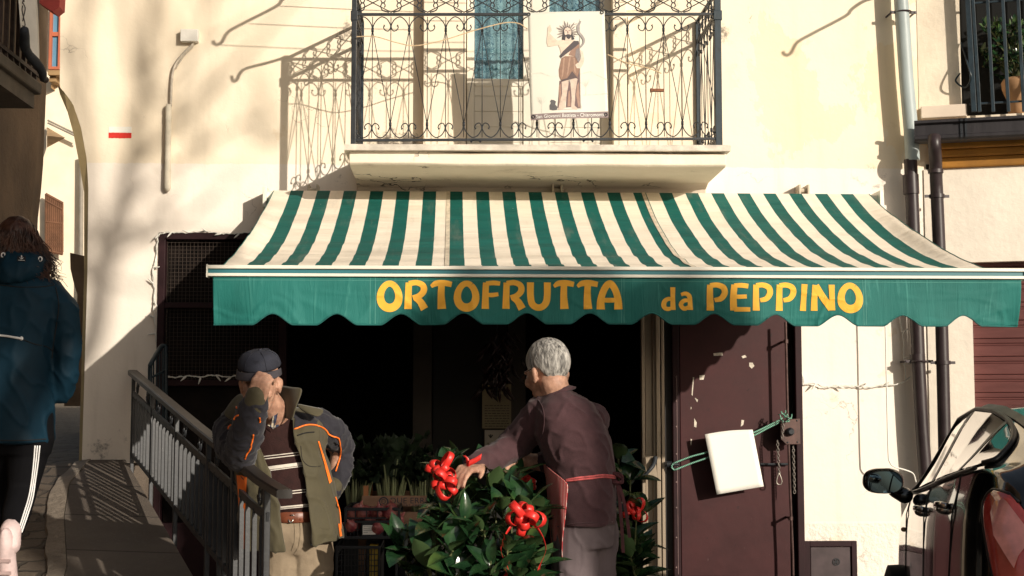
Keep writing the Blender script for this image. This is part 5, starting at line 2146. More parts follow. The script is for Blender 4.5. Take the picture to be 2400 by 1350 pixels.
def bush(name, lab, root, tips, pot_r, pot_h, seed, ln=.132):
    root = Vector(root)
    t_ = thing(name, lab, 'plant', tuple(root), 'leafy plants with red bows')
    rr = random.Random(seed)
    g, gs_ = G(), G()
    for tp, nl in tips:
        tp = Vector(tp)
        st = root + Vector((rr.uniform(-.05, .05), rr.uniform(-.05, .05), pot_h))
        mid = (st + tp) / 2 + Vector((rr.uniform(-.04, .04), rr.uniform(-.04, .04), .05))
        P = spline([st, mid, tp], 6)
        gs_.tube(P, [lerp(.006, .003, i / (len(P) - 1)) for i in range(len(P))], 6)
        ax = (tp - mid).normalized() + Vector((rr.uniform(-.3, .3), rr.uniform(-.5, .1), .55))
        rosette(g, gs_, tp, ax, rr, nl, ln)
        for k in range(5, len(P) - 2, 2):
            if P[k].z < pot_h + .1: continue
            d = Vector((rr.uniform(-1, 1), rr.uniform(-1.2, .6), rr.uniform(-.1, .7))).normalized()
            l = ln * rr.uniform(.7, 1.1)
            leaf(g, P[k], d, Vector((0, 0, 1)), l, l * .28, rr.uniform(.1, .5))
    g.build('foliage', m_leaf, t_, smooth=True)
    gs_.build('stem', m_stem, t_, smooth=True)
    g = G()
    g.lathe([(pot_r * .75, .002), (pot_r * .98, pot_h - .04), (pot_r * 1.06, pot_h - .04), (pot_r * 1.06, pot_h), (pot_r * .96, pot_h), (pot_r * .94, pot_h - .03), (.01, pot_h - .03)], root, 28)
    g.build('pot', m_terracotta, t_, smooth=True, angle=40)
    return t_


def tipset(rr, px0, px1, py0, py1, y0, y1, n, nl=8):
    out = []
    for k in range(n):
        out.append((at(rr.uniform(px0, px1), rr.uniform(py0, py1), rr.uniform(y0, y1)), nl))
    return out


rr = random.Random(77)
tA = [(at(x, y, d), n) for x, y, d, n in ((1040, 1085, -3.45, 9), (1075, 1100, -3.35, 8), (1030, 1160, -3.5, 5), (945, 1275, -3.62, 6), (1000, 1300, -3.75, 8), (1060, 1290, -3.8, 8), (1025, 1235, -3.72, 8), (1090, 1210, -3.7, 8), (960, 1320, -3.6, 7), (1075, 1345, -3.8, 8), (1060, 1180, -3.62, 7))]
tA += tipset(rr, 965, 1090, 1250, 1400, -3.65, -3.3, 13, 7)
tA += tipset(rr, 1020, 1100, 1140, 1240, -3.5, -3.3, 6, 7)
bush('leafy_plant', 'glossy leaved potted plant left in the group, topped by the tall red bow', (at(1030, 1300, -3.5).x, -3.5, 0), tA, .17, .26, 1)
tB = [(at(x, y, d), n) for x, y, d, n in ((1160, 1130, -3.5, 9), (1205, 1110, -3.4, 8), (1140, 1100, -3.3, 7), (1180, 1190, -3.65, 8), (1240, 1190, -3.55, 8), (1265, 1215, -3.5, 6), (1190, 1270, -3.8, 8), (1240, 1290, -3.75, 8), (1150, 1320, -3.85, 8), (1215, 1345, -3.8, 8), (1255, 1330, -3.7, 8), (1130, 1240, -3.75, 8))]
tB += tipset(rr, 1100, 1270, 1160, 1400, -3.7, -3.3, 16, 7)
bush('leafy_plant', 'glossy leaved plant in front of the apron with a red bow trailing ribbons', (at(1195, 1300, -3.55).x, -3.55, 0), tB, .17, .26, 2)
tC = [(at(x, y, d), n) for x, y, d, n in ((1478, 1125, -3.05, 8), (1450, 1070, -3.0, 4), (1492, 1200, -3.1, 7), (1478, 1300, -3.15, 8), (1500, 1290, -3.1, 6), (1462, 1340, -3.1, 7), (1490, 1345, -3.1, 7))]
tC += tipset(rr, 1440, 1500, 1230, 1380, -3.1, -2.8, 8, 7)
bush('leafy_plant', 'small glossy leaved plant right of the man in the apron, by the door post', (at(1478, 1300, -2.95).x, -2.95, 0), tC, .13, .24, 3)

m_ribbon = M('red_ribbon', (.60, .026, .020), .38, .2, 9, spec=.45, bump=.05, bscale=20)


def bow(lab, c, size, nloop, seed, tails=0, face=(0, -1, .25)):
    c = Vector(c)
    rr = random.Random(seed)
    f = Vector(face).normalized()
    a = f.orthogonal().normalized()
    b_ = f.cross(a)
    t_ = thing('ribbon_bow', lab, 'bow', tuple(c), 'red ribbon bows')
    g = G()
    for k in range(nloop):
        an = k * 2.399 + rr.uniform(-.35, .35)
        til = .25 + 1.0 * (k + .5) / nloop
        d = f * cos(til) + (a * cos(an) + b_ * sin(an)) * sin(til)
        wv = d.cross(Vector((rr.uniform(-1, 1), rr.uniform(-1, 1), rr.uniform(-1, 1)))).normalized()
        u = wv.cross(d)
        L = size * rr.uniform(.7, 1.3)
        hw = size * .17
        rows = []
        for i in range(15):
            q = i / 14
            ang = -pi * .97 + 2 * pi * .97 * q
            p = c + d * L * (.5 + .5 * cos(ang)) + u * L * .34 * sin(ang)
            pinch = .55 + .45 * min(1, (.5 + .5 * cos(ang)) * 2.2)
            rows.append([p - wv * hw * pinch, p - wv * hw * .33 * pinch + d * .002, p + wv * hw * .33 * pinch + d * .002, p + wv * hw * pinch])
        g.grid(rows)
    g.build('loops', m_ribbon, t_, smooth=True, solid=.0008)
    g = G()
    for k in range(tails):
        sx = -1 if k % 2 == 0 else 1
        P = spline([c, c + Vector((sx * .05, -.03, -.03)), c + Vector((sx * .085, -.02, -.11)), c + Vector((sx * .06, .0, -.19)), c + Vector((sx * .075, -.01, -.22))], 6)
        rows = []
        for i, p in enumerate(P):
            tw = i * .12 * sx
            rows.append([p + Vector((-.008 * cos(tw), .008 * sin(tw), 0)), p + Vector((.008 * cos(tw), -.008 * sin(tw), 0))])
        g.grid(rows)
    if tails: g.build('tail', m_ribbon, t_, smooth=True, solid=.0008)


bow('tall red ribbon bow at the top left of the plants', at(1030, 1102, -3.58), .076, 7, 4)
bow('drooping lower half of the double red bow at the top left of the plants', at(1042, 1136, -3.62), .076, 7, 9)
bow('low red ribbon bow with two curling tails in front of the apron', at(1226, 1216, -3.78), .088, 9, 14, 2)
bow('shadowed dark red bow deep among the leaves by the striped apron', at(1232, 1136, -3.25), .06, 8, 6)
bow('small red bow on the plant right of the man in the apron', at(1484, 1198, -3.16), .06, 8, 22)
g = G()
P = spline([at(x, y, -3.55) for x, y in ((1087, 1068), (1095, 1076), (1097, 1092), (1093, 1110))], 6)
g.grid([[p + Vector((-.007, 0, .002)), p + Vector((.007, -.004, 0))] for p in P])
P = spline([at(x, y, -3.56) for x, y in ((1098, 1086), (1112, 1080), (1128, 1070))], 6)
g.grid([[p + Vector((-.002, 0, -.012)), p + Vector((.002, -.004, .012))] for p in P])
tag(g.build('ribbon_strip', m_ribbon, smooth=True, solid=.0008), 'loose red ribbon strip held in the hands of the man in the apron', 'ribbon', 'red ribbon bows')

# ================================================================== CRATES AND PRODUCE
m_crate = M('black_plastic_crate', (.012, .013, .016), .4, .25, 8, .1, 40, spec=.5)
m_wood = M('poplar_wood', (.27, .155, .095), .8, .2, 3, .3, 30, stretch=(.6, 6, 6))


def vented_crate(lab, x0, x1, y0, y1, z0, z1, cell=.018, grp='black plastic crates', cuts=None):
    t_ = thing('plastic_crate', lab, 'crate', ((x0 + x1) / 2, (y0 + y1) / 2, z0), grp)
    g = G()
    g.box(x0 + .012, x1 - .012, y0 + .012, y1 - .012, z0, z0 + .008)
    for x in (x0, x1 - .014):
        for y in (y0, y1 - .014):
            g.box(x, x + .014, y, y + .014, z0, z1)
    for z in (z0, z1 - .016):
        g.box(x0 + .014, x1 - .014, y0 + .001, y0 + .013, z, z + .016)
        g.box(x0 + .014, x1 - .014, y1 - .013, y1 - .001, z, z + .016)
        g.box(x0 + .001, x0 + .013, y0 + .014, y1 - .014, z, z + .016)
        g.box(x1 - .013, x1 - .001, y0 + .014, y1 - .014, z, z + .016)
    g.build('frame', m_crate, t_, bevel=.002)
    g = G()
    za, zb_ = z0 + .016, z1 - .016
    n = int((x1 - x0 - .03) / cell)
    if cuts:
        zm = lerp(za, zb_, .52)
        g.box(x0 + .014, x1 - .014, y0 + .003, y0 + .010, zm, zm + .012)
        zm2 = lerp(za, zb_, .68)
        g.box(x0 + .014, x1 - .014, y0 + .003, y0 + .010, zm2, zm2 + .008)
        g.box(lerp(x0, x1, .3), lerp(x0, x1, .68), y0 + .004, y0 + .009, za, zm)
        for i in range(1, 5):
            x = lerp(x0, x1, i / 5)
            g.box(x - .003, x + .003, y0 + .0035, y0 + .0095, zm2 + .008, zb_)
        zb2 = zm
    else:
        zb2 = zb_
    for i in range(1, n):
        x = lerp(x0 + .014, x1 - .014, i / n)
        if cuts and .3 < i / n < .68: continue
        g.box(x - .0022, x + .0022, y0 + .004, y0 + .008, za, zb2)
    nz_ = max(2, int((zb2 - za) / (cell * 1.7)))
    for i in range(1, nz_):
        z = lerp(za, zb2, i / nz_)
        g.box(x0 + .014, x1 - .014, y0 + .0082, y0 + .0115, z - .002, z + .002)
    g.box(x0 + .002, x0 + .008, y0 + .014, y1 - .014, za, zb_ - .04)
    g.box(x1 - .008, x1 - .002, y0 + .014, y1 - .014, za, zb_ - .04)
    g.box(x0 + .014, x1 - .014, y1 - .009, y1 - .003, za, zb_)
    g.build('lattice', m_crate, t_)
    return t_


yc = -1.95
pa, pb = at(806, 1256, yc), at(938, 1190, yc)
zt0, zt1 = at(870, 1264, yc).z, at(870, 1190, yc).z
oc = vented_crate('black plastic crate of red onions with a white label on its front', pa.x, pb.x, yc, yc + .42, zt0, zt1, cuts=True)
g = G()
p, q = at(850, 1231, yc), at(880, 1253, yc)
g.box(p.x, q.x, yc - .001, yc + .0035, q.z, p.z)
lab_o = g.build('price_label', m_whitepaint, oc)
g = G()
for k, w_ in enumerate((.9, .55, .8, .4)):
    z = lerp(p.z, q.z, (k + .8) / 5)
    g.box(p.x + .004, p.x + .004 + (q.x - p.x - .008) * w_, yc - .0022, yc - .0012, z - .0012, z + .0012)
g.build('printed_line', M('grey_print', (.35, .33, .3), .8), lab_o)
# onions
m_onion = M('red_onion_skin', (.34, .045, .065), .32, .35, 25, .1, 60, spec=.5, col2=(.55, .20, .16))
g = G()
g.lathe([(.004, -.034), (.022, -.028), (.036, -.008), (.036, .008), (.024, .026), (.009, .036), (.005, .052), (.002, .058)], (0, 0, 0), 16)
og = g.build('red_onion', m_onion, smooth=True)
tag(og, 'red onion heaped in the black plastic crate', 'onion', 'red onions in the crate')
rr = random.Random(31)
k = 0
lx, hx = pa.x + .05, pb.x - .05
for iz in range(2):
    for iy in range(3):
        for ix in range(4):
            o = og if k == 0 else og.copy()
            if k: COL.objects.link(o)
            o.location = (lerp(lx, hx, ix / 3) + rr.uniform(-.008, .008), yc + .055 + iy * .085 + rr.uniform(-.008, .008), zt0 + .046 + iz * .056 + rr.uniform(-.002, .006))
            o.rotation_euler = (rr.uniform(-1.2, 1.2), rr.uniform(-1.2, 1.2), rr.uniform(0, 6))
            k += 1
vented_crate('large black mesh crate under the crate of onions', at(786, 1300, yc + .02).x, at(892, 1300, yc + .02).x, yc + .02, yc + .42, .48, zt0 - .035, .0155)
vented_crate('lower black mesh crate standing on the pavement below the mesh crate', at(786, 1300, yc + .02).x, at(892, 1300, yc + .02).x, yc + .02, yc + .42, .005, .475, .0155)
vented_crate('black crate of orange fruit half hidden behind the left plant', at(926, 1300, -2.1).x, at(1010, 1300, -2.1).x, -2.1, -1.72, .45, at(930, 1290, -2.1).z, .03)
vented_crate('black crate on the pavement under the orange fruit crate', at(926, 1300, -2.1).x, at(1010, 1300, -2.1).x, -2.1, -1.72, .005, .445, .03)
g = G()
g.ell((0, 0, 0), (.037, .037, .035), 16, 10)
orf = g.build('orange_fruit', M('orange_peel', (.75, .22, .02), .45, .1, 20, .3, 120), smooth=True)
tag(orf, 'orange in the half hidden black crate', 'orange', 'oranges in the black crate')
xo0, xo1 = at(932, 1300, -2.1).x + .03, at(1004, 1300, -2.1).x - .03
for k in range(9):
    o = orf if k == 0 else orf.copy()
    if k: COL.objects.link(o)
    o.location = (lerp(xo0, xo1, (k % 3) / 2), -2.05 + .078 * ((k // 3) % 3), at(930, 1300, -2.1).z - .01 + rr.uniform(-.008, .008))
# bright juice carton seen through the lower lattice
g = G()
p, q = at(866, 1277, -1.9), at(886, 1322, -1.9)
g.box(p.x, q.x, -1.89, -1.82, .5, p.z - .0)
tag(g.build('carton', M('yellow_carton', (.75, .50, .06), .4, .1, 3), bevel=.004), 'yellow and white carton glimpsed inside the large black mesh crate', 'carton')
# wooden crate with the stencilled brand
yw = -1.62
wx0_, wx1_ = at(848, 1180, yw).x, at(1048, 1180, yw).x
wz0, wz1 = at(900, 1222, yw).z, at(900, 1162, yw).z
wc_ = thing('wooden_crate', 'shallow wooden crate stencilled with a round logo, full of leafy greens', 'crate', ((wx0_ + wx1_) / 2, yw + .2, wz0))
g = G()
bz0 = at(900, 1187, yw).z
g.box(wx0_, wx1_, yw, yw + .006, bz0, wz1)
fb = g.build('front_board', m_wood, wc_, bevel=.001)
g = G()
g.box(wx0_ + .10, wx1_, yw + .0005, yw + .0065, wz0, at(900, 1200, yw).z)
g.box(wx0_ + .006, wx1_ - .006, yw + .44, yw + .446, wz0, wz1)
for x in (wx0_, wx1_ - .006):
    g.box(x, x + .006, yw + .0065, yw + .44, wz0, wz1)
g.build('side_board', m_wood, wc_)
g = G()
g.box(wx0_ + .0065, wx1_ - .0065, yw + .007, yw + .44, wz0, wz0 + .006)
g.build('bottom_board', m_wood, wc_)
g = G()
for x in (wx0_ + .007, wx1_ - .034):
    for y in (yw + .007, yw + .41):
        g.box(x, x + .026, y, y + .028, wz0 + .007, wz1 + .052)
g.build('corner_post', M('orange_wood', (.36, .15, .06), .8, .2, 5), wc_)
m_sten = M('stencil_ink', (.035, .04, .06), .8, .2, 30)
sw = sc(yw)
pc = at(960, 1174, yw)
text_mesh('brand_stencil', 'DUE ERRE', .044, m_sten, fb, lambda x, y: Vector((pc.x + x * 1.02, yw - .0008, pc.z + y)), space=1.05)
pc2 = at(965, 1184.5, yw)
text_mesh('small_stencil', 'IMPORT EXPORT', .0155, m_sten, fb, lambda x, y: Vector((pc2.x + x * 1.25, yw - .0008, pc2.z + y)), space=1.2)
g = G()
c = at(899, 1176, yw)
rows = [[Vector((c.x + r * cos(2 * pi * k / 28), yw - .0007, c.z + r * sin(2 * pi * k / 28))) for k in range(29)] for r in (.019, .026)]
g.grid(rows)
g.build('round_logo', m_sten, fb)
text_mesh('logo_letter', 'D', .036, m_sten, fb, lambda x, y: Vector((c.x + x, yw - .0009, c.z + y)))
# leafy greens (cardoons) in the crate, two bunches
m_stalk = M('pale_green_stalk', (.19, .21, .10), .5, .2, 8, .1, 30, stretch=(1, 1, .2))
m_green_leaf = M('dark_leafy_green', (.012, .024, .010), .55, .4, 9, .4, 40)


def bunch(lab, cx, cy, z0, n, seed, spread, h, stalky=True):
    t_ = thing('leafy_bunch', lab, 'vegetables', (cx, cy, z0), 'leafy greens in the shop front')
    rr = random.Random(seed)
    g, gl = G(), G()
    for k in range(n):
        an = rr.uniform(0, 2 * pi)
        out = rr.uniform(.15, 1) * spread
        b_ = Vector((cx + .04 * cos(an), cy + .04 * sin(an), z0))
        tip = Vector((cx + out * cos(an), cy + out * .6 * sin(an), z0 + h * rr.uniform(.65, 1.05)))
        mid = (b_ + tip) / 2 + Vector((-.02 * cos(an), 0, .06))
        P = spline([b_, mid, tip], 8)
        m_ = len(P)
        g.tube(P[:int(m_ * .6)], [.010 - .0007 * i for i in range(int(m_ * .6))], 6, flat=.6)
        s_ = Vector((-sin(an), cos(an), 0))
        rows = []
        for i in range(int(m_ * .4), m_):
            q = (i - m_ * .4) / (m_ * .6)
            w_ = .055 * sin(pi * min(1, q * .85 + .12)) * (1 + .35 * sin(i * 2.2 + k))
            p = P[i] + Vector((0, 0, -.10 * q * q))
            rf = .02 * sin(i * 1.7 + k)
            rows.append([p - s_ * w_ + Vector((0, 0, .02 + rf)), p - s_ * w_ * .5 + Vector((0, 0, -rf * .5)), p, p + s_ * w_ * .5 + Vector((0, 0, rf * .5)), p + s_ * w_ + Vector((0, 0, .02 - rf))])
        gl.grid(rows)
    g.build('stalk', m_stalk, t_, smooth=True)
    gl.build('leaf', m_green_leaf, t_, smooth=True)


bunch('pale stalked leafy bunch standing upright in the wooden crate', at(915, 1150, -1.4).x, -1.42, wz0 + .01, 26, 3, .26, .50)
bunch('dark leafy bunch leaning right in the wooden crate', at(985, 1150, -1.4).x, -1.38, wz0 + .01, 22, 5, .25, .42)
bunch('leafy greens spilling over behind the elbow of the man in the cap', at(838, 1150, -1.45).x, -1.44, wz0 + .02, 24, 8, .22, .36)
# supports for the crates
g = G()
g.box(at(830, 1200, -1.6).x, at(1080, 1200, -1.6).x, -1.62, -1.10, wz0 - .03, wz0 - .002)
for x in (at(840, 1200, -1.6).x, at(1066, 1200, -1.6).x):
    for y in (-1.59, -1.15):
        g.box(x, x + .04, y, y + .04, .002, wz0 - .03)
tag(g.build('display_bench', m_wood), 'low wooden display bench carrying the crate of greens', 'bench')
# dried peppers hanging in the dark doorway
pg = thing('pepper_garland', 'dark garland of dried peppers hanging in the shop doorway', 'garland', tuple(at(1165, 940, .4)))
g = G()
rr = random.Random(15)
for k in range(110):
    a = rr.uniform(0, 2 * pi)
    c = at(1165 + rr.gauss(0, 20), rr.uniform(775, 915), .35 + rr.uniform(-.06, .06))
    d = Vector((cos(a) * .6, sin(a) * .3, -1)).normalized()
    P = [c, c + d * .03, c + d * .06 + Vector((.008 * cos(a), 0, 0)), c + d * .09 + Vector((.02 * cos(a), 0, .004))]
    g.tube(P, [.006, .012, .009, .002], 7)
g.build('pepper', M('dried_pepper', (.016, .005, .004), .4, .4, 9), pg, smooth=True)
g = G()
g.tube([at(1165, 700, .35), at(1165, 930, .35)], .004, 6)
g.build('string', m_iron, pg)
# paper notices inside
for k, (x0, x1, y0, y1, col, lab) in enumerate(((1130, 1198, 900, 1004, (.20, .165, .10), 'yellowed typed notice pinned high inside the doorway'), (1136, 1190, 1008, 1062, (.34, .30, .25), 'pale paper notice with a small leaf emblem behind the reaching arm'))):
    yn = .93
    a, b_ = at(x0, y0, yn), at(x1, y1, yn)
    t_ = thing('paper_notice', lab, 'notice', tuple(at((x0 + x1) / 2, y1, yn)), 'paper notices in the doorway')
    g = G()
    g.box(a.x, b_.x, yn - .002, yn, b_.z, a.z)
    g.build('paper', M('notice_paper_%d' % k if 0 else 'notice_paper', col, .8, .1, 8), t_)
    g = G()
    rr = random.Random(k)
    y = y0 + (50 if k == 0 else 30)
    while y < y1 - 4:
        xx = x0 + 6
        while xx < x1 - 8:
            l = rr.uniform(3, 10)
            p, q = at(xx, y, yn), at(min(xx + l, x1 - 5), y + 1.6, yn)
            g.box(p.x, q.x, yn - .0035, yn - .0025, q.z, p.z)
            xx += l + 2
        y += 6
    if k == 1:
        for a_ in (-.6, 0, .6):
            p = at(1150, 1026, yn)
            g.obox(p + Vector((.012 * sin(a_), -.003, .012 * cos(a_))), (.004 * cos(a_), 0, -.004 * sin(a_)), (0, .0006, 0), (.013 * sin(a_), 0, .013 * cos(a_)))
    g.build('print', M('notice_ink', (.03, .03, .03), .8), t_)

# potted plant behind the neighbour's window bars
pp_ = thing('window_plant', 'potted green plant with a pale terracotta pot behind the blue window bars', 'plant', tuple(rbx(rbs(rb(2385, 262, -.2))[0], wzb, -.2)))
g, gs_ = G(), G()
rr = random.Random(40)
root = rb(2385, 200, -.18)
for k in range(30):
    tp = rb(rr.uniform(2300, 2420), rr.uniform(50, 190), rr.uniform(-.28, -.02))
    P = spline([root, (root + tp) / 2 + Vector((0, 0, .05)), tp], 5)
    gs_.tube(P, .003, 5)
    rosette(g, gs_, tp, Vector((rr.uniform(-.6, .6), -.6, .5)), rr, 6, .075)
g.build('foliage', m_leaf, pp_, smooth=True)
gs_.build('stem', m_stem, pp_)
g = G()
c = rb(2392, 262, -.17)
c.z = wzb + .003
hh = rb(2392, 185, -.17).z - c.z
g.lathe([(.085, 0), (.075, hh * .25), (.09, hh * .5), (.115, hh * .75), (.12, hh * .9), (.105, hh), (.09, hh * .9)], c, 24)
g.build('pot', M('pale_terracotta', (.46, .26, .13), .8, .15, 6, .3, 30), pp_, smooth=True)
# ================================================================== PEOPLE
from mathutils.bvhtree import BVHTree

m_skin = M('old_skin', (.38, .205, .14), .5, .15, 30, .5, 120, spec=.35, col2=(.52, .30, .21), bdist=.003, sss=.10)
m_jacket = M('olive_softshell', (.070, .060, .034), .75, .12, 8, .15, 160, spec=.25, sheen=.15)
m_jgrey = M('slate_softshell', (.025, .024, .031), .8, .12, 8, .2, 220, spec=.2, sheen=.15)
m_jin = M('jacket_lining', (.012, .012, .012), .9, .2, 8)
m_orange = M('orange_piping', (.95, .19, .02), .5, .05, 20)
m_sweater = M('brown_knit', (.028, .012, .011), .9, .2, 40, .5, 260, spec=.2)
m_swwhite = M('white_knit', (.60, .55, .48), .9, .1, 40)
m_khaki = M('khaki_corduroy', (.25, .195, .135), .85, .12, 10, .3, 120, spec=.2)
m_belt = M('brown_leather', (.15, .045, .022), .38, .25, 20, .2, 80, spec=.5)
m_buckle = M('steel_buckle', (.45, .42, .38), .3, .1, 10, metal=1)
m_cap = M('navy_cap', (.028, .030, .042), .85, .25, 12, .4, 200, spec=.2)
m_greyhair = M('grey_hair', (.11, .103, .097), .6, .35, 14, .6, 60, stretch=(7, 7, 1), bdist=.004, col2=(.50, .475, .435))
m_brownhair = M('brown_hair', (.028, .012, .008), .45, .5, 14, .3, 60, spec=.4, col2=(.075, .030, .017))
m_plum = M('plum_fleece', (.066, .034, .038), .9, .12, 30, .35, 230, spec=.12, sheen=.12)
m_slacks = M('grey_slacks', (.125, .098, .104), .85, .1, 10, .2, 120, spec=.2)
m_shoe = M('dark_shoe', (.02, .016, .014), .4, .2, 10)
m_teal = M('navy_raincoat', (.005, .022, .038), .6, .25, 4, .1, 60, spec=.12)
m_legging = M('black_leggings', (.004, .004, .005), .9, .2, 10, spec=.1)
m_white2 = M('white_stripe_cloth', (.74, .73, .72), .7, .04, 10)
m_pinkshoe = M('pale_pink_shoe', (.58, .45, .44), .7, .15, 14, .4, 90)
m_black2 = M('black_cloth', (.008, .008, .009), .8, .2, 10)


def limb(g, pts, radii, n=16, flat=None, flatdir=None, res=4):
    P = spline(pts, res) if len(pts) > 2 else [Vector(pts[0]).lerp(Vector(pts[1]), i / res) for i in range(res + 1)]
    m = len(P)
    R = [itp(i / (m - 1) * (len(radii) - 1), range(len(radii)), radii) for i in range(m)]
    a = (P[0] - P[1]).normalized()
    b_ = (P[-1] - P[-2]).normalized()
    pre = [(P[0] + a * R[0] * s_, R[0] * c) for s_, c in ((.98, .15), (.85, .52), (.5, .86))]
    post = [(P[-1] + b_ * R[-1] * s_, R[-1] * c) for s_, c in ((.5, .86), (.85, .52), (.98, .15))]
    L = pre + list(zip(P, R)) + post
    g.tube([p for p, r in L], [r for p, r in L], n, True, flat, flatdir)


def head(g, c, R, s_=1.0):
    """skull, face, jaw, nose, lips, ears; local -y is where the face looks"""
    c = Vector(c)
    T = lambda v: c + R @ (Vector(v) * s_)
    E = lambda v, r: g.ell(T(v), [x * s_ for x in r], 18, 12, R)
    E((0, .018, .030), (.076, .095, .092))
    E((0, -.022, -.020), (.067, .078, .095))
    E((0, -.030, -.085), (.050, .056, .045))
    E((0, -.068, -.105), (.024, .022, .020))
    for sx in (-1, 1):
        E((sx * .040, -.072, -.035), (.024, .020, .024))
        E((sx * .030, -.086, .012), (.026, .012, .010))
        E((sx * .078, .012, -.028), (.010, .022, .034))
        E((sx * .083, .022, -.018), (.010, .016, .024))
        E((sx * .012, -.102, -.046), (.010, .012, .009))
    limb(g, [T((0, -.090, .008)), T((0, -.108, -.022)), T((0, -.118, -.044))], [.009 * s_, .011 * s_, .013 * s_], 10)
    E((0, -.094, -.070), (.024, .010, .006))
    E((0, -.092, -.081), (.020, .011, .007))
    return T


def eyes(parent, T, R, s_=1.0):
    for sx in (-1, 1):
        g = G()
        g.ell(T((sx * .031, -.083, -.008)), [.0125 * s_] * 3, 14, 10)
        e = g.build('eye', M('eye_white', (.7, .66, .62), .2, .05, 10), parent, smooth=True)
        g = G()
        g.ell(T((sx * .031, -.0925, -.008)), [.005 * s_] * 3, 10, 8)
        g.build('iris', M('iris_brown', (.05, .025, .012), .2, .1, 10), e, smooth=True)


def hand(g, wrist, fdir, back, curls, s_=1.0, thumb=1, spread=.16, thumbdir=None):
    """palm with four jointed fingers and a thumb; fdir = wrist to knuckles, back = normal of the back of the hand"""
    f = Vector(fdir).normalized()
    b_ = Vector(back)
    b_ = (b_ - f * b_.dot(f)).normalized()
    x = f.cross(b_) * thumb      # towards the thumb
    w_ = Vector(wrist)
    L = .095 * s_
    for k in range(4):
        o = (1.5 - k) * .0195 * s_
        limb(g, [w_ + x * o * .55, w_ + f * L * .5 + x * o * .9, w_ + f * L + x * o], [.015 * s_, .0145 * s_, .0125 * s_], 10, res=3)
    limb(g, [w_ + x * .012 * s_, w_ + f * .03 * s_ + x * .03 * s_ - b_ * .006, w_ + f * .055 * s_ + x * .036 * s_ - b_ * .008], [.014 * s_, .017 * s_, .013 * s_], 10, res=3)
    lens = ((.045, .027, .022), (.050, .031, .024), (.046, .029, .023), (.036, .022, .020))
    for k in range(4):
        o = (1.5 - k) * .0195 * s_
        p = w_ + f * L + x * o
        d = (f + x * (1.5 - k) * spread * .5).normalized()
        a = 0
        P = [p]
        for j in range(3):
            a += curls[k][j] if isinstance(curls[k], (tuple, list)) else curls[k]
            dd = (d * cos(a) - b_ * sin(a)).normalized()
            p = p + dd * lens[k][j] * s_
            P.append(p)
        limb(g, [P[0], P[1]], [.0108 * s_, .0095 * s_], 10, res=2)
        limb(g, [P[1], P[2]], [.0095 * s_, .0085 * s_], 10, res=2)
        limb(g, [P[2], P[3]], [.0085 * s_, .0070 * s_], 10, res=2)
    tb = w_ + f * .03 * s_ + x * .034 * s_
    td = Vector(thumbdir).normalized() if thumbdir is not None else (f * .8 + x * .55 - b_ * .35).normalized()
    p1 = tb + td * .040 * s_
    p2 = p1 + (td * .9 + f * .35).normalized() * .032 * s_
    limb(g, [tb, p1], [.0135 * s_, .0115 * s_], 10, res=2)
    limb(g, [p1, p2], [.0112 * s_, .0085 * s_], 10, res=2)


def ring(cx, cy, z, a, b_, n=48, th0=0, th1=2 * pi, p=2.2, closed=True, zf=None):
    out = []
    m = n if closed else n + 1
    for k in range(m):
        t = th0 + (th1 - th0) * k / n
        cs, sn = cos(t), sin(t)
        r = (abs(sn) ** p + abs(cs) ** p) ** (-1 / p)
        x, y = cx + a * r * sn, cy - b_ * r * cs
        out.append(Vector((x, y, z + (zf(t) if zf else 0))))
    return out


def rowring(py, pl, pr, yc, b_, yf=0, **kw):
    A, B = at(pl, py, yc), at(pr, py, yc)
    return ring((A.x + B.x) / 2, yc, (A.z + B.z) / 2, (B.x - A.x) / 2, b_, **kw)


def interp_rows(rows, n):
    """rows of numbers keyed by the first column -> n evenly spaced rows"""
    ks = [r[0] for r in rows]
    return [[v] + [itp(v, ks, [r[i] for r in rows]) for i in range(1, len(rows[0]))] for v in np.linspace(ks[0], ks[-1], n)]


def wrinkle(amp=.006, s1=7, s2=16, zs=.5, seed=0):
    def f(p, n):
        q = Vector((p.x * s1, p.y * s1, p.z * s1 * zs))
        a = noise.noise(q + Vector((seed, 0, 0)))
        b_ = 1 - abs(noise.noise(Vector((p.x * s2 + p.z * 6, p.y * s2, p.z * s2 * zs + seed)))) * 2
        return amp * (a * .8 + max(0, b_) ** 3 * .8 - .2)
    return f


def bvh(objs):
    vs, fs = [], []
    for o in objs:
        n = len(vs)
        vs += [v.co + ORG_of(o) for v in o.data.vertices]
        fs += [tuple(i + n for i in p.vertices) for p in o.data.polygons]
    return BVHTree.FromPolygons(vs, fs)


def ORG_of(o):
    return ORG[o.parent] if o.parent is not None else ORG[o]


def onto(tree, px, py, off=.003, yd=-3):
    d = (at(px, py, yd) - CAM).normalized()
    h = tree.ray_cast(CAM, d)
    if h[0] is None: return at(px, py, yd)
    n = h[1]
    if n.dot(d) > 0: n = -n
    return h[0] + n * off


def seam_tube(g, tree, pts, r, off, yd, n=6, res=8):
    P = spline([Vector((x, y, 0)) for x, y in pts], res)
    Q = [onto(tree, p.x, p.y, off, yd) for p in P]
    for _ in range(2):
        Q = [Q[0]] + [(Q[i - 1] + Q[i] * 2 + Q[i + 1]) / 4 for i in range(1, len(Q) - 1)] + [Q[-1]]
    g.tube(Q, r, n)


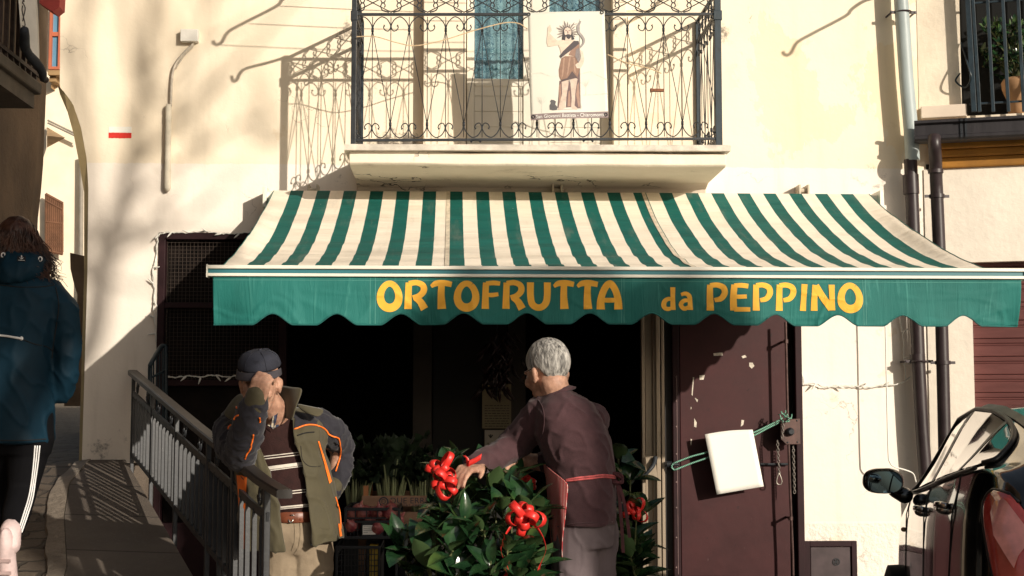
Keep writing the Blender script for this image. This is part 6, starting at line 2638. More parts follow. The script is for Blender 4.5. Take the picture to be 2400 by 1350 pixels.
def patch(g, tree, quad, off, yd, nu=12, nv=3):
    """small patch given by 4 photo corners (tl,tr,br,bl) laid on a surface"""
    rows = []
    for i in range(nv + 1):
        v = i / nv
        row = []
        for j in range(nu + 1):
            u = j / nu
            x = lerp(lerp(quad[0][0], quad[1][0], u), lerp(quad[3][0], quad[2][0], u), v)
            y = lerp(lerp(quad[0][1], quad[1][1], u), lerp(quad[3][1], quad[2][1], u), v)
            row.append(onto(tree, x, y, off, yd))
        rows.append(row)
    g.grid(rows)


def shoe(g, heel, d, ln=.28, s_=1):
    d = Vector(d).normalized()
    h = Vector(heel)
    sd = Vector((-d.y, d.x, 0))
    rows = []
    for t, w_, hh in ((0, .026, .05), (.06, .036, .075), (.25, .038, .085), (.5, .042, .07), (.75, .048, .05), (.92, .040, .038), (1, .018, .025)):
        c = h + d * ln * t
        rows.append([c + sd * w_ * sx * s_ + Vector((0, 0, z)) for sx, z in ((-1, .002), (-1.05, .02), (-.8, hh * .75), (-.3, hh), (.3, hh), (.8, hh * .75), (1.05, .02), (1, .002))])
    g.loft(rows)


# ------------------------------------------------------------------ man in the cap
Y1 = -3.16
p1 = thing('person', 'elderly man in navy cap and open olive jacket, hand over face, leaning on the railing', 'person', (at(690, 1240, Y1).x, Y1, 0))
hc = at(609, 893, -3.385)
R1 = Matrix.Rotation(radians(-2), 3, 'Y') @ Matrix.Rotation(radians(-2), 3, 'Z') @ Matrix.Rotation(radians(17), 3, 'X')
g = G()
T1 = head(g, hc, R1, .98)
nb = at(652, 985, -3.18)
limb(g, [nb, at(640, 960, -3.26), T1((0, .02, -.07))], [.064, .058, .060])
# neck folds and sagging cheeks
g.loft([rowring(py, a, b_, Y1, d) for py, a, b_, d in ((985, 600, 705, .07), (1010, 558, 748, .10), (1060, 566, 744, .115), (1140, 580, 752, .115), (1200, 590, 758, .118), (1245, 600, 772, .12))])
shL, elL, wrL = at(556, 1000, -3.14), at(566, 1066, -3.36), at(601, 930, -3.53)
limb(g, [shL, elL], [.055, .045])
limb(g, [elL, wrL], [.044, .030])
shR, elR, wrR = at(750, 1000, -3.12), at(800, 1052, -2.98), at(778, 1150, -3.03)
limb(g, [shR, elR], [.055, .045])
limb(g, [elR, wrR], [.044, .030])
# right hand covering the eyes, knuckles up, fingers folded into the face
kn = at(611, 890, -3.545)
hand(g, at(600, 948, -3.535), (at(609, 909, -3.555) - at(600, 948, -3.535)), Vector((-.10, -1, .25)),
     [(1.15, .75, .4), (1.2, .7, .4), (1.2, .75, .4), (1.3, .8, .4)], 1.02, thumb=-1, thumbdir=Vector((-.35, .75, .45)))
# left hand on the hip
hand(g, wrR, (at(752, 1165, -3.02) - wrR), Vector((.3, .3, .9)), [.35, .4, .45, .5], 1.0, thumb=-1)
hipL, hipR = at(668, 1240, Y1), at(722, 1240, Y1)
kneeL, kneeR = Vector((hipL.x - .005, Y1 - .03, .50)), Vector((hipR.x + .035, Y1 - .01, .50))
anL, anR = Vector((kneeL.x - .01, Y1 + .02, .09)), Vector((kneeR.x + .015, Y1 + .03, .09))
for h_, k_, a_ in ((hipL, kneeL, anL), (hipR, kneeR, anR)):
    limb(g, [h_, k_, a_], [.080, .055, .038])
    limb(g, [a_, a_ + Vector((0, -.12, -.05))], [.034, .03])
body1 = g.build('body', m_skin, p1, smooth=True, remesh=.006, smo=3, disp=wrinkle(.0012, 40, 60, 1, 2))
# white side hair
g = G()
for sx in (-1,):
    rows = []
    for i in range(5):
        rows.append([T1((sx * (.0745 + .004 * (j / 5) - .004 * (i / 4) ** 2), -.006 + .012 * j, .036 - .014 * i)) for j in range(6)])
    g.grid(rows)
g.build('hair', m_greyhair, p1, smooth=True, solid=.005, disp=lambda p, n: .003 * noise.noise(p * 60))
# cap: crown, brim, button
TC = lambda v: T1(v)
g = G()
rows = []
for i in range(11):
    a = i / 10 * pi / 2
    zz = .052 + .074 * sin(a) ** .9
    rr_c = cos(a) ** .62 if i < 10 else .04
    row = []
    for k in range(40):
        t = 2 * pi * k / 40
        x = .0905 * rr_c * sin(t)
        y = .016 - .108 * rr_c * cos(t)
        bump_ = .004 * nz((x * 30, y * 30, zz * 20), 1, 2) * (1 if i > 1 else .3)
        row.append(TC((x * (1 + bump_ * 6), y, zz + bump_ + .010 * (-cos(t)) * 0)))
    rows.append(row)
g.loft(rows)
capo = g.build('cap', m_cap, p1, smooth=True, sub=1)
g = G()
rows = []
for i in range(9):
    q = i / 8
    row = []
    for k in range(25):
        t = radians(-82 + 164 * k / 24)
        ex = .062 * q * cos(t * 1.05) ** .7 if abs(t) < radians(85) else 0
        x = .0915 * sin(t) * (1 + .04 * q)
        y = .016 - .109 * cos(t) - ex
        z = .060 - .014 * q - .012 * q * (sin(t) ** 2) - .006 * sin(t) ** 2
        row.append(TC((x, y, z)))
    rows.append(row)
g.grid(rows)
g.build('brim', M('cap_brim', (.050, .045, .053), .8, .15, 12, .2, 180), capo, smooth=True, solid=.004)
g = G()
for k in range(6):
    t = k * pi / 3 + .52
    P = []
    for i in range(1, 10):
        a = i / 10 * pi / 2
        P.append(TC((.0912 * cos(a) ** .62 * sin(t), .016 - .1087 * cos(a) ** .62 * cos(t), .0525 + .0745 * sin(a) ** .9)))
    g.tube(P, .0016, 5)
g.ell(TC((.006, .024, .127)), (.009, .009, .006), 10, 6)
g.build('seam_and_button', m_cap, capo, smooth=True)
tr_c = bvh([capo])
cw = at(610, 850, -3.5)
text_mesh('embroidery', 'KEY UP', .026, M('cap_thread', (.012, .012, .018), .6), capo,
          lambda x, y: onto(tr_c, 609.5 + x * 560 * .62, 849.5 - y * 560 * .62 - x * 12, .0012, -3.5))

# trousers, belt
g = G()
for h_, k_, a_ in ((hipL, kneeL, anL), (hipR, kneeR, anR)):
    limb(g, [h_ + Vector((0, 0, -.02)), (h_ + k_) / 2, k_, (k_ + a_) / 2, a_ + Vector((0, 0, -.02))], [.098, .092, .080, .074, .070])
g.loft([rowring(py, a, b_, Y1, d) for py, a, b_, d in ((1208, 622, 752, .125), (1235, 618, 760, .128), (1262, 614, 772, .122), (1295, 612, 780, .10))])
tro1 = g.build('trousers', m_khaki, p1, smooth=True, remesh=.007, smo=3, disp=wrinkle(.007, 8, 13, .8, 3))
g = G()
rows = []
for dz in (-.022, -.018, .018, .022):
    rr_ = []
    for k in range(49):
        q = ring(0, 0, 0, 1, 1, 48)[k % 48]
        A, B = at(632, 1209 + (0), Y1), at(750, 1205, Y1)
        rr_.append(Vector(((A.x + B.x) / 2 + q.x * ((B.x - A.x) / 2 + (.006 if abs(dz) < .02 else .003)), Y1 + q.y * (.132 + (.004 if abs(dz) < .02 else .001)), (A.z + B.z) / 2 + dz)))
    rows.append(rr_)
g.grid(rows)
belt = g.build('belt', m_belt, p1, smooth=True)
tb_ = bvh([belt])
g = G()
seam_tube(g, tb_, [(676, 1192), (676, 1222), (688, 1221), (688, 1192), (676, 1192)], .0032, .004, Y1 - .1, res=3)
seam_tube(g, tb_, [(682, 1207), (690, 1207)], .0025, .006, Y1 - .1, res=3)
g.build('buckle', m_buckle, belt, smooth=True)
g = G()
seam_tube(g, tb_, [(703, 1194), (703, 1219)], .004, .003, Y1 - .1, res=3)
g.build('belt_loop', m_belt, belt)
g = G()
tt = bvh([tro1])
seam_tube(g, tt, [(690, 1226), (691, 1245), (690, 1270), (684, 1290)], .0018, .002, Y1 - .1)
seam_tube(g, tt, [(703, 1226), (704, 1250), (700, 1280), (690, 1298)], .0018, .002, Y1 - .1)
g.build('fly_seam', m_khaki, tro1)
g = G()
for a_ in (anL, anR):
    shoe(g, Vector((a_.x, a_.y + .06, .0)), Vector((-.1 if a_ is anL else .12, -1, 0)))
g.build('shoes', m_shoe, p1, smooth=True, sub=1)

# sweater
SW = [(978, 620, 708, Y1 - .0, .082), (1000, 590, 725, Y1, .105), (1040, 575, 745, Y1, .128), (1090, 580, 748, Y1, .135), (1140, 590, 752, Y1, .145), (1175, 600, 756, Y1, .148), (1190, 612, 752, Y1, .140), (1196, 620, 748, Y1, .130)]
g = G()
g.loft([rowring(r[0], r[1], r[2], r[3], r[4]) for r in interp_rows(SW, 24)], False)
sw1 = g.build('sweater', m_sweater, p1, smooth=True, sub=1, disp=wrinkle(.003, 9, 15, .7, 6))
ts = bvh([sw1])
g = G()
for ya, yb_ in ((1070, 1060), (1076, 1066), (1096, 1084), (1098.5, 1086.5), (1101, 1089), (1105, 1093), (1158, 1149), (1164, 1155), (1192, 1185), (1196, 1189)):
    th = 1.0 if ya not in (1098.5, 1101, 1192) else 1.7
    patch(g, ts, [(600, ya + 2 - th), (745, yb_ - 5 - th), (745, yb_ - 5 + th), (600, ya + 2 + th)], .0022, Y1 - .1, 30, 1)
g.build('knit_stripe', m_swwhite, sw1)
# shirt: dark v insert, plaid collar
def plaid():
    m, t, b, co = newmat('plaid_shirt')
    sep = t.new('ShaderNodeSeparateXYZ'); t.l.new(co, sep.inputs[0])
    f = t.math('GREATER_THAN', t.math('FRACT', t.math('MULTIPLY', sep.outputs[0], 42)), .55)
    h = t.math('GREATER_THAN', t.math('FRACT', t.math('MULTIPLY', sep.outputs[2], 36)), .55)
    c = t.mix(f, (.025, .035, .075), (.42, .36, .27))
    c = t.mix(t.math('MULTIPLY', h, .6), c, (.02, .03, .07))
    t.l.new(c, b.inputs['Base Color'])
    b.inputs['Roughness'].default_value = .85
    return m


m_plaid = plaid()
g = G()
v = [onto(ts, x, y, .003, Y1 - .1) for x, y in ((612, 985), (660, 975), (652, 1000), (640, 1005), (628, 998))]
g.add(v, [tuple(range(5))])
v = [at(x, y, yy) for x, y, yy in ((645, 940, -3.29), (650, 950, -3.30), (652, 965, -3.32), (647, 988, -3.33), (640, 1006, -3.325), (636, 1000, -3.325), (640, 975, -3.32), (642, 955, -3.31))]
g.add(v, [tuple(range(8))])
g.build('shirt_collar', m_plaid, p1, solid=.003)
g = G()
v = [at(x, y, yy) for x, y, yy in ((610, 985, -3.30), (616, 992, -3.315), (634, 1006, -3.32), (637, 1016, -3.318), (628, 1012, -3.315), (608, 995, -3.30))]
g.add(v, [tuple(range(6))])
g.build('shirt_placket', m_sweater, p1, solid=.003)

# jacket body: open shell around the torso
JK = [(958, 606, 700, Y1 + .01, .085, 640, 682), (975, 566, 735, Y1 + .01, .11, 615, 683), (992, 548, 757, Y1 + .01, .14, 604, 684), (1016, 540, 764, Y1, .165, 598, 685), (1060, 548, 757, Y1, .175, 618, 697),
      (1101, 556, 768, Y1, .178, 632, 709), (1135, 560, 775, Y1, .18, 645, 713), (1160, 562, 780, Y1, .182, 650, 717), (1200, 564, 792, Y1, .185, 656, 722), (1240, 565, 800, Y1, .188, 662, 728), (1284, 568, 802, Y1, .185, 671, 731)]
g = G()
rows = []
for r in interp_rows(JK, 40):
    py, pl, pr, yc_, b_, eL, eR = r
    A, B = at(pl, py, yc_), at(pr, py, yc_)
    cx, a = (A.x + B.x) / 2, (B.x - A.x) / 2
    xL, xR = at(eL, py, yc_ - b_).x, at(eR, py, yc_ - b_).x
    tL = math.asin(max(-.97, min(.97, (xL - cx) / a)))
    tR = math.asin(max(-.97, min(.97, (xR - cx) / a)))
    hem_drop = lambda t, py=py: -.030 * max(0, (py - 1200) / 84) * (-sin(t)) * 0 + (.045 * max(0, (py - 1220) / 64) * max(0, sin(t)))
    rows.append(ring(cx, yc_, (A.z + B.z) / 2, a, b_, 70, tR, 2 * pi + tL, 2.3, False, hem_drop))
g.grid(rows)
jk = g.build('jacket', m_jacket, p1, smooth=True, solid=.007, sub=1, disp=wrinkle(.013, 7, 13, .5, 9))
# slate shoulder yokes and sleeves
g = G()
limb(g, [at(566, 988, -3.10), at(545, 1010, -3.14), at(549, 1045, -3.26), at(562, 1068, -3.37)], [.075, .085, .080, .066])
limb(g, [at(563, 1066, -3.375), at(574, 1022, -3.44), at(590, 968, -3.50), at(598, 948, -3.52)], [.066, .070, .062, .052])
slv = g.build('sleeve', m_jgrey, jk, smooth=True, remesh=.008, smo=4, disp=wrinkle(.011, 12, 22, 1.2, 4))
g = G()
limb(g, [at(738, 992, -3.13), at(772, 1008, -3.12), at(796, 1034, -3.02), at(802, 1056, -2.98)], [.070, .066, .058, .050])
limb(g, [at(802, 1054, -2.98), at(803, 1088, -2.99), at(793, 1122, -3.02), at(783, 1148, -3.04)], [.050, .050, .047, .040])
slv2 = g.build('sleeve', m_jgrey, jk, smooth=True, remesh=.008, smo=4, disp=wrinkle(.011, 12, 22, 1.2, 14))
g = G()
a, b_ = at(596, 955, -3.515), at(603, 926, -3.535)
limb(g, [a, b_], [.049, .046], 20)
g.build('cuff', m_jacket, slv, smooth=True, remesh=.006, smo=2)
g = G()
limb(g, [at(783, 1140, -3.04), at(776, 1156, -3.04)], [.046, .042], 20)
g.build('cuff', m_jacket, slv2, smooth=True, remesh=.006, smo=2)
# raised collar flaps and storm flap
def sheet4(name, pts_rows, mat_, parent, th=.006, **k):
    g = G()
    g.grid([[at(x, y, yy) for x, y, yy in r] for r in pts_rows])
    return g.build(name, mat_, parent, smooth=True, solid=th, sub=2, **k)


sheet4('collar', [[(655, 903, -3.20), (672, 905, -3.27), (692, 909, -3.34), (710, 908, -3.36)],
                  [(652, 925, -3.20), (672, 928, -3.29), (694, 932, -3.36), (704, 928, -3.37)],
                  [(655, 950, -3.20), (673, 955, -3.30), (690, 958, -3.35), (693, 953, -3.36)],
                  [(662, 975, -3.20), (675, 982, -3.31), (684, 985, -3.335), (686, 982, -3.34)]], m_jacket, jk)
sheet4('collar', [[(566, 918, -3.14), (545, 935, -3.20), (530, 958, -3.26), (522, 972, -3.28)],
                  [(578, 935, -3.16), (562, 955, -3.24), (548, 972, -3.30), (536, 980, -3.31)],
                  [(590, 960, -3.18), (580, 975, -3.26), (566, 985, -3.31), (552, 988, -3.31)]], m_jacket, jk)
sheet4('storm_flap', [[(694, 946, -3.27), (715, 951, -3.28), (740, 956, -3.28), (760, 960, -3.27)],
                      [(700, 955, -3.29), (720, 962, -3.31), (742, 967, -3.31), (756, 968, -3.30)],
                      [(712, 964, -3.29), (728, 972, -3.32), (742, 976, -3.32), (749, 976, -3.31)]], m_jacket, jk)
tj = bvh([jk, slv, slv2])
# slate yoke above the chest piping
g = G()
rows = []
for i in range(9):
    v = i / 8
    row = []
    for j in range(13):
        u = j / 12
        x = lerp(lerp(688, 748, u), lerp(684, 741, u), v)
        y = lerp(lerp(966, 975, u), lerp(1006, 997, u) - 4 * sin(pi * u), v)
        row.append(onto(tj, x, y, .003, Y1 - .15))
    rows.append(row)
g.grid(rows)
g.build('yoke', m_jgrey, jk, smooth=True)
g = G()
for pts in (((683, 1007), (695, 1005), (708, 1000), (722, 996), (740, 997)), ((740, 997), (753, 1002), (766, 1010), (770, 1017), (782, 1023), (794, 1027)),
            ((794, 1027), (797, 1045), (799, 1062), (794, 1085), (787, 1105)), ((594, 1019), (590, 1035), (587, 1050), (578, 1066), (574, 1075)),
            ((608, 978), (609, 985), (608, 990)), ((560, 973), (553, 977), (549, 985)), ((542, 997), (537, 1000), (535, 1006)), ((558, 948), (554, 952), (556, 957))):
    seam_tube(g, tj, pts, .0034, .003, Y1 - .15)
seam_tube(g, tj, ((785, 1165), (793, 1190), (797, 1215), (797, 1240)), .0028, .003, Y1 - .1)
g.build('piping', m_orange, jk, smooth=True)
for q_, nu_, nv_ in (([(744, 1034), (747, 1034), (776, 1128), (771, 1134)], 3, 12), ([(791, 1228), (795, 1228), (800, 1256), (795, 1258)], 3, 8), ([(556, 1112), (580, 1118), (575, 1285), (568, 1290)], 6, 12)):
    g = G()
    patch(g, tj, q_, .004, Y1 - .1, nu_, nv_)
    g.build('orange_panel', m_orange, jk, smooth=True)
g = G()
seam_tube(g, tj, ((697, 1021), (715, 1015), (736, 1013)), .0028, .002, Y1 - .15)
seam_tube(g, tj, ((705, 1045), (708, 1075), (720, 1090), (735, 1094), (752, 1092)), .0014, .001, Y1 - .15)
seam_tube(g, tj, ((684, 1000), (696, 1058), (710, 1110), (722, 1190), (731, 1278)), .0030, .003, Y1 - .15)
g.build('zip_and_seam', m_black2, jk, smooth=True)

# ------------------------------------------------------------------ man in the apron
Y2 = -3.42
p2 = thing('person', 'grey haired man in plum shirt and red striped apron, seen from behind, arranging the plants', 'person', (at(1375, 1200, Y2).x, Y2, 0))
h2 = at(1281, 868, Y2 + .02)
R2 = Matrix.Rotation(radians(-148), 3, 'Z') @ Matrix.Rotation(radians(14), 3, 'X')
g = G()
T2 = head(g, h2, R2, 1.0)
limb(g, [at(1316, 955, Y2), at(1305, 925, Y2), T2((0, .03, -.06))], [.066, .060, .062])
BD = [(930, 1275, 1350, Y2, .08), (950, 1276, 1366, Y2, .08), (985, 1270, 1390, Y2, .10), (1040, 1268, 1424, Y2, .13), (1110, 1290, 1430, Y2, .13), (1180, 1310, 1432, Y2, .135), (1245, 1318, 1430, Y2, .13)]
g.loft([rowring(*r) for r in BD])
s2, e2, w2 = at(1276, 968, Y2), at(1202, 1046, Y2 + .13), at(1124, 1092, Y2 - .06)
limb(g, [s2, e2], [.055, .045])
limb(g, [e2, w2], [.043, .030])
hand(g, w2, at(1098, 1098, Y2 - .12) - w2, Vector((-.2, -.5, .85)), [(.5, .5, .3), (.55, .5, .3), (.6, .5, .3), (.7, .5, .3)], 1.0, thumb=-1)
s3, e3, w3 = at(1385, 975, Y2 + .1), at(1320, 1092, Y2 + .22), at(1222, 1078, Y2 + .16)
limb(g, [s3, e3], [.055, .045])
limb(g, [e3, w3], [.044, .031])
hand(g, w3, at(1190, 1082, Y2 + .10) - w3, Vector((-.1, -.3, .9)), [.4, .45, .5, .6], 1.0, thumb=1)
hA, hB = at(1350, 1245, Y2 - .02), at(1395, 1245, Y2 + .05)
kA, kB = Vector((hA.x - .02, Y2 - .04, .50)), Vector((hB.x - .02, Y2 + .10, .50))
aA, aB = Vector((kA.x + .01, Y2 - .02, .09)), Vector((kB.x + .03, Y2 + .14, .09))
for h_, k_, a_ in ((hA, kA, aA), (hB, kB, aB)):
    limb(g, [h_, k_, a_], [.080, .055, .038])
    limb(g, [a_, a_ + Vector((-.10, .05, -.05))], [.034, .03])
g.build('body', m_skin, p2, smooth=True, remesh=.006, smo=3, disp=wrinkle(.001, 40, 60, 1, 5))
eyes(p2, T2, R2)
# combed grey hair: skull cap cut above ears and nape
g = G()
rows = []
NA = 72
for i in range(22):
    v = i / 21
    row = []
    for k in range(NA):
        az = 2 * pi * k / NA          # 0 = face
        c = cos(az)
        s_ = abs(sin(az))
        zlow_ = itp(abs(((az + pi) % (2 * pi)) - pi), [0, .5, .9, 1.2, 1.45, 1.75, 2.2, pi], [.085, .078, .05, -.02, -.030, .0, -.062, -.078])
        ztop_ = .03 + .104
        e0 = math.asin(max(-.95, min(.95, (zlow_ - .03) / .105)))
        e = lerp(e0, pi / 2, v)
        th = 1 + (.09 if v > .08 else .09 * v / .08)
        st = .0035 * noise.noise(Vector((az * 9, e * 1.5 + az * 1.1, 3))) + .002 * noise.noise(Vector((az * 26, e * 2, 7)))
        x = (.0765 * th + st) * cos(e) * sin(az)
        y = .018 - (.095 * th + st) * cos(e) * cos(az)
        z = .030 + (.092 * th + st) * sin(e)
        row.append(T2((x, y, z)))
    rows.append(row)
g.loft(rows, False)
hair2 = g.build('hair', m_greyhair, p2, smooth=True, solid=.004, sub=1)
g = G()
rr = random.Random(8)
for k in range(700):
    az = rr.uniform(0, 2 * pi)
    e = rr.uniform(-.2, 1.35)
    P = []
    for i in range(5):
        ee = e - i * .10
        zz = .030 + .101 * sin(ee)
        lowz = itp(abs(((az + pi) % (2 * pi)) - pi), [0, .9, 1.2, 1.75, 2.2, pi], [.085, .05, -.02, .0, -.062, -.078])
        if zz < lowz - .004: break
        aa = az + i * .05
        P.append(T2((.0845 * cos(ee) * sin(aa), .018 - .1048 * cos(ee) * cos(aa), zz)))
    if len(P) > 2: g.tube(P, [.0011, .0013, .0012, .0009, .0004][:len(P)], 4)
g.build('hair_strand', m_greyhair, hair2, smooth=True)
# glasses
g = G()
for sx in (-1, 1):
    g.tube([T2((sx * .083, .012, .002)), T2((sx * .082, -.05, .000)), T2((sx * .066, -.104, -.004))], .0014, 6)
    g.tube([T2((sx * .036 + .026 * cos(2 * pi * k / 20), -.112 + .005 * abs(cos(2 * pi * k / 20)), -.010 + .020 * sin(2 * pi * k / 20))) for k in range(21)], .0014, 6, False)
g.tube([T2((-.010, -.115, -.006)), T2((0, -.120, -.003)), T2((.010, -.115, -.006))], .0014, 6)
gl2 = g.build('glasses', m_black2, p2)
for sx in (-1, 1):
    g = G()
    g.add([T2((sx * .036 + .025 * cos(2 * pi * k / 20), -.112, -.010 + .019 * sin(2 * pi * k / 20))) for k in range(20)], [tuple(range(20))])
    g.build('lens', m_pane, gl2)
# trousers
g = G()
for h_, k_, a_ in ((hA, kA, aA), (hB, kB, aB)):
    limb(g, [h_, (h_ + k_) / 2, k_, (k_ + a_) / 2, a_ + Vector((0, 0, -.02))], [.100, .092, .080, .072, .068])
g.loft([rowring(py, a, b_, Y2, d) for py, a, b_, d in ((1170, 1314, 1432, .125), (1230, 1312, 1440, .135), (1280, 1316, 1434, .12))])
g.build('trousers', m_slacks, p2, smooth=True, remesh=.007, smo=3, disp=wrinkle(.008, 7, 11, .6, 21))
g = G()
for a_ in (aA, aB): shoe(g, Vector((a_.x + .05, a_.y - .03, 0)), Vector((-1, .45, 0)))
g.build('shoes', m_shoe, p2, smooth=True, sub=1)
# shirt
ST = [(912, 1287, 1326, Y2 + .01, .070), (926, 1272, 1350, Y2, .095), (944, 1254, 1388, Y2, .125), (968, 1248, 1404, Y2, .145), (1000, 1250, 1420, Y2, .155), (1045, 1264, 1434, Y2, .155), (1100, 1286, 1441, Y2, .152), (1125, 1294, 1441, Y2, .148), (1160, 1298, 1444, Y2, .152), (1200, 1302, 1444, Y2, .154), (1228, 1304, 1442, Y2, .154)]
g = G()
g.loft([rowring(*r) for r in interp_rows(ST, 30)])
limb(g, [at(1276, 968, Y2 + .02), at(1240, 1004, Y2 + .07), at(1204, 1044, Y2 + .12)], [.082, .074, .066])
limb(g, [at(1204, 1044, Y2 + .12), at(1164, 1068, Y2 + .04), at(1114, 1092, Y2 - .06)], [.066, .060, .046])
limb(g, [at(1385, 985, Y2 + .10), at(1350, 1050, Y2 + .18), at(1318, 1088, Y2 + .22)], [.075, .068, .060])
limb(g, [at(1318, 1088, Y2 + .22), at(1275, 1082, Y2 + .19)], [.056, .05])
shirt = g.build('shirt', m_plum, p2, smooth=True, remesh=.007, smo=5, disp=wrinkle(.009, 8, 15, .8, 31))
g = G()
rows = []
for (py, pl, pr, yy, b_) in ((930, 1268, 1350, Y2 + .01, .088), (918, 1281, 1336, Y2 + .015, .078), (906, 1288, 1324, Y2 + .02, .072), (900, 1290, 1321, Y2 + .02, .070)):
    A, B = at(pl, py, yy), at(pr, py, yy)
    rows.append([Vector((p.x, p.y, p.z + .35 * (p.x - A.x) - .012)) for p in ring((A.x + B.x) / 2, yy, A.z, (B.x - A.x) / 2, b_, 40)])
g.grid(rows, True)
g.build('collar', m_plum, shirt, smooth=True, solid=.008)
tsh = bvh([shirt])
for q_ in (((1262, 938), (1272, 955), (1276, 985), (1272, 1015), (1262, 1032)), ((1306, 1234), (1340, 1228), (1390, 1225), (1436, 1223))):
    g = G()
    seam_tube(g, tsh, q_, .0022, .0006, Y2 - .1)
    g.build('seam', m_plum, shirt, smooth=True)
# apron: front cloth with bib side, waist string and hanging ends
def stripes():
    m, t, b, co = newmat('red_pinstripe')
    sep = t.new('ShaderNodeSeparateXYZ'); t.l.new(co, sep.inputs[0])
    u = t.math('ADD', t.math('MULTIPLY', sep.outputs[0], 1.0), t.math('MULTIPLY', sep.outputs[1], -.6))
    f = t.math('GREATER_THAN', t.math('FRACT', t.math('MULTIPLY', u, 120)), .72)
    c = t.mix(f, (.42, .030, .035), (.62, .45, .40))
    t.l.new(c, b.inputs['Base Color'])
    b.inputs['Roughness'].default_value = .85
    return m


m_apron = stripes()
g = G()
rows = []
AP = [(1088, 1274, 1446, 1277), (1100, 1275, 1446, 1292), (1112, 1278, 1446, 1308), (1126, 1281, 1446, 1330), (1160, 1284, 1447, 1327), (1210, 1288, 1447, 1323), (1260, 1293, 1445, 1319), (1310, 1298, 1443, 1317), (1400, 1304, 1440, 1316), (1480, 1306, 1440, 1316)]
for py, pl, pr, ed in interp_rows(AP, 30):
    A, B = at(pl, py, Y2), at(pr, py, Y2)
    cx, a = (A.x + B.x) / 2, (B.x - A.x) / 2
    t0 = math.asin(max(-.98, min(.98, (at(ed, py, Y2 - .1).x - cx) / a)))
    rr_ = []
    for k in range(41):
        t = lerp(t0, -2.6, k / 40)
        wv = .006 * sin(t * 14) * max(0, (py - 1120) / 200)
        rr_.append(Vector((cx + (a + wv) * sin(t), Y2 - (.17 + wv) * cos(t), A.z)))
    rows.append(rr_)
g.grid(rows)
apr = g.build('apron', m_apron, p2, smooth=True, solid=.003, sub=1)
g = G()
for dy in (0, 5):
    seam_tube(g, tsh, ((1326, 1125 + dy * .5), (1350, 1120 + dy), (1385, 1116 + dy), (1415, 1113 + dy), (1440, 1116 + dy)), .0042, .004, Y2 - .1)
g.build('apron_string', M('apron_string_red', (.50, .10, .10), .8, .3, 40), apr, smooth=True)
g = G()
c = at(1441, 1120, Y2 - .06)
for sx, L in ((-.3, .12), (.25, .30), (.45, .24)):
    P = [c, c + Vector((sx * .05, -.02, -.05)), c + Vector((sx * .10, -.01, -L * .6)), c + Vector((sx * .13, .0, -L))]
    P = spline(P, 5)
    g.grid([[p + Vector((-.007, 0, 0)), p + Vector((.007, .004, 0))] for p in P])
for ph in (0, 2.4):
    P = [c + Vector((.03 * cos(a + ph), -.02 + .01 * sin(a), .02 * sin(a))) for a in [k * pi / 6 for k in range(13)]]
    g.tube(P, .006, 6)
g.build('apron_knot', M('apron_red_shaded', (.06, .014, .017), .8, .3, 40), apr, smooth=True)  # same string, darker red stands in for the shadow on its ends

# ------------------------------------------------------------------ woman walking up the alley
Y3 = -2.72
p3 = thing('person', 'long haired woman in a navy hooded raincoat and black leggings walking away up the alley', 'person', (at(45, 1200, Y3).x, Y3, ramp_z(Y3)))
h3 = at(45, 572, Y3 + .04)
R3 = Matrix.Rotation(radians(172), 3, 'Z') @ Matrix.Rotation(radians(4), 3, 'X')
g = G()
T3 = head(g, h3, R3, .95)
limb(g, [at(46, 660, Y3), at(46, 625, Y3 + .02), T3((0, .02, -.07))], [.062, .052, .054])
g.loft([rowring(*r) for r in ((655, 0, 95, Y3, .07), (690, -45, 138, Y3, .10), (760, -45, 128, Y3, .11), (850, -38, 112, Y3, .10), (950, -45, 118, Y3, .12), (1030, -45, 120, Y3, .12))])
sh, el, wr = at(133, 695, Y3), at(154, 805, Y3 + .01), at(138, 915, Y3 + .10)
limb(g, [sh, el], [.05, .042]); limb(g, [el, wr], [.042, .030])
hand(g, wr, Vector((-.55, .75, -.35)), Vector((1, .3, 0)), [.35, .4, .4, .5], .92, thumb=1)
sl3, el3, wl3 = at(-42, 695, Y3), at(-70, 805, Y3 + .03), at(-58, 925, Y3 + .10)
limb(g, [sl3, el3], [.05, .042]); limb(g, [el3, wl3], [.042, .030])
hand(g, wl3, Vector((.05, .3, -1)), Vector((-1, 0, 0)), [.35, .4, .4, .5], .92, thumb=-1)
hR, hL = at(70, 1030, Y3), at(2, 1030, Y3 + .02)
kR, aR = at(52, 1150, Y3 - .02), at(24, 1258, Y3 - .22)
kL = at(-20, 1165, Y3 + .20)
aL = Vector((kL.x - .01, Y3 + .30, ramp_z(Y3 + .30) + .09))
limb(g, [hR, kR, aR], [.085, .056, .036])
limb(g, [hL, kL, aL], [.085, .056, .036])
g.build('body', m_skin, p3, smooth=True, remesh=.008, smo=3)
g = G()
limb(g, [hR, (hR + kR) / 2, kR, (kR + aR) / 2, aR + Vector((0, 0, -.01))], [.100, .085, .066, .062, .042])
limb(g, [hL, (hL + kL) / 2, kL, (kL + aL) / 2, aL], [.100, .085, .066, .062, .042])
g.loft([rowring(*r) for r in ((960, -50, 124, Y3, .12), (1030, -52, 126, Y3, .13), (1065, -45, 118, Y3, .11))])
lg = g.build('leggings', m_legging, p3, smooth=True, remesh=.008, smo=3)
tl_ = bvh([lg])
g = G()
for dx in (-8, -1, 6):
    seam_tube(g, tl_, ((88 + dx * .8, 1044), (84 + dx * .7, 1085), (78 + dx * .6, 1130), (71 + dx * .7, 1170), (58 + dx * .7, 1212), (46 + dx * .6, 1248)), .0034, .002, Y3)
g.build('leg_stripe', m_white2, lg, smooth=True)
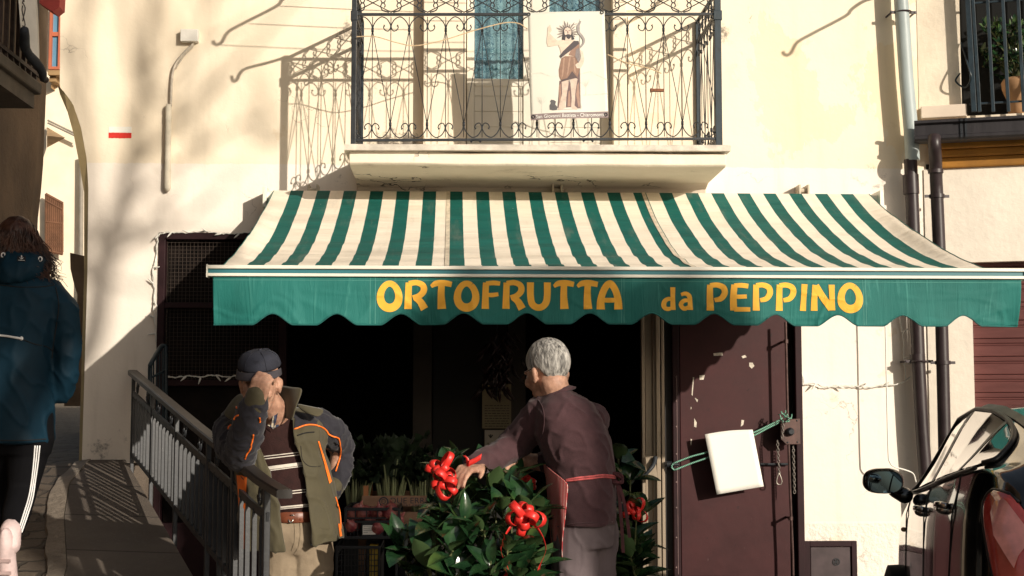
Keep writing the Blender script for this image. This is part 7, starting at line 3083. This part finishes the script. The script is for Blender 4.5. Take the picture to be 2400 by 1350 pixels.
# shoes: the trailing one tiptoe, sole towards the viewer
g = G()
toe = at(22, 1345, Y3 - .12)
toe.z = ramp_z(toe.y) + .03
heel = aR + Vector((-.005, -.06, .0))
d = toe - heel
rows = []
for t, w_, h_ in ((-.12, .018, .02), (0, .033, .045), (.2, .040, .055), (.45, .042, .05), (.7, .048, .04), (.92, .042, .03), (1.04, .02, .015)):
    c = heel + d * t
    n_ = Vector((0, 1, .35)).normalized()
    rows.append([c + Vector((w_ * cos(2 * pi * k / 14), 0, 0)) + n_ * (h_ * sin(2 * pi * k / 14) + .01) for k in range(14)])
g.loft(rows)
limb(g, [aR + Vector((0, 0, .03)), aR + Vector((0, -.01, -.03))], [.046, .05])
sh1 = g.build('shoe', m_pinkshoe, p3, smooth=True, sub=1, disp=wrinkle(.004, 20, 30, 1, 3))
g = G()
shoe(g, aL + Vector((0, -.07, -.09)), Vector((.02, 1, .2)), .26)
g.build('shoe', m_pinkshoe, p3, smooth=True, sub=1)
g = G()
for k in range(4):
    c = heel + d * (.25 + .16 * k) + Vector((0, -.044, -.012))
    g.obox(c, (.034, 0, 0), (0, .004, 0), d.normalized() * .008)
g.build('sole_tread', M('shoe_sole', (.45, .33, .32), .8, .2, 20), sh1)
# raincoat
RC = [(640, 8, 86, Y3, .075), (655, -30, 122, Y3, .105), (672, -52, 146, Y3, .125), (700, -64, 150, Y3, .14), (760, -60, 140, Y3, .148), (820, -52, 128, Y3, .142), (880, -54, 124, Y3, .148), (960, -60, 124, Y3, .165), (1038, -64, 123, Y3, .178)]
g = G()
g.loft([rowring(*r) for r in interp_rows(RC, 30)])
limb(g, [at(118, 690, Y3), at(146, 730, Y3), at(155, 800, Y3 + .01), at(155, 830, Y3)], [.075, .074, .066, .060])
limb(g, [at(155, 828, Y3), at(150, 880, Y3 + .03), at(141, 922, Y3 + .09)], [.061, .058, .054])
limb(g, [at(-28, 690, Y3), at(-58, 730, Y3), at(-72, 805, Y3 + .03), at(-60, 925, Y3 + .10)], [.075, .074, .064, .052])
coat = g.build('raincoat', m_teal, p3, smooth=True, remesh=.008, smo=4, disp=wrinkle(.010, 6, 13, .6, 17))
tc_ = bvh([coat])
g = G()
rows = []
for i, (py, pl, pr, b_, yo) in enumerate(((592, 2, 92, .085, .0), (600, -8, 104, .11, -.01), (618, -16, 112, .135, -.02), (640, -16, 112, .16, -.02), (660, -6, 98, .165, -.02), (670, 15, 75, .15, -.02), (666, 22, 66, .13, -.0))):
    A, B = at(pl, py, Y3 - .02), at(pr, py, Y3 - .02)
    rows.append(ring((A.x + B.x) / 2, Y3 - .0, A.z, (B.x - A.x) / 2, b_, 48, zf=lambda t, i=i: .02 * (1 - cos(t)) * (1 if i < 4 else 0)))
g.loft(rows)
hood = g.build('hood', m_teal, coat, smooth=True, sub=1, disp=wrinkle(.012, 9, 14, 1.0, 27))
th_ = bvh([hood])
g = G()
patch(g, th_, [(41, 601), (60, 601), (60, 614), (40, 613)], .003, Y3 - .2, 4, 4)
badge = g.build('badge', m_black2, hood)
g = G()
seam_tube(g, th_, ((51, 601), (51, 608)), .0014, .006, Y3 - .2, res=3)
seam_tube(g, th_, ((47, 605), (49, 608), (51, 608.6), (53, 608), (55, 605)), .0012, .006, Y3 - .2, res=3)
seam_tube(g, th_, ((49, 602.5), (53, 602.5)), .0012, .006, Y3 - .2, res=3)
seam_tube(g, th_, ((43, 611.5), (58, 611.5)), .0012, .006, Y3 - .2, res=3)
g.build('anchor_emblem', m_white2, badge)
g = G()
for x, y in ((9, 599), (93, 608)):
    p = onto(th_, x, y, .004, Y3 - .2)
    g.tube([p + Vector((.008 * cos(2 * pi * k / 12), 0, .010 * sin(2 * pi * k / 12))) for k in range(13)], .0028, 6, False)
g.build('eyelet', m_white2, hood)
g = G()
seam_tube(g, tc_, ((-40, 783), (0, 786), (25, 789), (48, 793)), .0055, .004, Y3 - .15)
g.ell(onto(tc_, 50, 793, .004, Y3 - .15), (.009, .006, .009), 10, 6)
g.build('drawcord', m_white2, coat, smooth=True)
for q_ in (((0, 668), (50, 673), (100, 672), (128, 668)), ((130, 672), (138, 720), (128, 790), (122, 840)), ((52, 795), (80, 806), (108, 812), (122, 822)), ((-50, 1030), (0, 1032), (60, 1032), (118, 1028))):
    g = G()
    seam_tube(g, tc_, q_, .0026, .001, Y3 - .15)
    g.build('coat_seam', m_black2, coat, smooth=True)
# wavy hair
g = G()
g.ell(T3((0, .022, .025)), (.088, .108, .102), 24, 14, R3)
limb(g, [T3((0, .06, .0)), T3((.0, .085, -.06)), T3((0, .085, -.12))], [.08, .075, .045], 16, flat=.7)
hair3 = g.build('hair', m_brownhair, p3, smooth=True, remesh=.007, smo=2, disp=lambda p, n: .006 * noise.noise(Vector((p.x * 60, p.y * 30, p.z * 9))))
g = G()
rr = random.Random(12)
for k in range(900):
    az = rr.uniform(-2.3, 2.3)
    e = rr.uniform(.1, 1.4)
    p0 = T3((.090 * cos(e) * sin(az), .022 + .110 * cos(e) * cos(az), .025 + .104 * sin(e)))
    L = rr.uniform(.16, .33)
    out = Vector((p0.x - h3.x, (p0.y - h3.y) * .6, 0))
    side_ = 1 if p0.x > h3.x else -1
    P = [p0]
    ph = rr.uniform(0, 6)
    for i in range(1, 9):
        q = i / 8
        dx = out.x * .55 * sin(q * 1.8) + .010 * sin(ph + q * 8) + side_ * .09 * q * q * rr.uniform(.4, 1.2)
        dy = -abs(out.y) * .15 * q - .02 * sin(q * 2) + .008 * cos(ph + q * 7)
        P.append(p0 + Vector((dx, dy, -L * q)))
    g.tube(spline(P, 2), [lerp(.0030, .0008, i / 16) for i in range(17)], 4)
g.build('hair_strand', m_brownhair, hair3, smooth=True)
# ================================================================== PARKED CAR
AL = .172
CH = Vector((sin(AL), cos(AL), 0))      # heading
CL = Vector((-cos(AL), sin(AL), 0))     # car's left
mir = at(2080, 1130, -2.66)
CO = Vector((2.79, -2.97, .025))
KX, KY = .77, .83


def cp(x, y, z): return CO + CH * x * KX + CL * y * KY + Vector((0, 0, z * .972))


m_paint = M('black_car_paint', (.004, .004, .005), .12, .2, 2, spec=.6, coat=1)
m_glassd = M('car_glass', (.012, .014, .014), .04, .1, 2, spec=.9, coat=1)
m_trim = M('black_trim', (.012, .011, .011), .4, .2, 10)
m_chrome = M('chrome', (.62, .60, .57), .12, .05, 5, metal=1)
m_tail = M('red_tail_lens', (.46, .022, .020), .10, .3, 5, spec=.6, coat=1, col2=(.62, .09, .07))
m_tyre = M('tyre_rubber', (.015, .015, .015), .8, .2, 20)
m_rim = M('alloy_rim', (.45, .44, .43), .3, .1, 5, metal=.9)
car = thing('parked_car', 'glossy black hatchback parked nose to the wall at the right edge of the scene', 'car', tuple(CO))

# stations: x, sill y, side y (max), belt y, belt z, roof y, roof z
ST_ = [(2.02, .55, .60, .50, .62, .40, .66), (1.95, .60, .66, .56, .74, .50, .78), (1.75, .65, .74, .66, .84, .60, .88), (1.35, .68, .785, .72, .925, .66, .965), (1.00, .70, .80, .745, .985, .68, 1.02),
       (.82, .70, .81, .757, 1.01, .67, 1.07), (.45, .715, .83, .778, 1.035, .60, 1.28), (.10, .725, .845, .792, 1.06, .575, 1.415), (-.30, .735, .858, .803, 1.095, .565, 1.455), (-.70, .74, .868, .808, 1.135, .555, 1.445),
       (-1.10, .74, .87, .80, 1.175, .54, 1.405), (-1.45, .73, .855, .775, 1.21, .52, 1.345), (-1.72, .71, .83, .735, 1.215, .49, 1.275), (-1.90, .68, .79, .68, 1.15, .46, 1.19), (-2.0, .62, .72, .58, .98, .42, 1.02), (-2.03, .55, .62, .48, .70, .36, .74)]


def station(x):
    xs = [s_[0] for s_ in ST_][::-1]
    return [itp(x, xs, [s_[i] for s_ in ST_][::-1]) for i in range(1, 7)]


def section(x):
    sy, my, by, bz, ry, rz_ = station(x)
    half = [(sy * .96, .17), (sy, .20), (sy + (my - sy) * .55, .30), (my - .004, .46), (my, .60), (my - .006, .72), (lerp(my, by, .30), lerp(.70, bz, .68)), (lerp(my, by, .72), lerp(.70, bz, .90)), (by, bz),
            (by - .006, bz + .012), (lerp(by, ry, .35), lerp(bz, rz_, .36)), (lerp(by, ry, .70), lerp(bz, rz_, .72)), (ry + .012, lerp(bz, rz_, .93)), (ry - .05, rz_ + .012), (ry * .5, rz_ + .028), (0, rz_ + .034)]
    return half


def carpt(x, k, s_=1, off=0):
    h = section(x)
    i = int(min(k, len(h) - 2))
    f = k - i
    y, z = lerp(h[i][0], h[i + 1][0], f), lerp(h[i][1], h[i + 1][1], f)
    if off:
        ty, tz = h[i + 1][0] - h[i][0], h[i + 1][1] - h[i][1]
        l = sqrt(ty * ty + tz * tz)
        y += off * tz / l
        z += -off * ty / l
    return cp(x, s_ * y, z)


g = G()
rows = []
xs_ = np.linspace(2.02, -2.03, 60)
for x in xs_:
    h = section(x)
    L = [cp(x, y, z) for y, z in h]
    Rr = [cp(x, -y, z) for y, z in h[::-1][1:]]
    rows.append(L + Rr)
g.loft(rows)
bodyc = g.build('body', m_paint, car, smooth=True, sub=1)


def side_patch(name, outline, mat_, parent, off, s_=1, nx=26, nk=8):
    """outline: list of (x, k_low, k_high)"""
    g = G()
    xs = [o[0] for o in outline][::-1]
    rows = []
    for x in np.linspace(outline[0][0], outline[-1][0], nx):
        a, b_ = itp(x, xs, [o[1] for o in outline][::-1]), itp(x, xs, [o[2] for o in outline][::-1])
        rows.append([carpt(x, lerp(a, b_, j / nk), s_, off) for j in range(nk + 1)])
    g.grid(rows)
    return g.build(name, mat_, parent, smooth=True)


for s_ in (1, -1):
    side_patch('front_window', [(.66, 9.2, 9.7), (.40, 9.2, 11.0), (.10, 9.2, 11.9), (-.18, 9.2, 12.1)], m_glassd, car, .007, s_)
    side_patch('rear_window', [(-.30, 9.2, 12.1), (-.7, 9.2, 12.1), (-1.02, 9.2, 11.95)], m_glassd, car, .007, s_)
    side_patch('quarter_window', [(-1.08, 9.25, 11.9), (-1.25, 9.3, 11.5), (-1.42, 9.45, 10.4)], m_glassd, car, .007, s_)
    side_patch('pillar_trim', [(-.185, 9.15, 12.15), (-.295, 9.15, 12.15)], m_trim, car, .009, s_, 4)
    side_patch('rear_pillar_trim', [(-1.025, 9.15, 12.0), (-1.075, 9.15, 11.95)], m_trim, car, .009, s_, 4)
    side_patch('roof_rail', [(.80, 11.9, 12.9), (.45, 12.3, 13.0), (.10, 12.5, 13.05), (-.7, 12.55, 13.05), (-1.3, 12.4, 13.0)], m_trim, car, .006, s_, 30, 2)
    g = G()
    P = [(.74, 9.1), (.66, 9.75), (.40, 11.05), (.10, 12.0), (-.24, 12.3), (-.7, 12.3), (-1.02, 12.15), (-1.25, 11.75), (-1.40, 10.9), (-1.49, 9.9), (-1.45, 9.35)]
    g.tube([carpt(x, k, s_, .010) for x, k in [(p.x, p.y) for p in spline([Vector((a, b_, 0)) for a, b_ in P], 6)]], .011, 6)
    g.build('window_surround', m_trim, car, smooth=True)
    g = G()
    g.tube([carpt(x, 8.9, s_, .008) for x in np.linspace(.78, -1.45, 30)], .008, 6)
    g.build('belt_strip', m_chrome if s_ == 99 else m_trim, car, smooth=True)
    for pts in (((.78, 8.6), (.80, 6), (.74, 3), (.70, 1.2)), ((-.24, 8.7), (-.24, 6), (-.24, 3), (-.24, 1.2)), ((-1.12, 8.7), (-1.20, 7.0), (-1.16, 5.4), (-1.02, 3.2), (-.98, 1.2))):
        g = G()
        g.tube([carpt(p.x, p.y, s_, .0005) for p in spline([Vector((a, b_, 0)) for a, b_ in pts], 6)], .0032, 5)
        g.build('door_gap', m_trim, car)
    for xh in (-.02, -.86):
        g = G()
        P = [carpt(xh + dx, 6.35, s_, o) for dx, o in ((.02, .004), (.0, .024), (-.05, .036), (-.12, .036), (-.17, .024), (-.19, .004))]
        g.tube(spline(P, 4), .013, 8)
        g.ell(carpt(xh - .095, 6.25, s_, .004), (.03, .05, .022), 14, 8)
        g.build('door_handle', m_chrome if xh < 9 else m_trim, car, smooth=True)
    g = G()
    g.ell(carpt(1.0, 5.6, s_, .002), (.012, .02, .012), 12, 8)
    g.build('side_repeater', M('amber_repeater', (.4, .25, .12), .2, .1, 10), car, smooth=True)
    # tail light
    g = G()
    rows = []
    for i in range(15):
        v = i / 14
        k0 = lerp(7.7, 5.3, v)
        wd = sin(pi * min(1, v * .94 + .03)) ** .9
        xm = -1.88
        rows.append([carpt(lerp(-1.62 - .06 * (1 - wd) * 4 * .5, -2.005, u) if 0 else lerp(-1.94 + .22 * wd, -2.01, u), k0, s_, .010 + .022 * sin(pi * u) ** .5 * wd) for u in [j / 12 for j in range(13)]])
    g.grid(rows)
    tlm = g.build('tail_light', m_tail, car, smooth=True)
    side_patch('lamp_reflector', [(-1.84, 6.8, 6.4), (-1.90, 7.1, 6.0), (-1.99, 7.2, 5.9)], M('pink_reflector', (.75, .30, .27), .1, .2, 12, coat=1), tlm, .037, s_, 10, 6)
    g = G()
    ed = [r[0] for r in rows] + [rows[-1][j] for j in range(13)]
    g.tube(ed, .007, 6)
    g.build('lens_edge', m_trim, tlm, smooth=True)
    # mirror
    mc = cp(.62, s_ * .945, 1.085)
    g = G()
    rows = []
    for i in range(11):
        t = i / 10
        rr_ = [.35, .72, .9, .98, 1.0, 1.0, .97, .9, .75, .5, .15][i]
        c = mc + CH * lerp(-.045, .12, t)
        rows.append([c + CL * s_ * (.098 * rr_ * (abs(cos(a)) ** .75) * (1 if cos(a) > 0 else -1)) + Vector((0, 0, (.066 * rr_ if sin(a) > 0 else .060 * rr_) * (abs(sin(a)) ** .85) * (1 if sin(a) > 0 else -1))) for a in [2 * pi * k / 28 for k in range(28)]])
    rows[0] = [mc - CH * .045 + (p - (mc - CH * .045)) * 2.5 for p in rows[0]]
    g.loft(rows, True)
    limb(g, [mc - CL * s_ * .06 - Vector((0, 0, .045)) + CH * .05, cp(.66, s_ * .82, 1.015)], [.035, .04], 10)
    mrr = g.build('wing_mirror', m_paint, car, smooth=True, angle=60)
    g = G()
    c = mc - CH * .048
    g.add([c + CL * s_ * (.080 * (abs(cos(a)) ** .75) * (1 if cos(a) > 0 else -1)) + Vector((0, 0, .052 * (abs(sin(a)) ** .85) * (1 if sin(a) > 0 else -1))) for a in [2 * pi * k / 28 for k in range(28)]], [tuple(range(28))])
    g.build('mirror_glass', M('mirror_glass', (.30, .42, .46), .02, .02, 2, metal=1), mrr)
    # wheels
    for xw in (1.30, -1.25):
        g = G()
        prof = [(.20, -.09), (.27, -.10), (.305, -.085), (.31, 0), (.305, .085), (.27, .10), (.20, .09)]
        rows = [[cp(xw + r * cos(2 * pi * k / 32), s_ * (.77 + o * .9), .31 + r * sin(2 * pi * k / 32)) for k in range(32)] for r, o in prof]
        g.loft(rows, False)
        wh = g.build('wheel', m_tyre, car, smooth=True)
        g = G()
        for k in range(5):
            a = 2 * pi * k / 5
            g.bar(cp(xw, s_ * .845, .31), cp(xw + .2 * cos(a), s_ * .85, .31 + .2 * sin(a)), .05, .02, tuple(CL))
        rows = [[cp(xw + r * cos(2 * pi * k / 32), s_ * o, .31 + r * sin(2 * pi * k / 32)) for k in range(32)] for r, o in ((.205, .70), (.205, .86), (.185, .86), (.18, .75), (.01, .75))]
        g.loft(rows, False)
        g.build('rim', m_rim, wh)
# rear window and windscreen
g = G()
rows = []
for i in range(8):
    x = lerp(-1.28, -1.74, i / 7)
    h = section(x)
    yy, zz = h[14][0] * 1.75, h[14][1] + .004
    rows.append([cp(x, lerp(-yy, yy, j / 10), lerp(zz, zz + .008, 1 - abs(j - 5) / 5)) for j in range(11)])
g.grid(rows)
g.build('rear_screen', m_glassd, car, smooth=True)
g = G()
rows = []
for i in range(8):
    x = lerp(.84, .20, i / 7)
    h = section(x)
    yy, zz = h[14][0] * 1.7, h[14][1] + .005
    rows.append([cp(x, lerp(-yy, yy, j / 10), lerp(zz, zz + .009, 1 - abs(j - 5) / 5)) for j in range(11)])
g.grid(rows)
g.build('windscreen', m_glassd, car, smooth=True)
g = G()
g.box(-.26, .26, 0, .01, 0, .11)
pl = G()
pl.add([cp(-2.045 - v.y, v.x, .62 + v.z) for v in g.v], g.f)
pl.build('number_plate', m_whitepaint, car)
